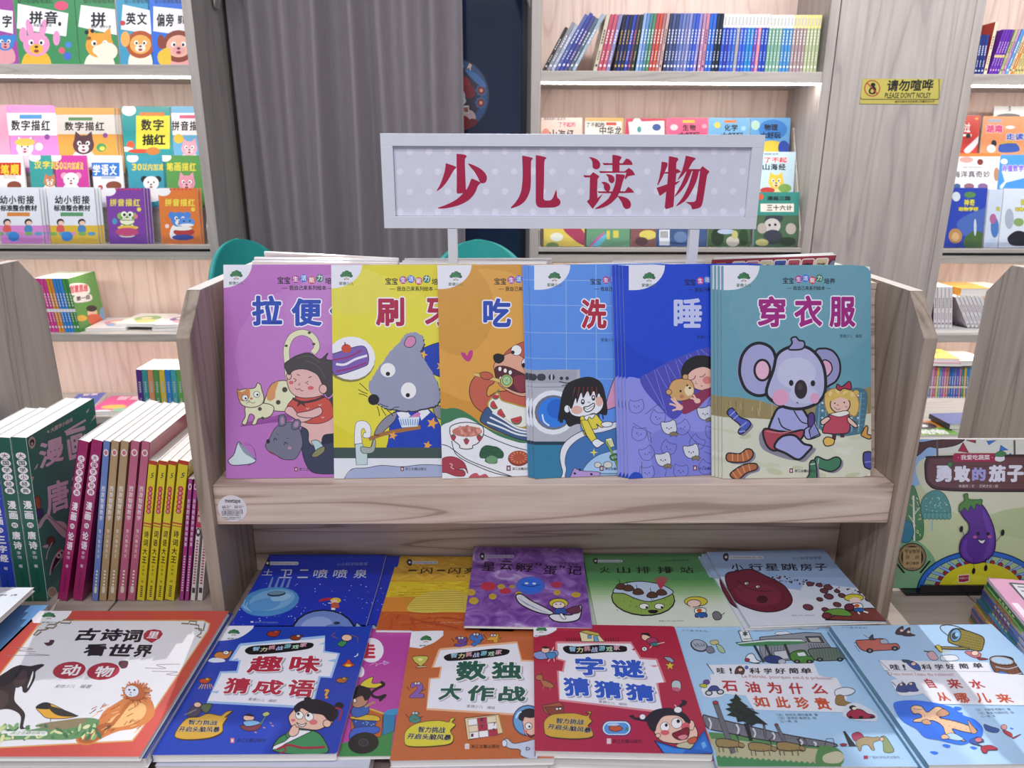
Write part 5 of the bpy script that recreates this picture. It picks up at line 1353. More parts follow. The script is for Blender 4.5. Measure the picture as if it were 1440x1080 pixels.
def art_sudoku(A):
 A.view(480,850,4.5)
 A.poly([(440,170),(645,165)]+[(645-k*9,195+k*9-k*k*.3) for k in range(0,11)]+[(500,278),(432,270)], '#eceaf2')
 publisher_tree(A, 536,222, .85, True, 1.2,1.0)
 banner(A, [(622,285),(1112,240),(1140,355),(1300,360),(1300,700),(1160,700),(540,662),(560,470),(620,465),(632,395),(578,400)], '#e9b48e', 7)
 tag_cloud(A, (690,342),(1020,318),(695,312), [(650,330),(690,312),(800,300),(960,280),(1050,285),(1064,300),(1030,322),(860,345),(700,358),(660,352)])
 g = '#1c5a4a'
 for ch, bl, br, tl in (('数', (722,486),(918,474),(728,362)),('独', (945,470),(1142,474),(955,362)),('大', (610,605),(748,605),(635,503)),('作', (790,612),(962,612),(805,512)),('战', (990,615),(1165,615),(1000,518))):
  A.qtext(ch, bl, br, tl, g, .04, '#f4f4f6', .04, sh='#b9b6c0')
 A.text('爱德少儿', (792,652),(895,657), '#3a3844', 0); A.text('编绘', (920,660),(972,664), '#3a3844', 0)
 for ch, x0, x1, y0, y1, c in (('3', 715,792,205,268, '#6b4a9a'),('9', 806,892,182,265, '#3d74c0'),('4', 918,1000,188,242, '#d9a23a'),('2', 432,522,492,590, '#8a5fae'),('6', 425,502,680,750, '#4a8a80')):
  A.qtext(ch, (x0, y1),(x1, y1),(x0+8, y0), c, .05, INK, .02)
  A.ell((x0+x1)/2-6, y0+8,9,9, '#f2f0f0', oc=INK); A.ell((x0+x1)/2+12, y0+8,9,9, '#f2f0f0', oc=INK); A.ell((x0+x1)/2-4, y0+9,3,3, INK, n=7); A.ell((x0+x1)/2+12, y0+9,3,3, INK, n=7)
  A.line([(x0, (y0+y1)/2),(x0-18, (y0+y1)/2-22)], 4, INK); A.line([(x1-14, (y0+y1)/2+8),(x1+12, (y0+y1)/2-6)], 4, INK)
 A.blob([(455,330),(545,328),(538,360),(515,382),(508,392),(496,392),(486,380),(462,362)], '#c9c25a', INK, 2); A.poly([(472,402),(538,398),(540,388),(512,388),(480,390)], '#d9b58a', INK, 2); A.ell(500,348,16,10, '#e9e49a')
 burst(A, [(398,850),(410,800),(460,760),(540,740),(620,735),(680,745),(690,725),(720,718),(700,745),(722,762),(690,800),(710,840),(690,880),(600,895),(480,900),(410,890)],
   ('智力挑战', (482,810),(655,815),(490,772)),('开启头脑风暴', (412,852),(690,862),(425,815)), '#dcd03c')
 A.poly([(780,720),(1000,695),(1022,815),(800,858)], '#e9cf9c', '#5a3a1c', 3)
 for j in range(3):
  for i in range(3):
   x = 800+i*60+j*5; y = 728+j*42-i*8
   A.poly([(x, y),(x+57, y-7),(x+61, y+33),(x+4, y+40)], ('#f1eff0', '#b0304c', '#e9d9b8', '#b0304c', '#f1eff0')[(i+2*j) % 5], '#8a5a6a', 1.5)
 for t, x, y in (('3', 880,782),('3', 955,806),('1', 820,840),('7', 960,770),('1', 880,740)): A.qtext(t, (x, y),(x+16, y-2),(x+1, y-20), '#5a2a34', .02)
 A.line([(998,695),(1035,850),(1065,965)], 12, '#b5773c', False)
 A.ell(1180,735,98,100, '#33486a'); A.ell(1180,735,90,92, '#6fa3d8'); A.blob([(1130,690),(1160,670),(1200,690),(1230,680),(1230,820),(1170,830),(1150,760)], '#f0c3ae', INK, 2); A.blob([(1120,720),(1150,670),(1210,660),(1250,700),(1200,720),(1160,715),(1150,740)], INK)
 A.ell(1185,770,22,22, '#f4f4f4', oc=INK); A.ell(1190,774,7,8, INK, n=8); A.ell(1165,805,14,10, '#e0777a'); A.blob([(1170,815),(1200,830),(1225,822),(1200,845)], '#8a2030', INK, 2); A.line([(1105,720),(1120,690),(1140,680)], 8, '#dfeefb')
 A.blob([(1020,870),(1050,850),(1090,880),(1160,870),(1240,860),(1240,975),(1140,960),(1130,920),(1060,910)], '#c9d3e6', INK, 2); A.ell(1032,880,16,22, '#dfe4f0', oc=INK); A.text('D', (1168,925),(1195,925), '#2a3a5a', .03)
 press_mark(A, 782,915,220,34, '#2a1a14', '#e9d9d0', 1.25)
def art_riddles(A):
 A.view(720,850,4.5)
 A.poly([(70,108),(282,125)]+[(282-k*9,160+k*7-k*k*.35) for k in range(0,11)]+[(150,208),(95,185)], '#eceaf2')
 publisher_tree(A, 186,162, .85, True, 1.15, .95)
 banner(A, [(280,240),(752,242),(812,340),(915,348),(968,492),(918,498),(955,682),(300,605),(290,420),(322,425),(335,358),(285,345)], '#dc8a92', 7)
 A.poly([(755,285),(780,275),(775,292)], '#b3243f'); A.poly([(870,385),(930,385),(900,398)], '#dc8a92')
 tag_cloud(A, (362,302),(690,292),(362,270), [(322,280),(345,262),(420,266),(540,256),(700,262),(728,278),(712,300),(600,302),(480,312),(360,312)])
 b = '#2456c2'
 for ch, bl, br, tl in (('字', (405,448),(590,452),(395,330)),('谜', (632,462),(842,468),(622,346)),('猜', (332,580),(502,582),(320,462)),('猜', (525,590),(702,600),(515,480)),('猜', (725,605),(910,618),(712,498))):
  A.qtext(ch, bl, br, tl, b, .04, '#f4f4fa', .035, sh='#a9a8c0')
 A.text('爱德少儿', (548,622),(650,634), '#3a3844', 0); A.text('编绘', (676,638),(728,642), '#3a3844', 0)
 A.poly([(440,235),(425,170),(470,165),(540,182),(585,236)], '#e6dcae', INK, 2); A.poly([(425,172),(470,163),(545,180),(560,200),(480,188)], '#c9b25a', INK, 2)
 A.rect(480,195,502,215, '#6fa3d0', INK, 2); A.poly([(520,236),(515,200),(540,202),(550,236)], '#6fa3d0', INK, 2)
 for x in range(350,440,14): A.line([(x, 235),(x-4,212)], 5, '#3a2018', False)
 for x in range(595,690,16): A.line([(x, 236),(x-4,210)], 5, '#3a2018', False)
 sk = '#f0c3ae'
 A.ell(848,205,28,24, sk, oc=INK); A.blob([(815,190),(830,180),(868,185),(872,205),(850,195)], INK); A.blob([(850,225),(890,208),(925,235),(880,255)], '#a8406a', INK, 2); A.blob([(880,245),(920,240),(925,262),(880,262)], '#3f7a80', INK, 2); A.line([(920,250),(965,240)], 5, sk); A.line([(885,262),(872,278)], 5, sk); A.ell(838,282,17,14, '#eeeef2', oc=INK); A.ell(838,282,6,5, INK, n=6)
 A.blob([(135,310),(210,292),(285,295),(280,330),(170,348)], '#8a9ad0', INK, 2); A.ell(212,288,26,20, sk, oc=INK); A.blob([(190,275),(212,266),(238,276),(214,280)], INK); A.blob([(215,310),(270,305),(275,335),(235,345)], '#4a8ac0', INK, 2); A.line([(240,345),(228,362)], 5, sk); A.line([(265,340),(268,362)], 5, sk); A.line([(250,300),(265,270)], 6, sk)
 A.blob([(185,490),(210,480),(250,500),(265,520),(240,530),(200,515)], '#b5714a', INK, 2); A.ell(172,462,24,18, '#b5714a', oc=INK); A.line([(180,448),(185,430),(195,440)], 4, '#6a3a20'); A.line([(205,515),(195,535)], 5, '#b5714a'); A.line([(240,525),(245,540)], 5, '#b5714a'); A.line([(185,475),(195,495)], 12, '#b5714a')
 A.blob([(962,335),(1000,335),(1025,360),(1000,365)], '#9aa6c0', INK, 2); A.star(1000,388,30, '#e0c23c', oc=INK)
 A.blob([(1010,500),(1030,480),(1062,488),(1070,520),(1058,552),(1020,545)], '#b9c6c8', INK, 2); A.blob([(1015,525),(1060,530),(1055,552),(1020,545)], '#c9607a')
 A.poly([(192,640),(300,618),(328,645),(325,690),(240,700),(205,680)], '#a8583a', INK, 2); A.poly([(205,650),(328,645),(325,690),(240,700)], '#8a4028', INK, 2); A.ell(285,662,9,8, '#f0f0f0', oc=INK); A.ell(305,660,9,8, '#f0f0f0', oc=INK)
 burst(A, [(205,800),(205,740),(250,700),(330,690),(400,690),(470,705),(490,690),(465,682),(500,680),(488,715),(505,740),(480,770),(512,810),(500,840),(400,850),(270,842),(215,825)],
   ('智力挑战', (275,752),(452,764),(282,718)),('开启头脑风暴', (222,788),(498,815),(232,755)), '#d3a83c')
 A.rrect(572,738,752,828,44, '#e9f0fa', '#2a4a7a', 3); A.rrect(582,748,742,820,36, '#5a96d8'); A.blob([(615,775),(650,760),(690,775),(700,790),(660,805),(620,795)], '#c25a34', INK, 2); A.line([(720,800),(725,780),(735,800)], 7, '#3f7a58'); A.ell(640,760,40,8, '#b9d6f4')
 # laughing girl with a book
 A.blob([(740,705),(770,700),(780,715),(850,712),(880,690),(880,740),(800,735),(760,722)], INK); A.blob([(1040,660),(1075,620),(1070,605),(1105,610),(1100,635),(1070,650),(1075,680)], INK)
 A.blob([(905,820),(900,760),(940,700),(1040,680),(1120,730),(1170,790),(1165,850),(1080,880),(960,870)], sk, INK, 3); A.ell(1135,765,20,32, sk, oc=INK); A.ell(925,830,16,14, sk, oc=INK)
 A.blob([(850,720),(900,670),(1000,655),(1090,690),(1130,740),(1110,760),(1080,725),(1040,705),(960,710),(920,760),(905,805),(870,785)], INK)
 A.ell(1050,668,26,20, '#efe9ee', oc=INK); A.line([(1040,650),(1030,636)], 5, '#efe9ee'); A.ell(826,712,20,18, '#efe9ee', oc=INK)
 face_eye(A, 968,775,30,8,-10); face_eye(A, 1042,752,34,10,-12); A.ell(968,812,28,16, '#d9606a'); A.ell(1098,775,28,28, '#d9606a')
 A.blob([(1015,820),(1060,800),(1110,780),(1122,810),(1105,850),(1060,858),(1030,845)], '#8a1a2c', INK, 3); A.blob([(1050,840),(1090,825),(1110,838),(1080,858)], '#e08a96')
 A.blob([(1040,890),(1100,870),(1165,855),(1170,890),(1120,915),(1060,910)], '#c9c2a0', INK, 2); A.blob([(1110,860),(1160,838),(1170,870),(1130,885)], '#c9603c', INK, 2)
 A.poly([(900,862),(1030,905),(1130,918),(1215,800),(1280,945),(1090,950),(960,945)], '#2a63c0', INK, 3); A.poly([(920,880),(1030,915),(1100,920),(1080,945),(965,940)], '#3d86dc'); A.poly([(1150,915),(1218,830),(1262,935)], '#2f74d0'); A.poly([(1195,880),(1218,868),(1232,900),(1208,915)], '#6fb0ea')
 press_mark(A, 600,882,225,34, '#2a1018', '#e9c9cf', 1.25)
def art_animals(A):
 A.view(0,720,3)
 A.poly([(-260,1010),(160,475),(190,455),(860,455),(888,470),(880,500),(590,930),(560,968),(520,970),(-300,985)], '#cf9a5a')
 A.poly([(-250,1004),(166,478),(194,460),(856,460),(882,472),(874,500),(586,926),(556,962),(520,964),(-290,980)], '#dedce0')
 A.poly([(120,412),(305,415)]+[(300-k*4,425+k*6-k*k*.25) for k in range(0,10)]+[(200,470),(140,468)], '#eceaee')
 publisher_tree(A, 206,440, .62, True, 1.3, .9)
 for pts in ([(310,455),(270,455),(255,468),(295,470),(300,462)], [(255,462),(232,475),(205,475),(190,488),(225,490),(240,478)], [(205,492),(185,498),(160,500),(140,520),(155,520),(175,505)],
    [(765,470),(795,472),(800,460),(830,462),(826,475)], [(800,472),(838,478),(840,500),(858,500),(865,468)], [(822,490),(850,495),(848,512),(830,525),(848,530)]): A.line(pts, 6, '#7a7058', False)
 k = '#131116'
 for ch, bl, br, tl in (('古', (303,543),(400,543),(340,490)),('诗', (410,545),(502,545),(440,492)),('词', (505,550),(590,550),(525,497)),('看', (345,608),(440,608),(365,556)),('世', (442,608),(548,610),(472,556)),('界', (555,612),(632,613),(578,560))):
  A.qtext(ch, bl, br, tl, k, .04)
 red = '#a92a40'
 A.poly([(605,535),(606,515),(622,500),(650,494),(678,500),(687,515),(675,532),(640,553)], red); A.qtext('里', (618,532),(662,534),(632,504), '#f2eef0', .02)
 A.ell(292,668,70,36, red, -8); A.ell(436,672,70,36, red, -8)
 A.qtext('动', (252,692),(330,690),(272,645), '#f2eef0', .025); A.qtext('物', (392,696),(470,696),(412,650), '#f2eef0', .025)
 A.text('爱德少儿', (228,742),(312,742), '#3a3840', 0); A.text('编著', (332,743),(378,745), '#3a3840', 0)
 A.blob([(500,640),(510,628),(540,630),(535,655),(512,660)], '#5a2a34'); A.blob([(186,552),(205,550),(212,540),(230,542),(220,560),(200,565)], '#4a2a34')
 for q in ([(60,570),(140,578),(70,585),(150,590)], [(30,605),(210,605),(120,598)], [(612,658),(700,660),(660,645),(760,642)], [(640,672),(750,675),(700,685),(760,690)]): A.line(q, 2.5, '#8a8288')
 # horse
 A.blob([(-160,690),(-40,705),(30,672),(80,648),(130,650),(180,643),(184,650),(152,672),(148,700),(132,735),(112,762),(96,758),(92,738),(72,730),(62,770),(64,800),(98,838),(106,862),(98,905),(112,912),(84,914),(88,866),(66,842),(20,832),(-60,850),(-170,880)], '#2e2320')
 A.line([(140,672),(132,705),(116,742)], 8, '#e0d9d4', True, True); A.blob([(60,690),(100,668),(118,690),(96,730),(66,740)], '#43322d'); A.blob([(-120,760),(-20,748),(34,770),(20,822),(-60,840)], '#463430'); A.blob([(30,672),(84,646),(96,660),(66,700),(30,730),(-30,740)], '#16100f'); A.blob([(130,652),(182,642),(156,668)], '#241a18'); A.ell(118,690,4,4, '#0a0808', n=8)
 # oriole
 A.blob([(152,825),(175,808),(205,806),(260,830),(300,855),(330,860),(270,872),(200,870),(172,850)], '#d9a030', INK, 1.5); A.blob([(150,826),(178,806),(210,808),(215,830),(180,832)], '#1b1816'); A.blob([(210,820),(270,835),(325,860),(260,862),(220,845)], '#2b2620')
 A.line([(215,870),(212,885)], 3, INK)
 # monkey
 A.blob([(320,965),(350,910),(410,880),(440,840),(500,800),(545,775),(600,770),(640,795),(652,850),(620,890),(560,915),(500,925),(440,950),(370,985)], '#c9783a')
 A.blob([(430,905),(500,850),(570,805),(615,820),(600,870),(520,905)], '#e6b070'); A.blob([(330,960),(400,905),(470,890),(450,930),(380,975)], '#a85a24'); A.line([(545,800),(510,850),(470,900)], 16, '#b5652a'); A.line([(470,900),(440,915)], 12, '#5a3a28')
 for k in range(30): a = k*.21; A.line([(576+30*math.cos(a), 764+26*math.sin(a)),(576+(56+k%3*6)*math.cos(a), 764+(44+k%3*5)*math.sin(a))], 7, ('#9c4a1c', '#b5652a', '#c9783a')[k%3], False)
 A.blob([(527,765),(534,740),(555,726),(585,728),(605,745),(612,772),(596,792),(562,796),(540,788)], '#a85420'); A.blob([(527,758),(540,738),(565,736),(584,752),(578,775),(552,782),(534,774)], '#c9d0dc'); A.ell(546,752,5,4, INK, n=8); A.ell(567,753,5,4, INK, n=8); A.ell(552,764,4,3, '#5a4a4a', n=6); A.line([(545,772),(556,775)], 3, '#4a3a3a')
 rr = random.Random(4)
 for i in range(40): x = rr.uniform(400,610); y = rr.uniform(800,920); A.line([(x, y),(x-rr.uniform(10,28), y+rr.uniform(8,20))], 3, ('#a8521f', '#e9b070', '#8a3f18')[i % 3])
 # leafy branch
 A.blob([(-100,950),(60,930),(200,905),(340,870),(420,880),(380,930),(300,960),(100,960),(-120,975)], '#5f8a5a'); A.blob([(150,900),(260,880),(360,870),(340,900),(240,920)], '#8a7a5a')
 for i in range(60): x = rr.uniform(-20,420); y = rr.uniform(900,958); A.ell(x, y, rr.uniform(8,20), rr.uniform(4,9),('#4a7a4e', '#7aa06a', '#b9c98e', '#3a6a48', '#d9d6a0')[i % 5], rr.uniform(0,180), n=8)
 A.rrect(30,925,200,945,9, '#dfe3dc'); A.text('浙江古籍出版社', (40,940),(190,938), '#3a4a3a', 0, asp=.9)
def art_tractor(A):
 A.view(480,850,4.5)
 A.ell(190,290,78,78, '#efeaf2'); A.qtext('佳', (60,345),(215,345),(70,240), '#c02a4a', .04); A.ell(120,425,26,36, '#efeaf2')
 A.line([(180,385),(215,370),(225,385),(215,388),(240,375),(270,370)], 2, '#e9d0ea'); A.poly([(268,358),(305,370),(270,382)], '#b070b8', '#e9d0ea', 2)
 A.poly([(0,880),(330,790),(300,1060),(-40,1060)], '#3f8a4a')
 A.poly([(265,690),(345,660),(335,800),(262,830)], '#2f7fae', INK, 2); A.poly([(262,690),(300,665),(460,650),(460,690),(300,700)], '#3d94c8')
 A.poly([(160,660),(265,690),(250,840),(60,840),(60,720)], '#c2622c', INK, 2); A.line([(150,655),(200,668),(268,692)], 10, '#d9b63c')
 A.blob([(50,715),(120,700),(200,700),(240,715),(230,740),(100,730)], '#d9b63c', INK, 2); A.poly([(65,730),(225,738),(215,770),(90,800)], '#2c4a9c', INK, 2)
 rr = random.Random(2)
 for k in range(9): A.star(rr.uniform(85,210), rr.uniform(738,775), 6, '#8fc0e8')
 A.blob([(50,830),(80,785),(180,772),(240,780),(225,815),(120,830),(60,860)], '#3a62c4', INK, 2)
 A.ell(140,878,96,66, '#1f1d24', -8, oc=INK); A.ell(140,876,30,22, '#2e2c36', oc='#55525e')
 sk = '#b98a6c'
 A.blob([(60,680),(90,640),(165,640),(170,690),(90,715)], '#3a62b4', INK, 2); A.line([(150,650),(195,625),(212,620)], 14, sk)
 A.blob([(70,640),(75,590),(120,560),(165,580),(160,630),(110,655)], sk, INK, 2); A.blob([(70,600),(90,530),(140,505),(185,540),(180,590),(150,610),(130,580)], '#17131a')
 A.blob([(120,510),(150,480),(200,460),(195,500),(250,500),(250,525),(180,530),(140,520)], '#dcc83c', INK, 2)
 A.line([(250,490),(270,510),(215,540),(190,570),(230,590),(280,575),(240,610)], 16, '#17131a'); A.ell(85,610,10,14, '#f2f2f2', oc=INK)
def art_oil(A):
 A.view(940,870,5.144)
 A.qtext('小小童书系列', (92,88),(280,98),(92,76), '#33475a', 0)
 for x, y, w in ((680,76,80),(1014,66,70),(830,104,60)): A.blob([(x-w, y+8),(x-w*.7, y-8),(x-w*.2, y-10),(x+w*.2, y-14),(x+w*.7, y-6),(x+w, y+8),(x, y+14)], '#dfe6f0', '#6a7a8c', 2)
 g = '#3a3b3e'
 A.poly([(660,135),(990,100),(1100,105),(1180,220),(1100,290),(700,310),(660,230)], '#8f949c', INK, 3); A.poly([(990,130),(1100,128),(1130,175),(1010,170)], '#4a4c50', INK, 2); A.poly([(1010,140),(1085,138),(1105,170),(1030,168)], '#b9b9ae')
 for k in range(9): A.line([(1010+k*18,182),(1020+k*20,215)], 4, g, False)
 for k in range(8): A.line([(700+k*22,200),(705+k*23,290)], 4, g, False)
 A.poly([(760,240),(850,230),(870,290),(780,300)], '#c9ced4', INK, 2)
 A.poly([(488,175),(720,150),(960,148),(1000,170),(760,190),(520,195)], '#dfe9e4', INK, 3); A.poly([(500,185),(720,165),(980,165),(1000,178),(760,198),(530,200)], '#4a8a5a')
 for a, b in (((620,195),(690,318)),((700,190),(760,310)),((840,185),(890,300))): A.line([a, b], 18, g, False)
 A.poly([(505,90),(575,86),(608,162),(535,168)], '#e9eef0', INK, 3); A.star(555,110,24, '#3a4a3a', 6, q=.5); A.line([(540,150),(600,146)], 5, '#4a8a5a', False)
 A.blob([(880,260),(920,235),(985,232),(1010,270),(1045,280),(1040,320),(940,322),(890,300)], '#4f8a3f', INK, 3); A.poly([(925,248),(980,242),(1000,272),(940,275)], '#dfe9ee', INK, 2)
 A.blob([(1010,230),(1080,215),(1240,218),(1270,280),(1240,300),(1080,305),(1040,280)], '#6a7a6e', INK, 3)
 for k in range(10): A.line([(1045+k*21,225),(1058+k*21,292)], 3, '#46544a', False)
 for x in (930,1020,1095,1240): A.ell(x, 312 if x < 1050 else 298,24,14, '#1f2126'); A.ell(x, 312 if x < 1050 else 298,10,6, '#8a8d92')
 A.blob([(690,290),(730,268),(800,275),(840,310),(800,325),(720,318)], '#2f3f7a', INK, 2); A.ell(820,312,28,18, '#b9bcc4', oc=INK)
 A.blob([(570,265),(610,255),(640,300),(670,310),(640,322),(600,318),(560,300)], '#e9edf4', INK, 3); A.ell(570,300,18,12, '#a83a4a', oc=INK); A.line([(620,322),(660,328)], 4, INK, False)
 A.ell(222,195,66,44, '#3a3d46', 18); A.ell(222,192,56,36, '#aab0c0', 18); 
 for k in range(14): A.line([(180+k*6,175+k % 4*8),(200+k*5,205-k % 3*8)], 3, '#5a5f70')
 A.blob([(270,215),(310,200),(335,240),(290,250)], '#7d8290', INK, 2); A.blob([(300,165),(350,155),(362,180),(320,190)], '#cfc48a', INK, 2); A.blob([(345,185),(385,200),(410,245),(370,240)], '#a9c9a0', INK, 2)
 A.poly([(275,325),(345,420),(275,330)], INK); A.poly([(290,336),(1050,325),(1090,412),(1130,425),(1215,430),(1290,560),(1280,680),(620,662),(560,560),(420,548),(330,540),(300,402),(330,405)], '#e6e6ee')
 A.line([(277,325),(330,400)], 3, INK, False)
 A.blob([(250,545),(240,510),(290,450),(340,460),(410,500),(400,555),(320,575),(270,565)], '#e6e6ee')
 for ch, x0, x1, y in (('哇', 352,410,398),('!', 445,462,400),('科', 588,668,400),('学', 692,752,402),('好', 772,850,402),('简', 872,945,400),('单', 958,1040,400)): A.qtext(ch, (x0, y),(x1, y),(x0-6, y-42), '#1f1c1e', .03)
 A.blob([(480,400),(490,360),(520,345),(550,370),(540,405),(510,400)], '#5a3a34', INK, 2); A.ell(520,372,14,10, '#eacbb8'); A.ell(565,355,14,14, '#4a6ab0')
 A.text('Le Pétrole, pourquoi est-il si précieux?', (538,436),(1198,452), '#a8503c', 0, asp=1.15)
 r1, r2 = '#b83238', '#c8502c'
 for ch, bl, br, tl in (('石', (398,528),(508,530),(380,450)),('油', (566,535),(672,540),(545,455)),('为', (726,542),(830,545),(702,460)),('什', (880,548),(985,548),(860,466)),('么', (1050,548),(1158,548),(1022,470))): A.qtext(ch, bl, br, tl, r1, .032)
 for ch, bl, br, tl in (('如', (632,640),(740,645),(605,560)),('此', (785,645),(890,652),(760,562)),('珍', (935,655),(1035,658),(900,566)),('贵', (1080,660),(1190,664),(1040,570))): A.qtext(ch, bl, br, tl, r2, .032)
 A.ell(292,540,28,20, '#1d1d22'); A.ell(292,540,18,12, '#cfd3da'); A.ell(375,532,28,20, '#1d1d22'); A.ell(375,532,18,12, '#cfd3da'); A.blob([(285,520),(310,490),(350,490),(370,520),(320,525)], '#3a4a8a', INK, 2); A.ell(275,462,24,18, '#6a4a9a', oc=INK); A.blob([(225,480),(270,475),(275,500),(240,498)], '#b9c23c', INK, 2)
 for i, t in enumerate(('〔法〕帕特瓦·德拉鲁莱  著', '〔法〕莱昂利·勒努瓦  绘', '江一帆  译')): A.text(t, (788+i*12,705+i*24),((1085,1075,940)[i], 705+i*24), '#2a3038', .008)
 # pipeline landscape
 A.poly([(270,830),(520,850),(900,905),(1180,930),(1220,960),(1260,985),(1250,1120),(360,1120),(340,960)], '#b9b48e')
 A.poly([(290,820),(420,830),(700,870),(1060,905),(1200,930),(1190,950),(900,930),(500,880),(310,870)], '#5a8a52')
 gr = [(340,960)]
 rr = random.Random(7)
 for k in range(46): gr.append((345+k*20,985+k*1.4+(0 if k % 2 else 16)))
 A.poly(gr+[(1262,1130),(370,1130)], '#4a8a58')
 A.blob([(250,700),(290,705),(420,740),(640,790),(860,840),(1190,900),(1180,930),(880,905),(640,870),(420,825),(300,800),(260,760)], '#77777f', INK, 4)
 for k in range(40): x = 270+k*22; y = 720+k*4.6; A.line([(x, y),(x-4, y+55-k*.9)], 2.5, '#55555e', False)
 for x, y, h in ((300,720,80),(500,765,70),(620,795,66),(760,825,52),(960,880,36),(1060,892,28)): A.line([(x-10, y),(x+8, y+h*.5),(x, y+h)], 12, '#d9d9de')
 for a, b, w in (((340,610),(470,975), 34),((780,770),(845,900), 20),((690,770),(705,870), 12),((985,870),(1010,930), 9)): A.line([a, b], w+5, INK, False); A.line([a, b], w, '#6a6a70', False); A.ell(a[0], a[1], w*.6, w*.4, '#a83a44', oc=INK)
 A.poly([(545,760),(580,760),(610,885),(585,885)], '#221f22')
 tree = [(485,545)]
 for k in range(1,8): tree += [(500+k*32,570+k*28),(490+k*18,572+k*26)]
 tree += [(560,770)]
 for k in range(7,0,-1): tree += [(480-k*7,570+k*22),(462-k*6,574+k*20) if k < 7 else (410,690)]
 A.poly([(485,545),(530,590),(515,592),(580,640),(560,642),(660,690),(620,692),(720,770),(640,760),(600,780),(540,745),(500,752),(490,715),(420,700),(455,680),(410,655),(450,645),(420,620),(465,610),(440,590),(470,580)], '#1d2a22')
 for k in range(24): x = rr.uniform(440,620); y = rr.uniform(610,740); A.line([(x, y),(x+rr.uniform(10,30), y+rr.uniform(8,18))], 5, '#2f4236')
 for x, y in ((420,905),(655,930),(860,930)):
  A.blob([(x-75, y-25),(x-30, y-35),(x+40, y-25),(x+90, y-10),(x+120, y+30),(x+80, y+25),(x+20, y+30),(x-40, y+25),(x-70, y+15)], '#9c8452', INK, 3)
  for d in (-60,-30,30,70): A.line([(x+d, y+15),(x+d+10, y+62)], 7, INK, False); A.line([(x+d, y+15),(x+d+10, y+58)], 3, '#9c8452', False)
  A.ell(x+108, y+12,24,16, '#9c8452', 20, oc=INK); A.line([(x+90, y-12),(x+80, y-55),(x+100, y-70)], 5, INK); A.line([(x+84, y-40),(x+66, y-58)], 4, INK)
 A.view(1160,870,5.143)
 A.blob([(-40,925),(50,928),(100,945),(138,995),(110,1060),(-60,1060)], '#5a8a52')
 A.blob([(-10,990),(90,960),(140,1000),(100,1045),(0,1040)], '#c9c4a4')
 A.line([(0,920),(10,870),(60,868),(70,920)], 5, INK, False); A.ell(135,912,26,10, '#a83a44', oc=INK); A.line([(110,925),(230,925)], 3, '#4a5a6a', False)
 A.poly([(130,815),(145,812),(230,925),(175,925)], '#2a2a30'); A.blob([(195,840),(240,820),(280,850),(275,880),(215,885)], '#a83a5a', INK, 2)
 A.blob([(225,885),(290,855),(350,860),(385,855),(395,880),(350,900),(360,950),(340,950),(310,915),(270,920),(260,955),(245,950)], '#a3906a', INK, 2); A.blob([(400,860),(430,850),(460,880),(500,960),(430,965),(420,900)], '#8a9a6a', INK, 2); A.ell(412,872,16,14, '#d9b59a', oc=INK)
 A.blob([(80,560),(75,520),(130,500),(190,505),(218,525),(190,550),(140,560)], '#e3e6ee', '#55606e', 3); A.blob([(85,560),(130,558),(150,600),(210,618),(150,632),(80,620)], '#9a7a4a', INK, 2)
 A.blob([(130,700),(140,640),(220,610),(330,660),(380,710),(360,745),(260,740),(170,725)], '#d9dde8'); A.blob([(160,690),(200,660),(260,660),(310,690),(350,700),(350,722),(200,725),(165,712)], '#a82c4c', INK, 3); A.ell(200,645,26,16, INK); A.ell(212,652,16,10, '#efe6c8'); A.ell(260,716,17,12, '#1d1d22'); A.ell(340,716,15,11, '#1d1d22'); A.ell(185,716,14,11, '#1d1d22')
 A.rect(280,990,312,1016, '#a82c4c'); A.text('广西科学技术出版社', (325,1015),(550,1012), '#3a5068', 0, asp=1.1)
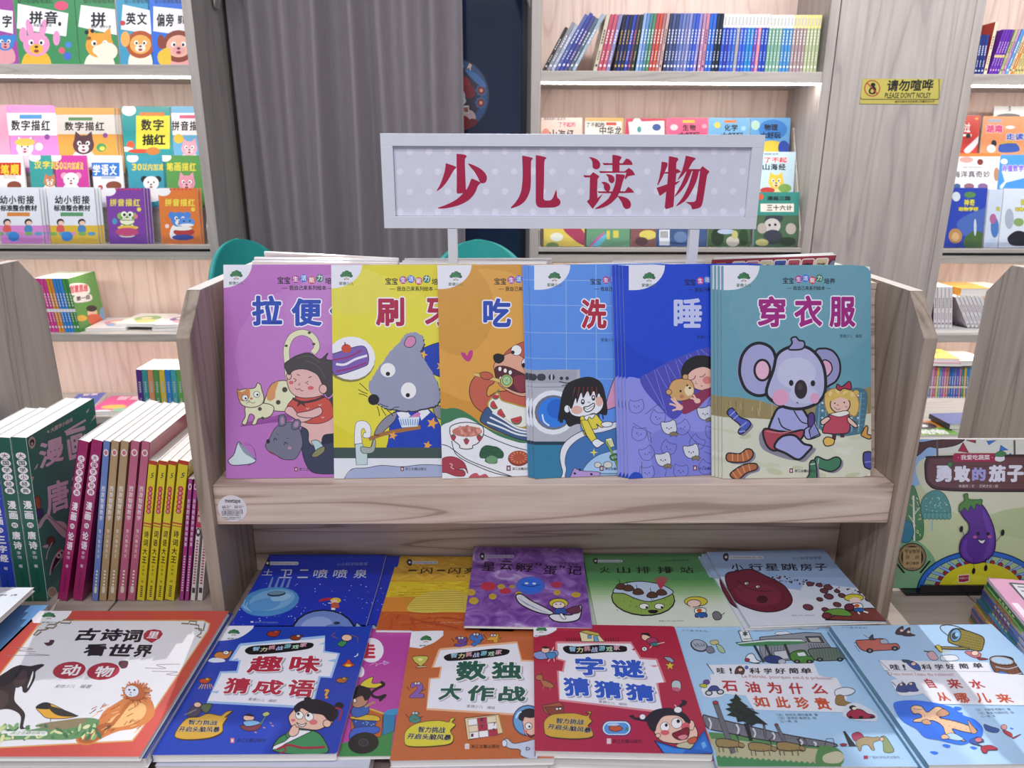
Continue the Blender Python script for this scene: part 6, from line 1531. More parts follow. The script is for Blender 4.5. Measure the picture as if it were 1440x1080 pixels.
def art_water(A):
 A.view(1160,870,5.143)
 A.qtext('小小童书系列', (118,68),(302,74),(118,56), '#33475a', 0)
 A.blob([(225,160),(260,155),(330,150),(420,145),(460,180),(520,180),(540,215),(500,225),(400,230),(290,235),(240,200)], '#c26a5e', INK, 3); A.blob([(400,155),(440,148),(460,178),(410,180)], '#aab6c6', INK, 2)
 for x, y in ((325,232),(506,216)): A.ell(x, y, 26,18, '#1d1d22'); A.ell(x, y, 11,8, '#8a8d92')
 A.blob([(320,140),(345,115),(352,142),(370,150),(330,155)], '#4a4a54', INK, 2); A.line([(280,115),(320,140),(345,118)], 3, INK); A.line([(205,175),(240,175)], 3, INK); A.line([(215,190),(250,240)], 3, INK)
 for x, y in ((545,100),(595,110)): A.blob([(x-34, y+10),(x-20, y-25),(x+20, y-45),(x+24, y-5),(x+60, y+10),(x+15, y+18)], '#4a3440', INK, 2); A.ell(x+10, y-14,12,9, '#eacbb8')
 # watering basket
 A.line([(900,130),(840,80),(845,50),(920,48),(1000,75),(1040,100)], 7, '#3a3424')
 A.blob([(890,150),(905,95),(960,72),(1100,112),(1150,145),(1145,200),(1115,235),(980,200),(905,175)], '#8a7c34', INK, 4); A.ell(945,120,38,46, '#6fa0c8', 20, oc=INK, ow=4); A.ell(940,125,24,26, '#2f3a4a', 20); A.ell(955,115,14,16, '#8fc0e0', 20)
 for k in range(12): A.line([(985+k*13,90+k*4),(975+k*13,200+k*2)], 3, '#5a5020', False)
 for k in range(5): A.line([(985,105+k*20),(1145,145+k*18)], 2.5, '#b3a554', False)
 A.blob([(800,200),(860,205),(1010,210),(1040,225),(880,222),(810,215)], '#8a7c34', INK, 3); A.blob([(800,200),(830,196),(850,240),(830,240)], '#b3a03c', INK, 2)
 for k in range(14): A.ell(850+k % 5*14,232+k//5*9,4,3, '#d6c23c', n=6)
 A.blob([(840,270),(900,262),(950,268),(960,300),(850,305)], '#dfe3ea', INK, 2); A.blob([(740,250),(780,235),(820,290),(780,300),(750,280)], '#d3a8b0', INK, 2); A.line([(715,235),(760,240)], 8, '#3a3440')
 A.blob([(1010,240),(1070,235),(1130,255),(1110,285),(1060,275)], '#c9747c', INK, 2); A.ell(1085,250,26,18, '#eacbb8', oc=INK); A.blob([(1100,280),(1150,285),(1180,295),(1120,300)], '#8a2c3c', INK, 2)
 # barrel carrier
 A.blob([(1195,300),(1270,272),(1350,285),(1372,320),(1440,430),(1340,450),(1240,400)], '#7a4a34', INK, 4); A.ell(1280,305,90,32, '#b3937a', 8, oc=INK, ow=4); A.ell(1280,305,76,24, '#a9c4dc', 8)
 for k in range(7): A.line([(1215+k*28,325),(1255+k*28,430)], 3, '#4a2a1c', False)
 A.line([(1235,350),(1320,365),(1400,345)], 7, '#aab6c6'); A.line([(1250,395),(1340,412),(1425,395)], 7, '#aab6c6')
 A.ell(1285,425,40,28, '#eacbb8', oc=INK); A.blob([(1240,400),(1270,382),(1320,395),(1325,412),(1260,410)], '#4a7ac0', INK, 2); A.blob([(1260,450),(1330,455),(1340,490),(1290,510),(1265,480)], '#3a5a9c', INK, 2); A.blob([(1320,490),(1380,500),(1400,530),(1380,530),(1340,510)], '#4a4a3a', INK, 2); A.line([(1240,440),(1200,415),(1150,415)], 9, '#eacbb8'); A.ell(1160,418,22,12, '#2a2a32'); A.ell(1215,412,18,11, '#2a2a32')
 A.poly([(388,302),(1180,318),(1205,388),(1270,400),(1440,410),(1440,630),(790,618),(705,540),(470,410),(450,378),(432,376)], '#e6e6ee')
 A.line([(388,302),(470,378)], 3, INK, False); A.line([(430,378),(1200,386)], 2.5, '#8a8a96', False)
 for ch, x0, x1, y in (('哇', 478,545,372),('!', 570,590,374),('科', 705,780,372),('学', 800,865,372),('好', 880,945,368),('简', 975,1045,366),('单', 1075,1148,362)): A.qtext(ch, (x0, y),(x1, y),(x0-14, y-40), '#1f1c1e', .03)
 A.blob([(590,320),(630,310),(680,340),(690,375),(640,365)], '#3a5aa8', INK, 2); A.ell(640,330,18,13, '#eacbb8', oc=INK); A.blob([(560,300),(610,305),(620,320),(570,318)], '#3a4a6a', INK, 2)
 A.text("D'où vient l'eau du robinet?", (465,412),(940,418), '#b56a5a', 0, asp=1.1)
 r1, r2 = '#b83238', '#c8502c'
 for ch, bl, br, tl in (('自', (755,505),(815,506),(705,435)),('来', (905,510),(1005,508),(865,438)),('水', (1070,510),(1172,510),(1020,442)),('从', (830,600),(918,600),(790,535)),('哪', (965,612),(1060,612),(925,540)),('儿', (1110,612),(1212,612),(1072,540)),('来', (1265,612),(1375,612),(1215,545))): A.qtext(ch, bl, br, tl, r1 if bl[1] < 520 else r2, .032)
 A.blob([(500,500),(480,450),(540,440),(640,455),(705,520),(700,545),(610,560),(540,555)], '#dfe3ee')
 for x, y in ((555,500),(625,495)): A.blob([(x-40, y+20),(x-20, y-25),(x+20, y-30),(x+36, y+5),(x+50, y+30),(x, y+35)], '#3a4a8a', INK, 2); A.ell(x-4, y-20,13,10, '#eacbb8', oc=INK); A.line([(x-40, y-10),(x-70, y-40)], 5, INK)
 bl_ = '#2f6fe0'
 A.blob([(495,620),(540,598),(640,592),(760,605),(860,625),(930,650),(1000,700),(1080,730),(1140,790),(1130,860),(1060,890),(990,915),(900,900),(820,880),(720,860),(660,800),(570,750),(520,690)], bl_)
 for x, y, w in ((960,650,30),(985,685,14),(878,922,30),(790,970,32),(1075,935,28),(1350,795,16)): A.blob([(x-w, y-4),(x-w*.2, y-w*.4),(x+w, y),(x+w*.2, y+w*.5)], bl_)
 fl = '#e0b492'
 A.blob([(620,650),(650,630),(700,640),(740,680),(800,640),(850,650),(900,690),(860,710),(830,720),(960,750),(1090,800),(1085,830),(1000,820),(920,800),(960,850),(1020,890),(960,880),(880,850),(850,780),(780,740),(720,750),(640,750),(650,730),(700,715),(680,690),(640,690)], fl, INK, 3)
 for k in range(18): A.ell(680+k*20,700+(k*37 % 70)+k*2,4,3, '#6a4a34', n=6)
 A.line([(640,655),(690,660),(715,650)], 3, INK); A.blob([(805,695),(850,655),(900,690),(850,712)], '#b98a6a', INK, 2); A.blob([(700,745),(740,730),(770,765),(720,768)], '#c79a78', INK, 2); A.blob([(1030,735),(1060,770),(1100,820),(1060,830)], '#c79a78', INK, 2)
 A.blob([(860,860),(920,830),(1000,870),(960,885)], '#a9c9e6', INK, 2); A.blob([(840,850),(870,840),(900,865),(850,875)], fl, INK, 2)
 A.blob([(1050,880),(1110,860),(1150,890),(1100,905),(1140,925),(1060,905)], '#3a5aa8', INK, 2); A.ell(1110,880,26,18, '#c9747c', oc=INK); A.blob([(1130,930),(1200,920),(1250,950),(1180,955),(1170,975),(1140,970)], '#a83244', INK, 2)
 for i, t in enumerate(('〔法〕卡丽娜·西蒙尔  著', '〔法〕勒诺·拉碧玛西  绘', '江一帆  译')): A.text(t, (1100+i*18,668+i*24),((1350,1375,1240)[i], 664+i*24), '#2a3038', .008)
 A.ell(1295,785,22,20, '#c98a8a', oc=INK); A.blob([(1150,765),(1200,780),(1260,800),(1240,825),(1170,810)], '#3a5a9c', INK, 2); A.blob([(1290,805),(1350,830),(1360,870),(1420,835),(1380,850),(1350,860),(1300,830)], '#b03a44', INK, 2)
# ---------------------------------------------------------------- placing the flat books
MT['nebula'] = paint_mat('nebula_print', ['#45246a', '#75459a', '#9a70bc', '#d3c2e6'], 26)
def flat_book(label, group, bl, br, tl, z, t, cover, art, **k):
 m, w, l = flat_m(bl, br, tl, CZ+z, t)
 if 'w' in k: w = k.pop('w')
 if 'l' in k: l = k.pop('l')
 return make_book('booklet', label, 'book', group, m, w, l, t, cover=cover, art=art, dz=.00002, **k), m, w, l
def under(root, m, dx, dy, dz, rot, label, group):
 mm = Matrix.Translation((dx, dy, dz)) @ m @ Matrix.Rotation(math.radians(rot), 4, 'Z')
 return copy_thing(root, mm, label, group)
def plain_under(label, m, w, l, t, ztop, dx, dy, rot, col, group='books lying beneath the front books'):
 mm = m.copy() @ Matrix.Rotation(math.radians(rot), 4, 'Z'); mm.translation = (m.translation.x+dx, m.translation.y+dy, ztop-t)
 return make_book('booklet', label, 'book', group, mm, w, l, t, cover=col)
def back_row():
 g = 'science picture books lying on the lower shelf'; t = .0035
 lift = lambda l, a: (lambda x, y: a*max(0, (y/l-.6)/.4)**2)
 r, m, w, l = flat_book('dark blue science book with two pale moons and a fountain', g, (322,881),(514,881),(361,784), -.6, t, '#1a34b0', art_fountain, strips=6, warp=lift(.178, .006))
 under(r, m, .021, .002, -t-.0006,0, 'second copy beneath the blue moon fountain book, shifted right', g)
 r, m, w, l = flat_book('yellow and orange painted science book with a glowing firefly cloud', g, (528,886),(722,888),(557,782), -.602, t, '#bf6a2c', art_twinkle)
 under(r, m, .004, -.004, -t-.0006, .4, 'copy lying beneath the yellow firefly science book', g)
 flat_book('purple nebula science book with a child riding a white swan', g, (652,880),(833,883),(660,775), -.592, t, '#6a3c8c', art_nebula, front_mat=MT['nebula'], strips=6, warp=lift(.19, .008))
 r, m, w, l = flat_book('green science book with a round smiling volcano planet', g, (840,882),(1046,881),(819,779), -.598, t, '#5f9a58', art_volcano)
 under(r, m, -.008, .001, -t-.0006,0, 'copy beneath the green volcano planet book, peeking out left', g)
 r, m, w, l = flat_book('white science book with a dark red asteroid and tumbling rocks', g, (1054,880),(1247,874),(1000,779), -.59, t, '#d9dce6', art_asteroid, strips=6, warp=lift(.2, .006))
 for i in range(2): under(r, m, -.006-.003*i, .001, -(t+.0006)*(i+1), .6*(i+1), '%s copy beneath the red asteroid book' % ORD[i], g)
def front_books():
 g = 'activity books lying in the front row'; t = .009
 r, m, w, l = flat_book('large white and red book of animals with a horse, oriole and monkey', g, (-155,1064),(196,1064),(62,859), -.588, .006, '#c2493e', art_animals)
 b = (m, w, l)
 plain_under('dark covered book beneath the white animal book', m, w, l, .012, CZ-.5945, .004, .004,0, '#2a3a7a')
 plain_under('lowest thick book beneath the white animal book', m, w-.02, l-.01, .0225, CZ-.607, .01, .012,1, '#b05a44')
 r, m, w, l = flat_book('blue idiom puzzle book with a thinking boy in green', g, (213,1062),(474,1060),(328,880), -.6, t, '#1d3fae', art_idioms, r=.004)
 plain_under('thick white-paged book beneath the blue idiom puzzle book', m, w+.03, l, .0175, CZ-.61, .004, -.004,-1.2, '#c7c9d8')
 m, w, l = flat_m((365,1066),(553,1063),(443,884), CZ-.606, .004)
 make_book('booklet', 'magenta storybook with a girl driving a tractor, half covered', 'book', g, m, w, l, .004, cover='#b8489f', art=art_tractor, dz=.00002)
 r, m, w, l = flat_book('orange number puzzle book with a sudoku flag', g, (548,1070),(781,1066),(578,884), -.602, t, '#c2683a', art_sudoku, r=.004)
 plain_under('thick white-paged book beneath the orange number puzzle book', m, w-.01, l, .0165, CZ-.6115, .004, -.002, .8, '#c9cbd8')
 r, m, w, l = flat_book('crimson riddle book with a laughing girl reading', g, (752,1056),(1004,1061),(737,877), -.594, t, '#b02642', art_riddles, r=.004)
 plain_under('thick book beneath the crimson riddle book', m, w, l, .0155, CZ-.6035, .004, .003, -.8, '#a8304a')
 r, m, w, l = flat_book('pale blue oil science book with a petrol station and deer', g, (1008,1078),(1296,1078),(941,880), -.6, .007, '#a9cdec', art_oil, spine='#7fa6c4')
 b1 = plain_under('book beneath the pale blue petrol station book', m, w, l, .012, CZ-.6075, .006, .004, -.4, '#9cc0d8')
 r, m, w, l = flat_book('pale blue water science book with a barrel carrier and wicker can', g, (1306,1076),(1600,1072),(1163,880), -.588, .007, '#a9c9e8', art_water, spine='#5f8aa0')
 for i in range(3): under(r, m, -.003*(i+1), .001*i, -.0074*(i+1), -.3*(i+1), '%s copy stacked beneath the water science book' % ORD[i], g)

# ---------------------------------------------------------------- upright books on the table, spines out
def spine_art_classic(c1, txt, tx='#efe6ea'):
 def f(B):
  for i, ch in enumerate('大国学小经典'):
   y = 105+i*41; B.ell(50, y, 33,20, '#f3e3ea'); B.qtext(ch, (30, y+13),(70, y+13),(30, y-13), c1, .02)
  for i, ch in enumerate(txt):
   y = 420+i*62
   if ch == '的': B.ell(50, y-26,22,17, tx); B.qtext(ch, (36, y-16),(64, y-16),(36, y-36), c1, .02)
   else: B.qtext(ch, (22, y),(78, y),(22, y-50), tx, .03)
  for i, ch in enumerate('李翎 著'):
   if ch != ' ': B.qtext(ch, (36,700+i*28),(64,700+i*28),(36,680+i*28), tx, .0)
  for i, ch in enumerate('长江少年儿童出版社'): B.qtext(ch, (42,825+i*15),(58,825+i*15),(42,813+i*15), '#10141c', 0)
 return f
def spine_art_wood(txt, sub):
 def f(B):
  B.ell(50,68,34,21, '#f0dede'); B.ell(50,68,22,13, '#c9747c')
  for i, ch in enumerate(txt): B.qtext(ch, (26,300+i*36),(74,300+i*36),(26,270+i*36), '#efe9e2', .01)
  for i, ch in enumerate(sub): B.qtext(ch, (32,560+i*32),(68,560+i*32),(32,536+i*32), '#efe3d2', .0)
  for i in range(7): B.rect(38,800+i*22,62,812+i*22, '#efe3d2')
  B.rrect(30,905,70,950,10, '#e3d6c6')
 return f
def spine_art_yellow(txt):
 def f(B):
  B.rect(0,0,100,26, '#b83a2c'); B.qtext('5', (38,120),(70,112),(46,84), '#3a5a2c', .02)
  for i, ch in enumerate('小学生多功能'):
   B.ell(50,192+i*31,27,19, '#c02a3c'); B.qtext(ch, (36,203+i*31),(64,203+i*31),(36,181+i*31), '#f3dcd0', .0)
  B.rect(0,430,100,440, '#b83a2c'); B.rect(0,452,100,458, '#b83a2c')
  for i, ch in enumerate(txt): B.qtext(ch, (24,535+i*62),(76,535+i*62),(24,487+i*62), '#2a2410', .02)
  for i, ch in enumerate('彩图版 编'):
   if ch != ' ': B.qtext(ch, (38,755+i*28),(62,755+i*28),(38,737+i*28), '#3a3418', .0)
  for i in range(6): B.rect(36,890+i*15,64,899+i*15, '#4a4420')
 return f
def spine_art_thin(c):
 def f(B):
  B.ell(50,60,36,24, '#f0dfe8'); B.ell(50,60,24,15, c)
  for i, ch in enumerate('好玩的数学绘本故事'): B.qtext(ch, (22,190+i*44),(78,190+i*44),(22,156+i*44), '#f0dce8', .01)
  for i in range(14): B.rect(32,620+i*22,68,632+i*22, '#e6c9da')
 return f
def spine_art_white(B):
 B.rect(0,0,100,330, '#c23a5a')
 for i, ch in enumerate('漫画成语'): B.qtext(ch, (18,100+i*60),(82,100+i*60),(18,55+i*60), '#f4e9ea', .02)
 B.ell(50,370,44,40, '#3a3a44'); B.ell(50,364,26,20, '#e9d6cc')
 for i in range(16): B.rect(28,440+i*26,72,456+i*26, '#b0606c')
 B.rect(22,880,78,930, '#3a3a44')
def art_tang(A):
 A.view(0,540,9)
 A.blob([(360,740),(385,675),(420,668),(450,720),(435,790),(395,818)], '#cfc6b0'); A.ell(405,740,30,44, '#2a3a34', 10); A.ell(405,755,14,18, '#cfc6b0')
 lil = '#eedcec'
 A.ell(610,605,14,16, '#e3dccf'); A.qtext('大国学小经典', (640,620),(920,475),(640,560), '#e3dccf', .03)
 A.qtext('漫', (500,1090),(810,960),(490,760), lil, .028, res=3)
 A.view(0,540,9); A.qtext('画', (880,990),(1120,900),(830,600), lil, .028, res=3)
 A.line([(820,610),(1085,455)], 26, lil, False)
 A.blob([(1150,480),(1200,390),(1215,420),(1180,450),(1130,500)], lil); A.blob([(1090,350),(1125,310),(1120,345),(1100,365)], '#d9d6c4')
 A.view(0,640,4.9)
 A.qtext('唐', (325,420),(480,360),(310,200), lil, .028, res=3); A.qtext('诗', (500,360),(620,310),(485,150), lil, .028, res=3)
 A.blob([(255,495),(320,405),(380,450),(450,470),(520,600),(430,560),(360,480),(320,440),(280,500)], '#cfc9c6'); A.line([(330,420),(420,490),(500,560)], 6, '#6a7a74')
 A.blob([(240,300),(265,280),(280,320),(275,370),(250,360)], '#a86a4a', INK, 2); A.blob([(250,380),(290,370),(300,410),(265,440),(248,420)], '#3a4a7a', INK, 2)
 A.blob([(320,590),(345,560),(375,575),(370,610),(340,625)], '#6a4a3a', INK, 2); A.blob([(290,630),(330,615),(325,640)], '#cfc9c6'); A.line([(360,600),(330,660),(318,720)], 7, '#cfc9c6')
 A.blob([(340,830),(350,760),(380,690),(420,650),(450,680),(420,720),(390,760),(360,800)], '#cfc9c6'); A.blob([(352,810),(362,760),(390,690),(430,665),(420,710),(390,750)], '#14181c'); A.ell(405,690,20,22, '#e3ddd6'); A.ell(405,690,8,9, '#14181c'); A.line([(395,660),(415,650)], 8, '#b03a44')
 A.ell(360,945,32,38, '#cfbfae'); A.ell(360,945,24,30, '#b59a86')
 A.line([(200,170),(230,150),(215,190)], 6, '#d9d6c4'); A.line([(240,100),(260,60),(250,90)], 6, '#d9d6c4')
def spine_book(name, label, group, b0, b1, top, spine, sart, W, cover=None, art=None, Y0=None, lean_fix=None, T=None, **k):
 """b0, b1: the foot of the spine in the photograph (left, right), top: the spine's top left corner"""
 p0 = at(*b0,2, TZ); p0 = at(b0[0], b0[1], 1, p0.y) if Y0 is None else at(b0[0], b0[1], 1, Y0)
 y = p0.y; p1 = at(b1[0], b0[1], 1, y); p2 = at(*top, 1, y)
 base = Vector((p0.x, y, TZ+.0002)); d = Vector((p2.x-base.x, 0, p2.z-base.z)); L = d.length; a = math.atan2(d.x, d.z) if lean_fix is None else math.radians(lean_fix)
 t = T or (p1.x-p0.x)*math.cos(a)*.95
 if a > 0: base.z += 0
 else: base.z += t*math.sin(-a)*0
 v = Vector((math.sin(a), 0, math.cos(a)))
 if a > 0: base.z += t*math.sin(a)
 m = frame(base, (0,1,0), v)
 return make_book(name, label, 'book', group, m, W, L, t, cover=cover or spine, spine=spine, spine_art=sart, art=art, c=.0006, **k), m, t
def table_spines():
 g = 'upright books standing spine out at the left of the display unit'; Y = .948
 blue, green, mag = '#1b3aa8', '#1c5a48', '#a01f62'
 x = -8
 W = .175
 def put(*a, **k): return spine_book('paperback', a[0], g, *a[1:], Y0=Y, **k)
 r, m, t = put('dark green comic poetry book with its painted front cover showing', (46.5,842),(68,842),(15,616), green, spine_art_classic(green, '漫画的唐诗'), W, cover='#2f8673', art=art_tang)  # cover green and lettering set paler than the spine to stand for light
 step = t+.0008
 names = ['second green comic poetry book, left of the one showing its cover', 'blue comic classics book standing beside the green pair', 'second blue comic classics book from the green pair',
    'third blue book left of the green pair, only its page tops in view']
 for i, nm in enumerate(names):
  mm = m.copy(); mm.translation.x = m.translation.x-step*(i+1)
  if i == 0: copy_thing(r, mm, nm, g, 'paperback')
  elif i == 1: rb = make_book('paperback', nm, 'book', g, mm, W, (m.inverted() @ Vector((0,0,0))).length*0+.242, t, cover=blue, spine=blue, spine_art=spine_art_classic(blue, '漫画的三字经')); 
  else: copy_thing(rb, mm, nm, g)
 put('magenta comic classics book leaning right, first of two', (80,838),(95,838),(111,622), mag, spine_art_classic(mag, '漫画的论语'), W)
 put('magenta comic classics book leaning right, beside the dusty blue spine', (101,840),(117,840),(129.5,621), mag, spine_art_classic(mag, '漫画的论语'), W)
 wood = spine_art_wood('西游智慧数学', '第六集李天文')
 for lab, b0, b1, tx, c in (('dusty blue spine maths story book between magenta and tan books', 127.5,137.5,148.5, '#6a80bc'),('tan maths story book beside the dusty blue spine', 138,149.5,159.5, '#b3946e'),('tan maths story book beside the pink pair', 150.5,162.5,171.5, '#b3946e'),
        ('dusty pink maths story book beside the tan pair', 164,176.5,186.5, '#bf6480'),('dusty pink maths story book beside the yellow books', 178,190,199.5, '#bf6480')):
  put(lab, (b0,838),(b1,838),(tx, 622), c, wood, .168, lean_fix=12.9)
 for i, (b0, b1, tx, s) in enumerate(((191.6,204,208, '诗词大王'),(205,217,221.5, '词语大王'),(217.9,229.8,234, '词语大王'),(231,246,249.5, '诗词大王'))):
  put(('yellow dictionary beside the pink books', 'second yellow dictionary from the pink books', 'third yellow dictionary from the pink books', 'yellow dictionary beside the thin magenta books')[i], (b0,841),(b1,841),(tx, 649), '#ddc928', spine_art_yellow(s), .14, lean_fix=12.5)
 for i, (b0, b1, tx) in enumerate(((251,257.6,263.5),(258.6,265,270.5))):
  put(('thin magenta maths book beside the yellow dictionaries', 'thin magenta maths book beside the white spines')[i], (b0,838),(b1,838),(tx, 674), '#a83a86', spine_art_thin('#a83a86'), .15, lean_fix=11)
 for i, (b0, b1, tx) in enumerate(((266.5,274,281),(276,284.5,289.5))):
  put(('white and red spine comic book beside the thin magenta books', 'second white and red spine comic book by the unit panel')[i], (b0,837),(b1,837),(tx, 690), '#e3dcd9', spine_art_white, .13, lean_fix=11)

# ---------------------------------------------------------------- things at the two ends of the table
def art_eggplant(A):
 A.view(1200,580,3.6)
 A.poly([(150,130),(1500,130),(1500,900),(150,900)], '#c9d3a6'); A.poly([(150,130),(1500,130),(1500,300),(150,340)], '#dfe3d8')
 A.blob([(150,100),(400,120),(420,220),(380,330),(260,400),(150,420)], '#9cc0e8'); A.blob([(330,250),(600,200),(1000,250),(1100,420),(600,520),(380,420)], '#d8dcc0'); A.blob([(150,700),(300,640),(420,760),(380,920),(150,920)], '#7fae86'); A.blob([(700,520),(900,480),(1100,540),(1000,640),(760,620)], '#bccb9c')
 br = '#5a3a3c'
 A.blob([(300,160),(360,150),(420,140),(560,130),(520,165),(430,180),(380,175),(330,215),(290,230)], br, INK, 2)
 for p, c in (([(530,195),(555,150),(585,205)], '#a8304a'),([(570,140),(620,140),(620,155)], '#a8304a'),([(675,145),(725,140),(685,165)], '#3a7ad0'),([(740,195),(745,165),(785,190)], '#3a7ad0'),([(785,215),(795,205),(810,230)], '#3a7ad0')): A.poly(p, c, INK, 1)
 for x in (424,815): A.line([(x, 140),(x+2,250)], 10, '#6a5a5a', False)
 A.blob([(362,290),(370,235),(420,222),(900,215),(1300,225),(1320,390),(900,400),(480,395),(380,365)], '#4a2f34', INK, 3); A.blob([(374,290),(384,245),(430,232),(900,228),(1290,235),(1300,380),(900,386),(490,382),(390,355)], '#6b474a')
 for y in (265,310,350): A.line([(400, y),(700, y+8),(1250, y-4)], 2.5, '#55363a')
 A.rrect(504,206,740,250,14, '#a82a50'); A.qtext('· 我爱吃蔬菜 ·', (528,240),(705,240),(528,214), '#f2e6ea', .02)
 A.blob([(715,240),(725,215),(760,215),(765,240),(740,250)], '#e9ecf0', INK, 1); A.blob([(712,215),(740,195),(772,205),(760,222),(725,222)], '#4a8a54', INK, 1)
 for ch, x0, x1, y0, y1, c in (('勇', 415,498,268,352, '#e6e8f4'),('敢', 508,590,268,352, '#e6e8f4'),('的', 600,670,278,346, '#a9a4e0'),('茄', 684,770,266,352, '#e6e8f4'),('子', 778,862,266,352, '#e6e8f4')): A.qtext(ch, (x0, y1),(x1, y1),(x0, y0), c, .055, res=3)
 A.blob([(475,262),(490,250),(502,262),(490,280)], '#4a8a54', INK, 1)
 A.text('朱惠芳 / 文     艺帆文化 / 图', (532,380),(730,380), '#e6dcdc', 0)
 # trees
 A.blob([(262,600),(272,440),(300,368),(330,440),(355,560),(345,640),(290,640)], '#4f8a5c', '#3a6a48', 2)
 A.line([(308,650),(306,540),(304,420)], 9, '#e0ead8'); A.line([(305,560),(280,520)], 4, '#e0ead8'); A.line([(305,520),(335,480)], 4, '#e0ead8')
 rr = random.Random(3)
 for k in range(40): x = rr.uniform(275,345); y = rr.uniform(420,620); A.line([(x, y),(x+5, y+8)], 2.5, '#dfe8b0', False)
 A.blob([(345,520),(348,440),(400,396),(455,408),(488,470),(488,520),(440,535),(390,528)], '#4f9490', '#35706e', 2)
 for k in range(7): A.ell(362+k*20,522,12,18, '#5aa29c', oc='#35706e', ow=1.5)
 A.line([(400,545),(398,600)], 9, '#9cc4c8', False); A.blob([(232,600),(250,545),(290,560),(305,610),(280,655),(238,650)], '#3f86a0', '#2a6078', 2); A.line([(236,640),(238,680)], 8, '#8fc0d0', False)
 for k in range(24): A.ell(rr.uniform(365,475), rr.uniform(430,500), 2.5,2.5, '#cfe6e0', n=6)
 # seal
 A.ell(297,731,72,72, '#1f1a18'); A.ell(297,731,68,68, '#8f7a58'); A.ell(297,731,56,56, '#2c2620'); A.rrect(250,682,342,785,14, '#b59a70')
 for t, y in (('国际儿童阅读', 700),('专家推荐', 714)): A.text(t, (258, y),(335, y), '#2c2620', 0)
 A.text('张', (262,742),(284,742), '#2c2620', 0); A.text('妍', (310,742),(332,742), '#2c2620', 0); A.text('审订推荐', (264,770),(330,770), '#2c2620', .01)
 for s_ in (-1,1):
  for k in range(6): A.ell(297+s_*(45+k*8), 806-k*10,10,5, '#1f1a18', s_*-40, n=8)
 # ferris wheel ground
 def ring(rx, ry, c, cx=640, cy_=910): A.ell(cx, cy_, rx, ry, c, n=48)
 ring(322,215, '#17306a'); ring(316,209, '#2f6fd0'); ring(296,190, '#17306a'); ring(292,186, '#a9c79a')
 for k in range(1,16):
  a = math.radians(180+k*11.25); A.line([(640+215*math.cos(a), 910+150*math.sin(a)),(640+294*math.cos(a), 910+187*math.sin(a))], 15, '#17306a', False); A.line([(640+215*math.cos(a), 910+150*math.sin(a)),(640+294*math.cos(a), 910+187*math.sin(a))], 11, '#8fb4ec', False)
  A.ell(640+224*math.cos(a+.08), 910+158*math.sin(a+.08), 13,11, '#a02a3c', oc=INK, ow=1.5)
 ring(216,152, '#d9cf2c'); A.ell(600,900,120,80, '#e2d93e')
 # eggplant
 A.blob([(540,500),(560,470),(620,452),(660,480),(700,560),(716,640),(705,710),(660,750),(600,762),(550,735),(534,690),(545,640),(580,600),(580,560),(556,530)], '#5a2f94', '#2c1650', 3)
 A.blob([(650,490),(690,560),(704,640),(690,710),(655,735),(680,640),(660,560)], '#6b3fa8'); A.blob([(545,690),(556,650),(575,640),(570,700),(600,745),(560,730)], '#6b3fa8')
 A.blob([(532,500),(535,465),(560,442),(555,415),(575,410),(580,436),(620,440),(648,440),(640,470),(620,460),(608,490),(590,470),(575,500),(560,480),(545,495)], '#4f8a44', '#2a4a24', 2)
 for x in (627,678): A.ell(x, 612,8,9, '#141016')
 A.blob([(625,640),(645,645),(664,640),(655,660),(638,658)], '#f4eef4', INK, 2); A.ell(612,628,10,7, '#c9609c'); A.ell(686,626,10,7, '#c9609c')
 for a, b in (([(560,630),(552,605),(545,590)], (543,588)),([(720,650),(740,625),(750,612)], (752,606)),([(605,730),(606,790)], (605,800)),([(668,730),(666,775)], (666,785))): A.line(a, 2.5, '#2c1650'); A.ell(b[0], b[1], 9,16, '#17121a', 10)
 A.poly([(528,822),(582,818),(582,850),(555,858),(528,856)], '#a82a4a', '#f0e6e6', 2); A.text('中国少儿', (533,842),(578,840), '#f0e6e6', 0)
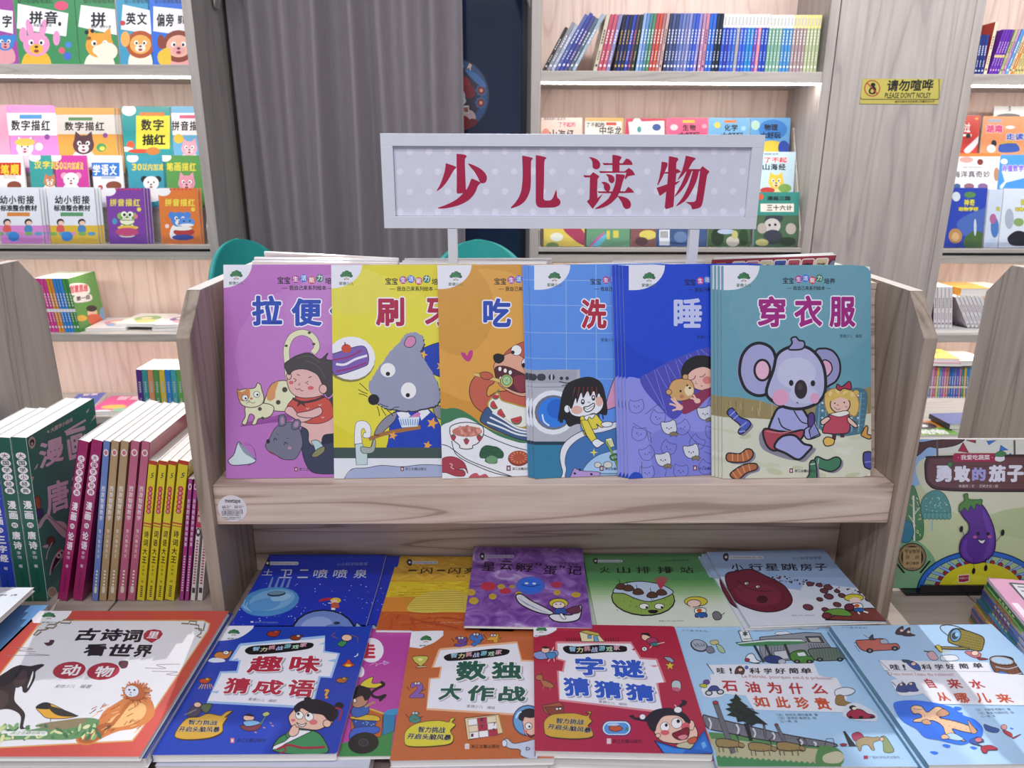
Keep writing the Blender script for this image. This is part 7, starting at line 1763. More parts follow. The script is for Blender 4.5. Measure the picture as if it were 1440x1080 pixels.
def side_things():
 # eggplant book standing on a black rest
 Y = .965; zb = max(at(1290,829,1, Y).z, TZ+.0055); x0 = at(1252,829,1, Y).x-.012; tau = math.radians(6); w = .222
 l = (at(1320,618,1, Y+.025).z-zb)/math.cos(tau); t = .006
 m = lean_m(x0, Y+t, zb, 0, tau)
 make_book('picture_book', 'large picture book of a smiling purple eggplant standing on a black rest', 'book', None, m, w, l, t, cover='#c9d3a6', art=art_eggplant)
 root = thing('book_rest', 'low black rest holding up the eggplant picture book', 'book stand', None, Matrix.Translation((x0+.12, Y, TZ)))
 h = zb-TZ
 MB().box(-.09, .12, -.012, .11,0, max(h-.0004, .004)).build('base', MT['black'], root, .001)
 MB().box(-.07, .1, -.012, -.009, max(h, .004), h+.012).build('front_lip', MT['black'], root)
 c, s = math.cos(tau), math.sin(tau); y0 = t/c+.0085
 MB().prism([(y0, h+.0005),(y0+.13*s, h+.13*c),(y0+.13*s+.004, h+.13*c),(y0+.004, h+.0005)], -.06, .1,0).build('back_support', MT['black'], root)
 # stack of colourful thin books, spines to the left
 cols = ['#c98a3c', '#3f7a4a', '#2a5aa8', '#c0708c', '#2f5f9c', '#c07a8a', '#c9a24a', '#6a8a3c', '#2a5f8a', '#2f7a4c', '#2a62b0', '#5a3a8a', '#2450a8', '#caa548', '#5a8a3c', '#1f5a3c']
 g = 'thin colourful books stacked beside the eggplant book'; t = .0042; zz = TZ+.0003; rr = random.Random(12)
 cn = {'#c98a3c': 'ochre', '#3f7a4a': 'green', '#2a5aa8': 'blue', '#c0708c': 'pink', '#2f5f9c': 'slate blue', '#c07a8a': 'dusty rose', '#c9a24a': 'mustard', '#6a8a3c': 'olive green', '#2a5f8a': 'teal blue', '#2f7a4c': 'emerald', '#2a62b0': 'bright blue', '#5a3a8a': 'violet', '#2450a8': 'royal blue', '#caa548': 'golden', '#5a8a3c': 'leaf green', '#1f5a3c': 'dark green'}
 pb = at(1362,872,2, TZ); pf = at(1442,985,2, TZ); vdir = (Vector((pb.x, pb.y, 0))-Vector((pf.x, pf.y, 0))).normalized(); u = Vector((vdir.y, -vdir.x, 0)); L = .25
 for i, c in enumerate(cols):
  o = Vector((pb.x, pb.y, zz))-vdir*L+u*(.0012*rr.uniform(-1,1)+(0 if i < 9 else .004))+vdir*(-.001*i)
  def sp(B, c=c, i=i):
   for k in range(5): B.rect(20,150+k*36,80,172+k*36, '#c9545a' if i % 3 else '#e6d9a0')
   B.rect(10,420,90,520, '#8fa0c0' if i % 2 else '#c0a0a0')
  make_book('booklet', '%s spine in the colour stack by the eggplant book, %s from the table' % (cn[c], ORD[i]), 'book', g, frame(o, u, vdir), .2, L, t, cover=c, spine=c, spine_art=sp)
  zz += t+.0003
 o = Vector((pb.x, pb.y, zz))-vdir*L+u*.006-vdir*.012
 def pink(A):
  A.poly([(12,5),(40,5),(40,28),(12,28)], '#d3d3d8', '#55555e', 1)
  for k in range(4): A.line([(15,9+k*5),(37,9+k*5)], 1.5, '#6a6a74', False)
  A.ell(30,60,9,9, '#f3eaf0'); A.text('成语', (24,64),(37,64), '#8a2a4a', .03); A.rect(2,30,6,120, '#f0e3ea')
 make_book('booklet', 'pale pink booklet on top of the colour stack beside the eggplant book', 'book', g, frame(o, u, vdir), .2, L, .005, cover='#d9a0bc', spine='#e6cfdb', art=pink, traced=False)
 # white books at the left end of the table
 bl, br, tl = (-150,935),(2,935),(-60,826)
 g2 = 'white booklets stacked at the left end of the table'
 z = CZ-.55
 for i in range(6):
  m, w, l = flat_m((-290,930),(-67+i % 2,930),(-96,826), z-.0062*i, .0058)
  def f(A): A.view(0,810,9); A.poly([(-400,345),(215,148),(-200,148),(-900,345)], '#b9b2b0'); A.text('张志刚', (-10,250),(75,250), '#3a3a40', .02); A.text('王楠', (120,255),(205,250), '#3a3a40', .02)
  make_book('booklet', 'white and grey booklet at the left table end, %s' % ('topmost of its stack' if i == 0 else '%s from the top of its stack' % ORD[i]), 'book', g2, m, w, l, .0058, cover='#e9edf0', art=f if i == 0 else None)
 m, w, l = flat_m((-240,935),(-18,935),(-30,851), CZ-.588, .012)
 make_book('booklet', 'sky blue booklet lying under the white stack at the left', 'book', None, m, w, l, .012, cover='#6fa6e0', spine='#2a4a8a')
 m, w, l = flat_m((-250,935),(-27,935),(-40,856), CZ-.6005, .029)
 make_book('booklet', 'thick dark book under the sky blue booklet at the left', 'book', None, m, w, l, .029, cover='#23305a', spine='#23305a')
 # magazines leaning on the rear of the middle display unit, seen above the front row
 g3 = 'magazines on the rear side of the middle display unit'
 def rear(label, x0, x1, ytl, ytr, Y, t, cover, tilt, art=None, L=.3, back='#e6e3e6'):
  a = at(x0, ytl, 1, Y); b = at(x1, ytr, 1, Y); a.x = max(a.x, UX0+.006+abs(tilt)*.0053); b.x = min(b.x, UX1-.006-abs(tilt)*.0053); w = (b.x-a.x)/math.cos(math.radians(tilt))
  tz = Vector((0,0,1)); v = Vector((0, -math.sin(TAU), math.cos(TAU))); uu = Vector((1,0,0))
  q = Matrix.Rotation(math.radians(tilt), 3, v.cross(uu)); L = (a.z-CZ+.4205-abs(tilt)*.0052)/math.cos(TAU); uu = q @ uu; v = q @ v
  o = a-v*L
  make_book('magazine', label, 'magazine', g3, frame(o, uu, v), w, L, t, cover=cover, back=back, art=art, traced=False)
 def red(A):
  A.rrect(3,3,12,14,1.5, '#c98a3c'); A.text('漫', (4,12),(11,12), '#f3e6d0', .03)
  for i, (ch, c) in enumerate(zip('汉字成语故事谜', ('#c9cfe6', '#b98aa6', '#d9d3b0', '#3a5ab0', '#b0506a', '#a8405a', '#d3c9a8'))):
   A.rrect(17+i*11.2,2.5,27+i*11.2,16,1.5, c, '#efe9ea', .5); A.text(ch, (18.5+i*11.2,13),(25.5+i*11.2,13), '#22202c', .02)
  A.blob([(94,12),(98,4),(103,8),(106,20),(95,20)], '#7a86a8', INK, .5)
 for i, (lab, x0, x1, y0, y1, Y, tl) in enumerate((('white magazine nearest behind the purple and yellow books', 336,558,366,369,1.128, .6),('second white magazine behind the purple and yellow books', 346,560,362,366,1.135, .8),('peach-edged magazine behind the purple and yellow books', 349,561,361,363,1.142, .4),('raised white magazine behind the purple and yellow books', 361,560,353,364,1.149,3.0),
           ('white magazine nearest behind the orange book', 562,768,369,369,1.128,0),('second white magazine behind the orange book', 566,770,366,367,1.135, .2),('third white magazine behind the orange book', 569,776,363,362,1.142, -.2),
           ('white magazine behind the blue bath book', 778,988,371,369,1.128, -.4),('tilted white magazine behind the blue bath book', 800,986,371,364,1.135,-2.2),('teal-edged magazine behind the dark blue book', 860,990,366,369,1.142, -.4))):
  rear(lab, x0, x1, y0, y1, Y, .004, '#e9e7ea', tl, back=('#eceaf0', '#e0a880', '#9ac0c4')[0 if i not in (2,9) else (1 if i == 2 else 2)])
 rear('crimson magazine with a strip of picture tiles, behind the teal koala book', 1001,1208,364,355,1.135, .003, '#8f2244', -2.4, red)
 rear('white magazine behind the crimson tile magazine', 1003,1182,362,352.5,1.142, .003, '#e9e7ea', -2.6)
# ---------------------------------------------------------------- books on the wall of shelves
def face_book(label, group, x0, x1, yt, zb, Yb, col, art, t=.007, tau=8, turn=0):
 """a book standing face out: x0, x1 its sides at the top edge yt of the photograph; zb, Yb its foot"""
 ta = math.radians(tau); L = .22
 for _ in range(6): Yt = Yb+L*math.sin(ta); L = (at((x0+x1)/2, yt, 1, Yt).z-zb)/math.cos(ta)
 a, b = at(x0, yt, 1, Yt), at(x1, yt, 1, Yt)
 m = lean_m(a.x, Yb+t*math.cos(ta), zb+.0003, turn, ta)
 return make_book('workbook', label, 'book', group, m, b.x-a.x, L, t, cover=col, art=art, dz=.00008, spine='#dfe0e6'), m
def pet(A, x, y, r, c, c2='#f4ead8', ears='round', ec=None):
 """a small round cartoon animal head on a body"""
 ec = ec or c
 A.blob([(x-r*.8, y+r*.7),(x+r*.8, y+r*.7),(x+r, y+r*2.2),(x-r, y+r*2.2)], c2)
 if ears == 'long':
  for s in (-1,1): A.ell(x+s*r*.5, y-r*1.2, r*.26, r*.7, ec, s*14)
 elif ears == 'point':
  for s in (-1,1): A.poly([(x+s*r*.9, y-r*.3),(x+s*r*.75, y-r*1.3),(x+s*r*.2, y-r*.8)], ec)
 elif ears == 'mane': A.ell(x, y, r*1.35, r*1.3, ec)
 else:
  for s in (-1,1): A.ell(x+s*r*.9, y-r*.5, r*.42, r*.42, ec)
 A.ell(x, y, r, r*.9, c); A.ell(x, y+r*.35, r*.5, r*.38, c2)
 for s in (-1,1): A.ell(x+s*r*.4, y-r*.15, r*.2, r*.22, '#fff', n=10); A.ell(x+s*r*.36, y-r*.12, r*.11, r*.13, INK, n=8)
 A.ell(x, y+r*.18, r*.15, r*.1, '#5a2a2a', n=8); A.ell(x, y+r*.5, r*.2, r*.12, '#a03a44', n=10)
def card(v, t, bx, tcol='#1c1a1e', panel=None, pcol='#f2f0f6', pets=(), extra=None, b=.03, oc=None, bands=()):
 """printed cover traced in the view v: panel quad, title t over its box bx (x0, y0, x1, y1), animals"""
 def f(A):
  A.view(*v)
  for q in bands: A.rect(*q)
  if panel: A.poly(panel, pcol)
  for p in pets: pet(A, *p)
  if t:
   n = len(t); w = (bx[2]-bx[0])/n
   for i, ch in enumerate(t):
    if ch != ' ': A.qtext(ch, (bx[0]+w*(i+.06), bx[3]),(bx[0]+w*(i+.94), bx[3]),(bx[0]+w*(i+.06), bx[1] if ch not in '一。' else bx[3]-w*.2), tcol, b, oc, .04)
  if extra: extra(A)
 return f
def E(*items):
 """extra printing: ('e', x, y, rx, ry, col) dots, ('t', text, x0, x1, y, col) small lines, ('r', x0, y0, x1, y1, col) bars, ('b', col, points) blobs"""
 def f(A):
  for q in items:
   if q[0] == 'e': A.ell(*q[1:6])
   elif q[0] == 't': A.text(q[1], (q[2], q[4]),(q[3], q[4]), q[5], .015)
   elif q[0] == 'r': A.rect(*q[1:6])
   elif q[0] == 'T':
    A.qtext(q[1], (q[2], q[5]),(q[4], q[5]),(q[2], q[3]), q[6], .04, q[7] if len(q) > 7 else None, .05)
   else: A.blob(q[2], q[1])
 return f
def kids(x, y, s):
 o = []
 for dx, c in ((0, '#d9605a'),(120, '#4a8ac0')):
  o += [('e', x+dx, y, 24*s, 22*s, '#2a2226'),('e', x+dx+3, y+6*s, 18*s, 15*s, '#f0cdb8'),('b', c, [(x+dx-18*s, y+22*s),(x+dx+18*s, y+22*s),(x+dx+24*s, y+58*s),(x+dx-22*s, y+58*s)])]
 for k in range(5): o.append(('e', x-40+k*60*s, y+72*s, 26*s, 12*s, ('#7ab05a', '#5aa0c8', '#d98ab0')[k % 3]))
 return o
def left_bay():
 V = (0,0,4); V2 = (0,240,4)
 g = 'face-out workbooks on the upper left shelf'; Y = YF+.055; z = SH1L
 P = [(100,20),(385,75),(372,205),(95,160)]
 def hd(t, x0, x1, c, y=20): return ('t', t, x0, x1, y, c)
 rows = [('purple workbook with a blue elephant at the photo edge', -32,17, '#a04aa0', card(V, '字', (10,85,70,155), panel=[(-100,40),(72,62),(74,190),(-100,150)], pets=[(30,240,50, '#3a86d0', '#e0a0a8', 'round')])),
   ('green workbook with a pink rabbit holding up a pinyin board', 18,103, '#3f8f5a', card(V, '拼音', (160,62,330,135), panel=P, pets=[(205,250,75, '#e89ac8', '#e9b83c', 'long')], extra=E(hd('幼小衔接铅笔描红', 100,300, '#1c4a2c'),('e', 345,32,38,26, '#e0527a'),('e', 336,135,9,12, '#1c1a1e'),('t', '声韵母、声调', 190,290,152, '#5a5a60'),('e', 130,195,22,42, '#e89ac8'),('e', 318,215,20,42, '#e89ac8'),('e', 348,284,18,18, '#e0607a'),('e', 385,252,18,18, '#4a8ad8'),('e', 380,315,22,22, '#4a6ad0')))),
   ('green workbook with a giraffe under a pinyin board', 103,160, '#3f8f5a', card(V, '拼', (505,68,600,150), panel=[(455,28),(700,60),(690,205),(440,150)], pets=[(560,255,78, '#e9a43c', '#f4ead8', 'point')], extra=E(hd('幼小衔接铅笔描红', 470,680, '#1c4a2c'),('t', '前鼻、整体认读', 512,625,158, '#5a5a60'),('e', 488,182,12,12, '#2a2226'),('e', 520,174,12,12, '#2a2226'),('e', 500,215,14,10, '#8a5a2c'),('e', 600,290,62,52, '#f4ead8')))),
   ('teal workbook with a waving lion under an english board', 162,209, '#3f9ac0', card(V, '英文', (705,70,830,140), panel=[(690,25),(900,70),(900,200),(680,165)], pets=[(790,250,60, '#f0b05a', '#f4ead8', 'mane', '#b5552c')], extra=E(hd('幼小衔接铅笔描红', 700,880, '#12425a'),('e', 705,220,26,44, '#f0b05a'),('e', 690,130,16,14, '#c9404a')))),
   ('blue workbook with a laughing monkey under a character board', 207,265, '#2f6fd8', card(V, '偏旁', (878,75,980,150), panel=[(862,35),(1100,60),(1100,210),(862,175)], pets=[(1005,260,70, '#f0b8a0', '#e9a8a8', 'mane', '#8a4030')], extra=E(hd('幼小衔接铅笔描红', 870,1050, '#12305a'),('T', '部首', 1000,85,1050,135, '#1c1a1e'),('e', 905,235,20,40, '#8a4030'),('b', '#e9c23c', [(890,300),(950,270),(960,360),(900,360)]))))]
 for lab, x0, x1, c, a in rows:
  face_book(lab, g, x0, x1,-8, z, Y+.004*(x0 % 3), c, a)
 g = 'workbooks on the three-step rack at the left'
 zb = [SH2L+STEP*k+.0005 for k in (0,1,2)]; Yb = [YF+.018, YF+.108, YF+.168]
 A_ = {'a': '#d98ac8'}
 def tr(x0, x1, yt, k, lab, c, a, t=.007, n=0):
  r, m = face_book(lab, g, x0, x1, yt, zb[k], Yb[k]+.002, c, a, t)
  for i in range(n):                   # copies behind it, right edges fanned out
   mm = m.copy(); mm.translation += Vector((.0075*(i+1),(t+.0026)*1.02*(i+1), 0))
   copy_thing(r, mm, '%s copy behind the %s' % (ORD[i], lab.split(' with ')[0]+' with '+' '.join(lab.split(' with ')[1].split()[:4])), 'fanned copies behind the rack workbooks')
 wv = lambda x0, x1, y: ('r', x0, y, x1,760, '#f2f0f6')
 tr(-40,9,148,2, 'pink-edged workbook at the photo edge in the rear rack row', '#e0a0c0', card(V, '红', (-80,680,-20,740)))
 tr(8,77,148,2, 'pink number tracing workbook one with a kitten in a straw hat', '#d68ad0', card(V, '数字描红', (60,675,285,735), bands=[(20,635,320,762, '#f2f0f6')], pets=[(140,830,48, '#f4f0f0', '#e9c8d8', 'point')], extra=E(('r', 110,645,235,668, '#4a9ad8'),('e', 140,800,58,22, '#e9c05a'),('e', 265,770,15,15, '#8a4a9a'),('e', 220,825,22,22, '#f0f0e0'))))
 tr(76,160,152,2, 'orange number tracing workbook two with a black and white cat', '#dba04a', card(V, '数字描红', (360,685,590,735), bands=[(300,645,700,755, '#dcd8d6')], pets=[(470,815,60, '#5a3a44', '#f2eef0', 'point')], extra=E(('r', 385,660,520,678, '#5a8a5a'),('e', 592,762,14,14, '#8a4a9a'),('e', 570,830,28,24, '#4a9a5a'),('e', 575,835,15,12, '#e0d05a'))), .005,3)
 tr(170,239,150,2, 'teal number tracing workbook with a yellow title panel', '#2f9a9e', card(V, '数字', (790,670,925,735), panel=[(765,650),(955,650),(955,838),(765,838)], pcol='#e6e04a', extra=E(('T', '描红', 800,755,930,818, '#1c1a1e'),('e', 725,620,40,32, '#eef2f0'),('r', 785,632,925,652, '#d9803a'),('e', 735,815,22,22, '#e0603a'),('e', 700,840,50,14, '#f0f0f4'),('e', 780,850,60,12, '#d0503a'),('e', 860,850,40,22, '#c9803c'))))
 tr(240,280,150,2, 'blue pinyin tracing workbook with a pink piglet and sun', '#6ab0d8', card(V, '拼音描', (962,680,1115,735), bands=[(950,635,1200,760, '#f2f0f6')], pets=[(1065,835,45, '#eaa8b8', '#f0c8d0', 'point')], extra=E(('r', 1010,648,1120,666, '#d9608a'),('e', 1005,780,28,26, '#e9c84a'))))
 tr(-25,32,218,1, 'white stroke order workbook with a red title bar', '#eceaf0', card(V, '笔顺', (0,925,110,985), '#e9d23c', bands=[(-100,915,118,985, '#c23028')], extra=E(('r', 20,985,90,1005, '#d9d3d0'),('e', 80,1045,40,26, '#8a4a34'))))
 tr(40,76,219,1, 'teal character tracing workbook left of the magenta mouse book', '#3a9a98', card(V, '汉字描', (190,905,330,950), '#e3d23c', pets=[(280,1020,34, '#c9805a', '#f4ead8', 'point')], extra=E(('e', 195,885,34,24, '#eef2f0'))))
 tr(72,122,219,1, 'magenta sums tracing workbook with a white mouse', '#c8409c', card(V, '50以内加减法', (310,910,470,955), '#e9d24a', pets=[(400,1010,44, '#eceaf0', '#f4f0f2', 'round', '#e0a8c0')], extra=E(('e', 312,885,34,24, '#eef2f0'))))
 tr(128,171,219,1, 'white language workbook with a blue title bar', '#eceaf0', card(V, '学语文', (520,925,660,985), '#f2f0f6', bands=[(505,915,672,992, '#2f7ad0')], extra=E(('r', 570,990,650,1006, '#b9c6d8'),('e', 640,1045,44,26, '#8a4a34'),('e', 565,1055,14,14, '#c94a4a'))))
 tr(178,232,219,1, 'teal sums tracing workbook with a panda', '#3a9aae', card(V, '30以内加减', (740,920,920,960), '#e3d23c', pets=[(850,1030,44, '#f2f0f0', '#f2f0f0', 'round', '#22202a')], extra=E(('e', 745,890,34,24, '#eef2f0'))))
 tr(228,284,219,1, 'green stroke tracing workbook with a pink pig', '#5a9a50', card(V, '笔画描红', (935,915,1105,962), '#e9d94a', pets=[(1050,1030,48, '#e89ab0', '#f0b8c4', 'point')], extra=E(('e', 930,885,34,24, '#eef2f0'))))
 two = ('white and pink preschool workbook with two children playing', 'white and yellow preschool workbook with two children playing')
 for i, (x0, x1, c, tx) in enumerate(((-6,54, '#d68ad0', 0),(65,132, '#dcb83c', 300))):
  tr(x0, x1,264,0, two[i], '#e3e8f2', card(V2, '幼小衔接', (tx-5+(10 if i else 0), 140, tx+195+(12 if i else 0), 188), bands=[(x0*4-40,308, x1*4+40,440, c)], extra=E(('T', '标准整合教材', tx+2,192, tx+208,228, '#2a2a30'),('r', tx+40,235, tx+168,256, '#d98a3c' if not i else '#5a9a6a'), *kids(tx+40,290, .9),('e', tx+78,370,32,28, '#3a8ad8'))), .005,2)
 tr(148,202,265,0, 'purple pinyin tracing workbook with a green frog', '#7a3fa0', card(V2, '拼音描红', (615,158,790,200), '#e3d94a', pets=[(715,275,42, '#6a9a3c', '#eef0d8', 'round', '#8ab84a')], extra=E(('e', 610,115,42,28, '#eef0f4'),('e', 782,218,12,12, '#e3d94a'),('e', 698,246,17,17, '#f4f6ea'),('e', 733,246,17,17, '#f4f6ea'),('e', 700,248,8,9, '#1c1a1e'),('e', 731,248,8,9, '#1c1a1e'),('e', 716,285,40,18, '#eef0d8'),('r', 682,276,750,280, '#4a6a2a'),('e', 720,320,60,12, '#e9c24a'),('e', 715,345,66,24, '#c0487a'),('e', 645,285,14,18, '#4a9ac8'),('e', 765,258,10,14, '#e07a9a'), *[('e', 655+k*22,105,7,5, '#d9404a') for k in range(7)])), .005,2)
 tr(222,278,265,0, 'orange pinyin tracing workbook with a blue hippo', '#dc7a34', card(V2, '拼音描红', (925,158,1098,200), '#e9e04a', pets=[(1010,275,48, '#4a86d8', '#e9eef4', 'round')], extra=E(('e', 918,115,42,28, '#eef0f4'),('e', 1086,218,12,12, '#e9d24a'),('e', 1050,290,46,26, '#5a94e0'),('e', 1035,284,5,5, '#22345a'),('e', 1068,282,5,5, '#22345a'),('e', 1052,306,38,9, '#f4f4f0'),('e', 1035,345,60,22, '#b03a34'),('e', 1030,375,62,16, '#3a4a9a'),('e', 1025,325,56,12, '#f0f0e8'),('e', 940,312,12,12, '#f0d8e0'), *[('e', 960+k*22,105,7,5, '#d9404a') for k in range(6)])), .005,1)
def shelf_spine(label, group, x0, x1, yb, yt, xt, zb, col, top=None, mark='#e9e6ee', cap=None, Y=None, W=.17, name='book', cover=None, art=None, mid=None):
 """upright book on a shelf, spine out; (x0, x1) its foot, (xt, yt) the top left corner of its spine"""
 Y = Y or YF+.03; p0 = at(x0, yb, 1, Y); p1 = at(x1, yb, 1, Y); p2 = at(xt, yt, 1, Y)
 a = math.atan2(p2.x-p0.x, p2.z-zb); t = (p1.x-p0.x)*math.cos(a)*.97; L = math.hypot(p2.x-p0.x, p2.z-zb)
 b = Vector((p0.x, Y, zb+.0003+(t*math.sin(a) if a > 0 else 0)))
 def sp(B):
  if cap: B.rect(0,0,100,230, cap); B.rect(30,50,70,190, '#b9b8c0')
  if top: B.rect(0,240,100,520, top)
  if mid: B.rect(0,560,100,620, mid)
  for k in range(5): B.rect(34,270+k*52,66,306+k*52, mark)
  for k in range(4): B.rect(38,640+k*44,62,668+k*44, mark)
  B.rect(24,880,76,920, mark)
 return make_book(name, label, 'book', group, frame(b, (0,1,0),(math.sin(a), 0, math.cos(a))), W, L, t, cover=cover or col, spine=col, spine_art=sp, art=art, dz=.00008)
def packed_row():
 g = 'spines packed in the top row behind the sign'; z = SH1R; x = 763.0; n = 0
 L = [(6.4,40,32, c, m, cn) for c, m, cn in (('#26242a', '#c9c6c4', 'black'),('#8f919c', '#f0f0f4', 'grey'),('#a9b2cc', '#e9edf6', 'pale grey'),('#5a66a8', '#e0e4f4', 'slate blue'),('#3a46a0', '#dfe3f8', 'dark blue'),('#4a4a8c', '#e9d0e0', 'violet blue'),('#5a6a80', '#dfe6ee', 'steel grey'),('#9fb4c8', '#eef2f6', 'pale blue'))]
 L += [(6.4,19,21, c, m, cn) for k, (c, m, cn) in enumerate((('#d3c6b0', '#2a2440', 'cream'),('#c0506a', '#f0dfe4', 'rose red'),('#c85a70', '#f0e6ea', 'pink red'),('#8a84b8', '#efe9f6', 'lilac')))]
 L += [(5.2,15,21, c, m, cn) for c, m, cn in (('#20243c', '#c9a44a', 'navy'),('#1f2f7a', '#d9b85a', 'deep blue'),('#262a44', '#c9a44a', 'blue black'),('#2a46b0', '#e0c8e0', 'royal blue'),('#4a3a5a', '#e06a8a', 'plum'),('#2a3a34', '#c9b87a', 'dark green'))]
 L += [(4.9,13,19, c, m, cn) for c, m, cn in (('#8fb0e0', '#f2f6fa', 'sky blue'),('#6a90d0', '#eef4fa', 'mid blue'),('#4a8a90', '#e9f2ee', 'teal'),('#5a8a6a', '#eef4ea', 'green'),('#c04a5a', '#f4e6e6', 'crimson'),('#d0543a', '#f6e9dc', 'orange red'),('#b0727a', '#f2e6e6', 'dusty pink'),('#c9a8a4', '#5a4a54', 'beige pink'))]
 L += [(5.0,11.5,19, c, m, cn) for c, m, cn in (('#3a4060', '#e9edf6', 'ink blue'),('#4a5a90', '#eef0f8', 'denim blue'),('#3f4a78', '#e6eaf6', 'indigo'),('#5a6ab0', '#eef0fa', 'cornflower'),('#7080c0', '#eceffa', 'periwinkle'),('#6a7ab8', '#e3c9d8', 'soft blue'),('#8a90cc', '#eceffa', 'lavender'),('#4a66c0', '#eef0fa', 'cobalt'),('#3a5ad0', '#e9eefa', 'bright blue'),('#8f8ad0', '#f2eafa', 'light violet'))]
 L += [(5.2,10,19, c, m, cn) for c, m, cn in (('#b98ab0', '#f4e6f0', 'mauve'),('#c98aa8', '#3a3050', 'pink mauve'),('#2f6ad0', '#e9f0fa', 'azure'),('#3a6ad8', '#d9e4f8', 'clear blue'),('#22304c', '#dfe4f0', 'dark navy'),('#1a2438', '#dfe4f0', 'near black'))]
 L += [(5.35,9.3,20, c, '#b9cdf4', cn, '#f0eee9') for c, cn in (('#2f55c8', 'white-capped blue'),('#3a3fb0', 'white-capped indigo'),('#3a62d0', 'white-capped blue'),('#3a66d0', 'white-capped blue'),('#a9a0a4', 'white-capped grey'),('#3f5ed0', 'white-capped blue'),('#3a66d8', 'white-capped blue'),('#2f8ad0', 'white-capped cyan'),('#2f86d8', 'white-capped cyan'),('#6a4ab8', 'white-capped purple'),('#e08a9c', 'white-capped pink'),('#2a4ac0', 'white-capped blue'),('#2448b8', 'white-capped blue'))]
 L += [(5.2,9.2,21, c, '#e9ede0', cn, cp_) for c, cn, cp_ in [('#7fae9c', 'white-capped sage', '#eef0e3')]*3+[('#8ab0a0', 'white-capped sage', '#eef0e3')]+[('#4a90d0', 'white-capped sky', '#eef0ea')]*3+[('#a89096', 'yellow-capped mauve', '#ece0a0')]*4+[('#b3bd94', 'yellow-capped moss', '#ecdf8a')]*4]
 sc = (1141-763-45)/sum(q[0] for q in L)
 seen = {}
 for q in L:
  w, dx, yt, c, m, cn = q[:6]; w *= sc; n += 1
  if n <= 8: yt = (40,33,36,22,20,24,27,21)[n-1]; dx = .56*(97-yt)
  if n > 1: x += (24 if n == 9 else max(0, pd-dx)*1.05+.25)
  pd = dx if n > 8 else 0
  yb = 97.5+(x-763)*.0185
  shelf_spine('%s spine, %s from the left in the packed row behind the sign' % (cn, ordinal(n)), g, x, x+w, yb, yt, x+dx, z, c, mark=m, cap=q[6] if len(q) > 6 else None)
  x += w
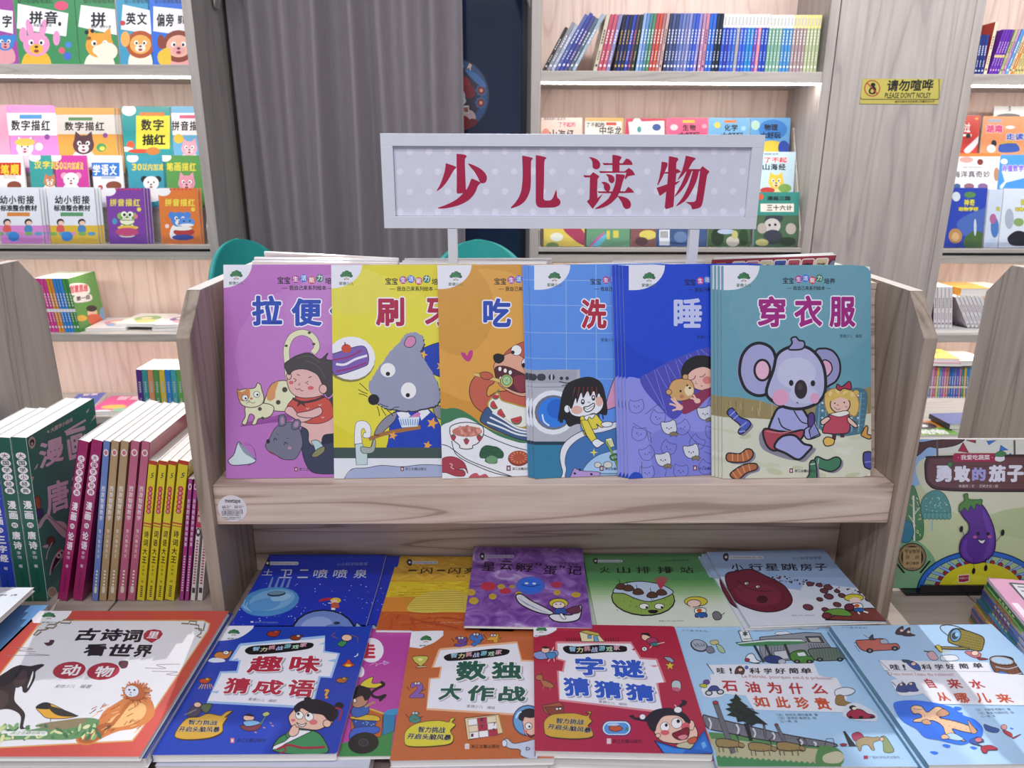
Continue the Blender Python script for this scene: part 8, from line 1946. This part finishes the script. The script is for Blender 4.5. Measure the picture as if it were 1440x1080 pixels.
def right_bays():
 V = (740,150,3.2727)
 g = 'face-out children\'s books behind the white sign'
 zb = [SH2R+STEP*k+.0005 for k in (0,1,2)]; Yb = [YF+.018, YF+.108, YF+.168]
 def tr(x0, x1, yt, k, lab, c, a, t=.007): face_book(lab, g, x0, x1, yt, zb[k], Yb[k]+.002, c, a, t)
 sub = lambda x0, x1, y, c='#5a4a5a': ('t', '漫画图解儿童读物', x0, x1, y, c)
 tr(761,819,166,2, 'pale pink mythology comic with orange lettering in the rear rack row', '#f0d3c6', card(V, '山海经', (105,105,222,160), extra=E(('T', '了不起的', 148,70,226,95, '#c94a5a', '#f0f0f4'), sub(80,180,62),('e', 90,130,20,30, '#e0907a'))))
 tr(823,877,166,2, 'tan and cream history comic in the rear rack row', '#dba45a', card(V, '中华龙', (335,90,440,130), bands=[(270,68,440,300, '#f0ece4')], extra=E(('T', '了不起的', 275,72,360,95, '#3a3034'),('r', 368,72,415,86, '#c9443a'))))
 tr(880,937,167,2, 'crimson and white children book in the rear rack row', '#c83a5a', card(V, '', (0,0,1,1), panel=[(470,70),(635,65),(640,300),(490,300)], extra=E(('e', 510,95,26,45, '#eef2f2'),('e', 600,95,20,16, '#3a5a9a'),('e', 520,105,10,14, '#4aa0a0'))))
 tr(938,996,166,2, 'pink biology book in the rear rack row', '#e0628c', card(V, '生物', (718,82,782,110), extra=E(('T', '大好玩', 700,116,800,146, '#2a2030'),('r', 720,62,775,74, '#e9c24a'),('e', 680,95,18,14, '#f0d8e0'),('e', 820,90,12,10, '#f0a8c0'),('e', 740,180,60,40, '#f0c85a'))))
 tr(997,1055,166,2, 'sky blue chemistry book in the rear rack row', '#7ab8e6', card(V, '化学', (910,82,975,112), extra=E(('T', '大好玩', 895,118,1000,146, '#2a2030'),('r', 912,62,968,74, '#e9803c'),('e', 880,85,14,14, '#e9d35a'),('e', 1000,100,12,10, '#a9d8f0'),('e', 940,190,60,40, '#f0e08a'))))
 tr(1056,1112,166,2, 'blue physics book in the rear rack row with a yellow chick', '#6aaee6', card(V, '物理', (1095,80,1158,110), bands=[], extra=E(('e', 1135,105,66,46, '#3a86d8'),('T', '物理', 1095,80,1158,110, '#1a1a24'),('T', '大好玩', 1078,116,1172,146, '#1a1a24'),('e', 1055,85,20,22, '#b9e0d0'),('e', 1130,190,60,34, '#e9cf4a'),('e', 1185,190,26,34, '#2a4aa8'))))
 for i, x in enumerate((765,826,887,948)):
  tr(x, x+57,214,1, 'comic in the middle rack row hidden mostly by the sign, %s from the left' % ORD[i], ('#b9cfa0', '#e0b0b8', '#a9c4e0', '#e6d09a')[i], card(V, '成语', (900,240,960,280)))
 tr(1012,1064,214,1, 'pale blue comic in the middle rack row at the sign edge', '#a9cfe6', card(V, '故事', (900,240,960,280)))
 tr(1066,1119,214,1, 'pale blue mythology comic with a yellow beast beside the sign', '#c3ddea', card(V, '山海经', (1085,262,1196,292), pets=[(1150,345,36, '#e9c84a', '#f0e0a0', 'point')], extra=E(('T', '了不起', 1095,232,1200,258, '#d9505a', '#f4f4f8'),('e', 1110,385,34,14, '#c9403a'),('e', 1190,375,30,20, '#8ab05a'), sub(1095,1160,222))))
 cols = [('yellow and crimson comic under the sign, left end', 765,823, '#e9cf5a', [('b', '#b03a5a', [(170,560),(250,560),(285,640),(230,620)]),('e', 140,600,30,20, '#f0f0e0'),('e', 120,640,30,16, '#6a8a4a')]),
   ('green comic with a rainbow streak under the sign', 826,887, '#6aa07a', [('b', '#d06ab0', [(290,640),(340,590),(360,580),(320,640)]),('b', '#6ac0d8', [(300,645),(365,585),(375,595),(330,645)]),('r', 370,570,385,610, '#e0d35a'),('r', 400,570,425,605, '#e0d35a')]),
   ('brown and yellow comic under the sign', 889,924, '#8a5a54', [('e', 560,590,40,22, '#e3d36a'),('e', 530,620,30,20, '#5a3a3c')]),
   ('dark blue book showing its barcode side under the sign', 925,996, '#3f5a88', [('r', 612,566,660,638, '#eef0f4'), *[('r', 618+k*6,572,621+k*6,605, '#22242c') for k in range(6)], ('e', 710,600,30,26, '#6a86b0')]),
   ('dark green jungle comic under the sign near its right post', 998,1058, '#4a6a44', [('e', 880,600,30,40, '#2a3a28'),('e', 920,575,40,12, '#b9c8e0'),('e', 950,620,30,24, '#d9cfc0'),('e', 1000,600,22,40, '#2f4a2c'),('e', 960,590,14,20, '#c9c27a')])]
 for lab, x0, x1, c, ex in cols: tr(x0, x1,272,0, lab, c, card(V, '', (0,0,1,1), extra=E(*ex)), .012)
 tr(1063,1125,271,0, 'teal thirty-six stratagems comic with a grey hero beside the sign', '#3a8f84', card(V, '三十六计', (1105,452,1225,478), bands=[(1078,446,1232,484, '#f0ece0'),(1050,500,1300,700, '#4a6a4c')], extra=E(('T', '漫画三国', 1108,412,1215,432, '#1c2a2a'),('e', 1080,415,12,14, '#d9603a'),('b', '#3a4048', [(1100,510),(1130,500),(1180,505),(1170,530),(1105,540)]),('e', 1132,548,38,34, '#cfc9c6'),('e', 1120,545,6,6, '#1c1a1e'),('e', 1146,543,6,6, '#1c1a1e'),('e', 1135,600,44,34, '#3a3f4a'),('e', 1085,560,22,24, '#b9b0a8'),('e', 1218,562,24,26, '#b9b0a8'),('e', 1200,620,40,20, '#2a3a28'),('e', 1085,625,30,16, '#c9c27a'))), .014)
 # far right bay
 F = (1240,120,4.155); g2 = 'face-out books on the far right rack'
 zb = [SH2F+STEP*k+.0005 for k in (0,1,2)]
 def tf(x0, x1, yt, k, lab, c, a, t=.007): face_book(lab, g2, x0, x1, yt, zb[k], Yb[k]+.002, c, a, t)
 face_book('white book standing behind the orange book, its dark label corner up', g2,1398,1452,150, zb[2], Yb[2]+.03, '#e3e2e6', card(F, '一页', (725,115,755,155), extra=E(('e', 740,180,70,16, '#22242c'))))
 tf(1353,1379,163,2, 'red children book at the left end of the far right rack', '#c8403a', card(F, '过', (478,220,520,275), '#f2ecec', extra=E(('r', 475,285,525,298, '#f2ecec'),('e', 505,295,14,14, '#22242c'),('b', '#e6e3ea', [(480,380),(540,320),(575,290),(560,340),(510,395)]),('e', 555,195,10,6, '#e9b84a'))))
 tf(1383,1448,164,2, 'orange travel picture book with a pavilion at the far right', '#e89a6a', card(F, '湖南', (605,230,710,278), '#d94a8a', b=.05, oc='#f4eef0', extra=E(('r', 618,198,700,216, '#a8b0c8'),('e', 750,245,28,10, '#f0e9f4'),('T', '走读', 725,280,830,320, '#3a62c0', '#f0f0f8'),('b', '#3a5ab0', [(690,345),(740,328),(790,345),(800,385),(690,390)]),('b', '#d9b04a', [(680,345),(740,322),(800,340),(740,338)]),('e', 655,340,16,20, '#2a2a3a'),('e', 640,370,26,24, '#e3e6f0'))))
 tf(1346,1407,216,1, 'white ocean wonders book with shells on its cover', '#eceaf0', card(F, '海洋真奇妙', (415,500,635,538), b=.01, extra=E(('r', 440,395,720,416, '#e0803c'),('e', 495,435,40,18, '#e0a09a'),('e', 575,448,18,18, '#7a3a34'),('r', 610,430,675,465, '#d9dbe6'),('t', '给孩子的大自然百科', 475,585,485, '#8a8a94'),('e', 510,590,30,18, '#9a6a7a'),('e', 590,590,30,18, '#8a6a9a'),('e', 670,520,16,40, '#b98a6a'),('e', 440,590,20,16, '#4a6a9a'))))
 tf(1407,1460,218,1, 'bright blue science book beside the ocean wonders book', '#4a94dc', card(F, '对撞数学', (700,465,830,505), '#8a6ad8', b=.05, oc='#eef0fa', panel=[(700,500),(830,470),(840,540),(720,570)], pcol='#cfe0f2', extra=E(('e', 715,445,20,16, '#eef0fa'),('b', '#dfeaf6', [(690,590),(720,560),(725,570),(700,605)]))))
 tf(1334,1389,265,0, 'dark blue animal school book with a lion and a heron', '#2a44b0', card(F, '神奇', (478,665,545,705), '#e3d94a', oc='#1c2a5a', extra=E(('T', '动物学校', 448,710,565,735, '#e3d94a', '#1c2a5a'),('e', 435,650,24,28, '#d3dce6'),('b', '#4a6ab8', [(440,800),(540,740),(630,720),(600,850),(480,880)]),('e', 430,880,40,44, '#b98a5a'),('e', 430,885,22,26, '#d9b07a'),('b', '#4a6a3c', [(480,900),(540,850),(610,880),(600,945),(490,945)]),('e', 545,830,8,50, '#c9d6e0'),('e', 515,640,34,18, '#5a8a4a'))), .014)
 tf(1391,1411,267,0, 'pale animal school book half hidden beside the dark blue one', '#c9d6ea', card(F, '动', (666,710,692,735), '#e3d94a', oc='#1c2a5a', extra=E(('e', 660,830,24,60, '#4a7ac0'),('e', 650,780,20,30, '#b06a9a'))), .01)
 tf(1412,1470,266,0, 'white animal school book with a panther at the far right', '#d9e2f0', card(F, '神奇', (810,665,870,705), '#e3d94a', oc='#1c2a5a', extra=E(('T', '动物学校', 780,712,880,736, '#e3d94a', '#1c2a5a'),('b', '#22242c', [(735,890),(790,850),(850,870),(860,930),(760,935)]),('e', 745,780,26,60, '#a9b4c8'),('e', 800,800,30,24, '#8aa86a'))), .014)
 # upper row, far right
 g3 = 'upright books in the top row at the far right'; z = SH1F
 q = [(1369.5,4.2,10,49, '#2a3a80', '#dfe4f4', 'short navy'),(1374,4.2,9.5,49, '#24347a', '#dfe4f4', 'short navy'),(1378.5,4.2,9,49, '#2c3c84', '#dfe4f4', 'short navy'),(1383,4.6,17,31, '#eadcc0', '#7a3a34', 'tall cream'),
   (1389.5,3.6,22,42, '#6a34b0', '#d3b0e6', 'purple'),(1393.2,3.6,22,42, '#7038b4', '#e0a8d8', 'purple'),(1396.9,3.6,22,42, '#6a34b0', '#d3b0e6', 'purple'),(1400.6,3.6,22,42, '#6430a8', '#d3b0e6', 'purple'),(1404.4,4,24,42, '#b9bf8a', '#5a5a3a', 'olive'),(1408.5,4,24,42, '#c99ac4', '#7a3a7a', 'lilac'),
   (1412.6,4.4,25,42, '#5a9ae0', '#eef4fa', 'sky blue'),(1417.2,4,25,43, '#dccfb0', '#4a4438', 'cream'),(1421.3,3.6,25,43, '#e8883c', '#fbe6c8', 'orange'),(1425.1,4,25,43, '#dcc986', '#5a5034', 'sand'),(1429.2,4,25,43, '#e0cf90', '#5a5034', 'sand'),(1433.3,4,25,43, '#dcc986', '#5a5034', 'sand'),(1437.4,4,25,43, '#e3d29a', '#5a5034', 'sand')]
 for i, (x, w, dx, yt, c, m, cn) in enumerate(q):
  shelf_spine('%s spine, %s from the left in the top row beyond the pillar' % (cn, ORD[i]), g3, x, x+w, 103.5, yt, x+dx, z, c, mark=m, cover='#c23a30' if i == 3 else None, mid='#e0c890' if 'purple' in cn else None)
 # white journals leaning two ways, with books above and beneath
 z = SH3F; g4 = 'white journals on the third shelf beyond the pillar'
 p = at(1312,470,1, YF+.03); u = Vector((1, .04,0))
 make_book('magazine', 'flat magazine lying beneath the white journals on the far right shelf', 'magazine', None, frame((p.x, YF+.03, z+.0004), u, (-.04,1,0)), .2, .2, .016, cover='#dfe0e4', spine='#b9bcc4', art=lambda A: (A.blob([(20,10),(60,5),(90,30),(60,60),(30,40)], '#2a2a32'), A.blob([(60,60),(90,70),(70,95)], '#3a3a44')), traced=False)
 z2 = z+.0172
 for i, (x, xt) in enumerate([(1312.5+5.35*k, 1313.5+5.35*k) for k in range(5)]):
  shelf_spine('white journal spine, %s from the left of the straight ones beyond the pillar' % ORD[i], g4, x, x+5.2,461,404, xt, z2, '#e3e1e4', mark='#8a6a84', Y=YF+.045, cover='#8a3a78' if i == 0 else '#7a2f5a', name='magazine')
 for i in range(7):
  x = 1361+i*5.6; shelf_spine('white journal leaning left, %s from the dark gap beyond the pillar' % ORD[i], g4, x, x+5.2,461,418, x-18, z2, '#e6e4e8', mark='#a88a9a', Y=YF+.045, name='magazine')
 zt = at(1350,417,1, YF+.045).z
 make_book('book', 'orange and white book lying across the top of the white journals', 'book', None, frame((at(1348,415,1, YF+.06).x, YF+.05, zt+.002),(1, .05,0),(-.05,1,0)), .2, .15, .028, cover='#e3a03c', spine='#e0a43c', art=lambda A: A.rect(60,0,100,100, '#f0ece4'), traced=False)
 # colourful row on the fourth shelf with booklets on top
 z = SH4F; g5 = 'thin colourful spines on the fourth shelf beyond the pillar'; cs = [('#9cc4a0', 'mint'),('#5a90c8', 'blue'),('#e0a0b8', 'pink'),('#d06a9a', 'rose'),('#e3cf5a', 'yellow'),('#6ab0d0', 'sky'),('#b06ac0', 'violet'),('#e08ab0', 'pale pink'),('#d98a5a', 'apricot'),('#2f6ac8', 'royal blue'),('#3a80d0', 'clear blue'),('#8a7ac8', 'lavender'),('#4a6ad0', 'cobalt'),('#c87aa8', 'mauve'),('#2f8a7a', 'teal'),('#e0b84a', 'gold'),('#3a8ad0', 'azure'),('#5aa0d8', 'light blue'),('#4a90c8', 'mid blue'),('#6a8ad0', 'periwinkle'),('#b0a0d0', 'lilac')]
 for i, (c, cn) in enumerate(cs):
  x = 1299+i*3.6; shelf_spine('%s spine in the low colourful row beyond the pillar, %s from the left' % (cn, ordinal(i+1)), g5, x, x+3.5,566,517, x+5.6-i*.12, z, c, mark='#e9eef4', mid='#efe6d0')
 zt = at(1330,515,1, YF+.03).z+.004
 for i, (lab, x, dy, w, t, c, sp) in enumerate((('pink booklet lying on the low colourful row beyond the pillar', 1305, .02, .11, .012, '#e080b0', '#d9609c'),('yellow booklet on top of the pink booklet beyond the pillar', 1307, .03, .1, .016, '#e9cf5a', '#d9b83c'),('cream booklets lying at the right end of the low colourful row', 1343, .02, .12, .02, '#e9dcd0', '#d9c4b8'))):
  make_book('booklet', lab, 'book', None, frame((at(x, 515,1, YF+.05).x, YF+dy, zt+(.0128 if i == 1 else 0)),(1, -.06 if i != 2 else .05,0),(0,1,0)), w, .15, t, cover=c, spine=sp, art=(lambda A: A.blob([(30,30),(60,20),(70,60),(40,80)], '#a87a4a')) if i == 1 else None, traced=False)
 # low table of board books seen in the gap, far right
 y0 = 2.1; zl = at(1330,612,1, y0).z
 tb = thing('low_table', 'low pale table of board books in the gap at the right', 'table', None, Matrix.Translation((at(1330,612,1, y0).x, y0+.2,0)))
 MB().box(-.35, .35, -.22, .2, zl-.035, zl-.012).build('table_top', MT['wood_shelf'], tb, .002)
 for sx in (-1,1):
  for sy_ in (-1,1): MB().box(sx*.31-.02, sx*.31+.02, sy_*.17-.02, sy_*.17+.02,0, zl-.0355).build('leg', MT['wood_shelf'], tb)
 def board(A): A.rect(0,45,100,100, '#7ab04a'); A.ell(45,30,34,24, '#3a2a3c'); A.ell(48,32,12,9, '#e9e6ec'); A.ell(25,20,20,12, '#d9603a'); A.text('动物', (20,85),(80,85), '#f4f4f0', .05)
 make_book('booklet', 'green and orange board book with a dark eye on the low table', 'book', None, frame((at(1287,617,1, y0).x, y0, zl-.0115),(1, .03,0),(-.03,1,0)), .145, .13, .011, cover='#d98a3c', spine='#7ab04a', art=board, traced=False)
 for i in range(2): make_book('booklet', ('dark board book on the low table beside the green one', 'blue-topped board book lying on the dark board book')[i], 'book', None, frame((at(1337-i*4,605,1, y0+.03).x+.01, y0+.04, zl-.0115+i*.0165),(1, .1,0),(-.1,1,0)), .12, .1, .016, cover=('#3a3c48', '#5a6ab0')[i], spine='#33353f', art=None)
def lower_left():
 z = SH3L; g = 'workbooks leaning on the third shelf left of the curtain'
 cs = ['#d83c98', '#d83c98', '#dc4a9c', '#d83c98', '#e39a34', '#e09030', '#2f8ae0', '#2f86dc', '#3a90e4', '#4a9a48', '#3f8f48']
 cn = ['magenta']*4+['orange']*2+['blue']*3+['green']*2
 for i, c in enumerate(cs):
  x = 66+i*4.35
  shelf_spine('%s workbook spine, %s from the left in the leaning row' % (cn[i], ORD[i]) if i < 10 else 'green workbook at the end of the leaning row, front cover showing', g, x, x+4.3,468,392, x-20+i*.15, z, c, mark='#f0e6f0', mid='#f0eef4', W=.19, name='workbook', cover='#5a9a48',
     art=None if i < 10 else (lambda A: (A.view(0,240,4), A.blob([(385,650),(420,632),(490,640),(500,690),(400,700)], '#f2ecec'), A.qtext('创意思维', (392,690),(495,680),(390,645), '#d03a5a', .04), A.blob([(420,705),(505,695),(512,730),(425,742)], '#f2ecec'), A.qtext('第一级', (430,735),(508,722),(428,708), '#2a2a30', .03), A.ell(520,800,28,26, '#f0c8b0'), A.ell(515,775,30,18, '#2a1f22'), A.blob([(495,815),(560,810),(600,850),(520,870)], '#e06a4a'), A.ell(460,830,30,18, '#e9b84a'), A.ell(590,800,30,40, '#7aa8d8'))))
 g = 'booklets spread flat on the third shelf left of the curtain'; Y = YF+.03
 for i, (lab, x, dz, rot, c, w) in enumerate((('pale booklet with a pink edge lying beside the leaning green workbook', 118,0,4, '#e9dfe2', .15),('white booklet with a green picture lying on the third shelf', 154, .0125,-3, '#eef0ec', .16),('white and coral booklet lying at the right end of the third shelf', 212, .0005,3, '#f0e4de', .15),('purple-edged booklet on top of the coral booklet', 216, .0135,7, '#eadfe8', .15))):
  r = math.radians(rot); p = at(x, 468,1, Y)
  make_book('booklet', lab, 'book', g, frame((p.x, Y+.012+(.03 if rot < 0 else 0), z+.0004+dz),(math.cos(r), math.sin(r), 0),(-math.sin(r), math.cos(r), 0)), w, .2, .012, cover=c, spine='#8fb0bc', edge='#a9c0c8', traced=False,
     art=(lambda A, i=i: (A.ell(50,60,32,30, ('#e08a9c', '#8ab86a', '#e0806a', '#6a3a9a')[i]), A.ell(60,90,26,20, ('#7aa8d8', '#e3cf7a', '#efc8a8', '#e0a8b8')[i]), A.ell(45,55,14,12, '#f4e6c8'))))
 # fourth shelf
 z = SH4L; g = 'wrapped block of upright spines on the fourth shelf'
 for i, (c, cn) in enumerate((('#5a2f8a', 'purple'),('#3a9aa0', 'teal'),('#e09a6a', 'peach'),('#5aa05a', 'green'),('#e0c84a', 'yellow'),('#2f8ae0', 'blue'),('#4ab0b8', 'aqua'),('#6ab05a', 'leaf green'),('#6a3a9a', 'violet'))):
  x = 196.5+i*8.1; shelf_spine('%s spine in the wrapped block left of the display unit, %s from the left' % (cn, ORD[i]), g, x, x+8,583,520, x+(.2 if i < 9 else 0)-6, z, c, top=c, mark='#b9c8d0', Y=YF+.03, W=.16)
 for lab, x, rot, c, sp, w, dy in (('dark blue booklet lying flat at the left of the fourth shelf', 84,12, '#2f55c0', '#23409a', .15, .02),('magenta booklet lying flat beside the wrapped block of spines', 126,2, '#d8388c', '#e6dfe2', .19, .0)):
  r = math.radians(rot)
  make_book('booklet', lab, 'book', None, frame((at(x, 583,1, Y).x, Y+dy-(0 if rot > 5 else .01), z+.0004),(math.cos(r), math.sin(r), 0),(-math.sin(r), math.cos(r), 0)), w if rot < 5 else .11, .2, .014, cover=c, spine=sp, traced=False, art=lambda A: (A.text('智慧', (20,30),(75,30), '#f0d8e6', .04), A.ell(40,75,26,14, '#e9b84a'), A.ell(65,95,20,12, '#7ac0a0'), A.ell(30,105,18,10, '#e8eef6')))
def shelf_books():
 left_bay(); packed_row(); right_bays(); lower_left()
# ---------------------------------------------------------------- build
setting()
curtain(); window_sticker()
chair(392,341,2.5, math.radians(62), 'teal shell chair before the left part of the curtain')
chair(677,347,2.36, math.radians(5), 'teal round-backed chair seen below the white sign by the window')
notice()
bookshelves()
rack('three-step display rack of workbooks on the left bookshelf', -2.7, XL-.04, SH2L)
rack('three-step display rack of comics behind the white sign', XR0+.0345, min(at(1128,300,1, YF+.1).x, XP0-.0345), SH2R)
rack('three-step display rack at the far right bookshelf', XP1+.0345,2.9, SH2F)
table('long grey-brown display table under the middle display unit', -.569, .70)
table('grey-brown display table module at the left under the upright books', -1.9, -.5715)
table('grey-brown display table module at the right under the eggplant book', .7025,2.0)
display_unit('wooden two-tier display unit with the white sign and picture books')
display_unit('neighbouring wooden display unit at the left edge behind the upright books', -1.339,0, False)
display_unit('neighbouring wooden display unit at the right edge behind the eggplant book', 1.232, -.03, False)
sign()
display_row()
if 'back_row' in globals(): back_row()
if 'front_books' in globals(): front_books()
if 'shelf_books' in globals(): shelf_books()
if 'table_spines' in globals(): table_spines()
if 'side_things' in globals(): side_things()
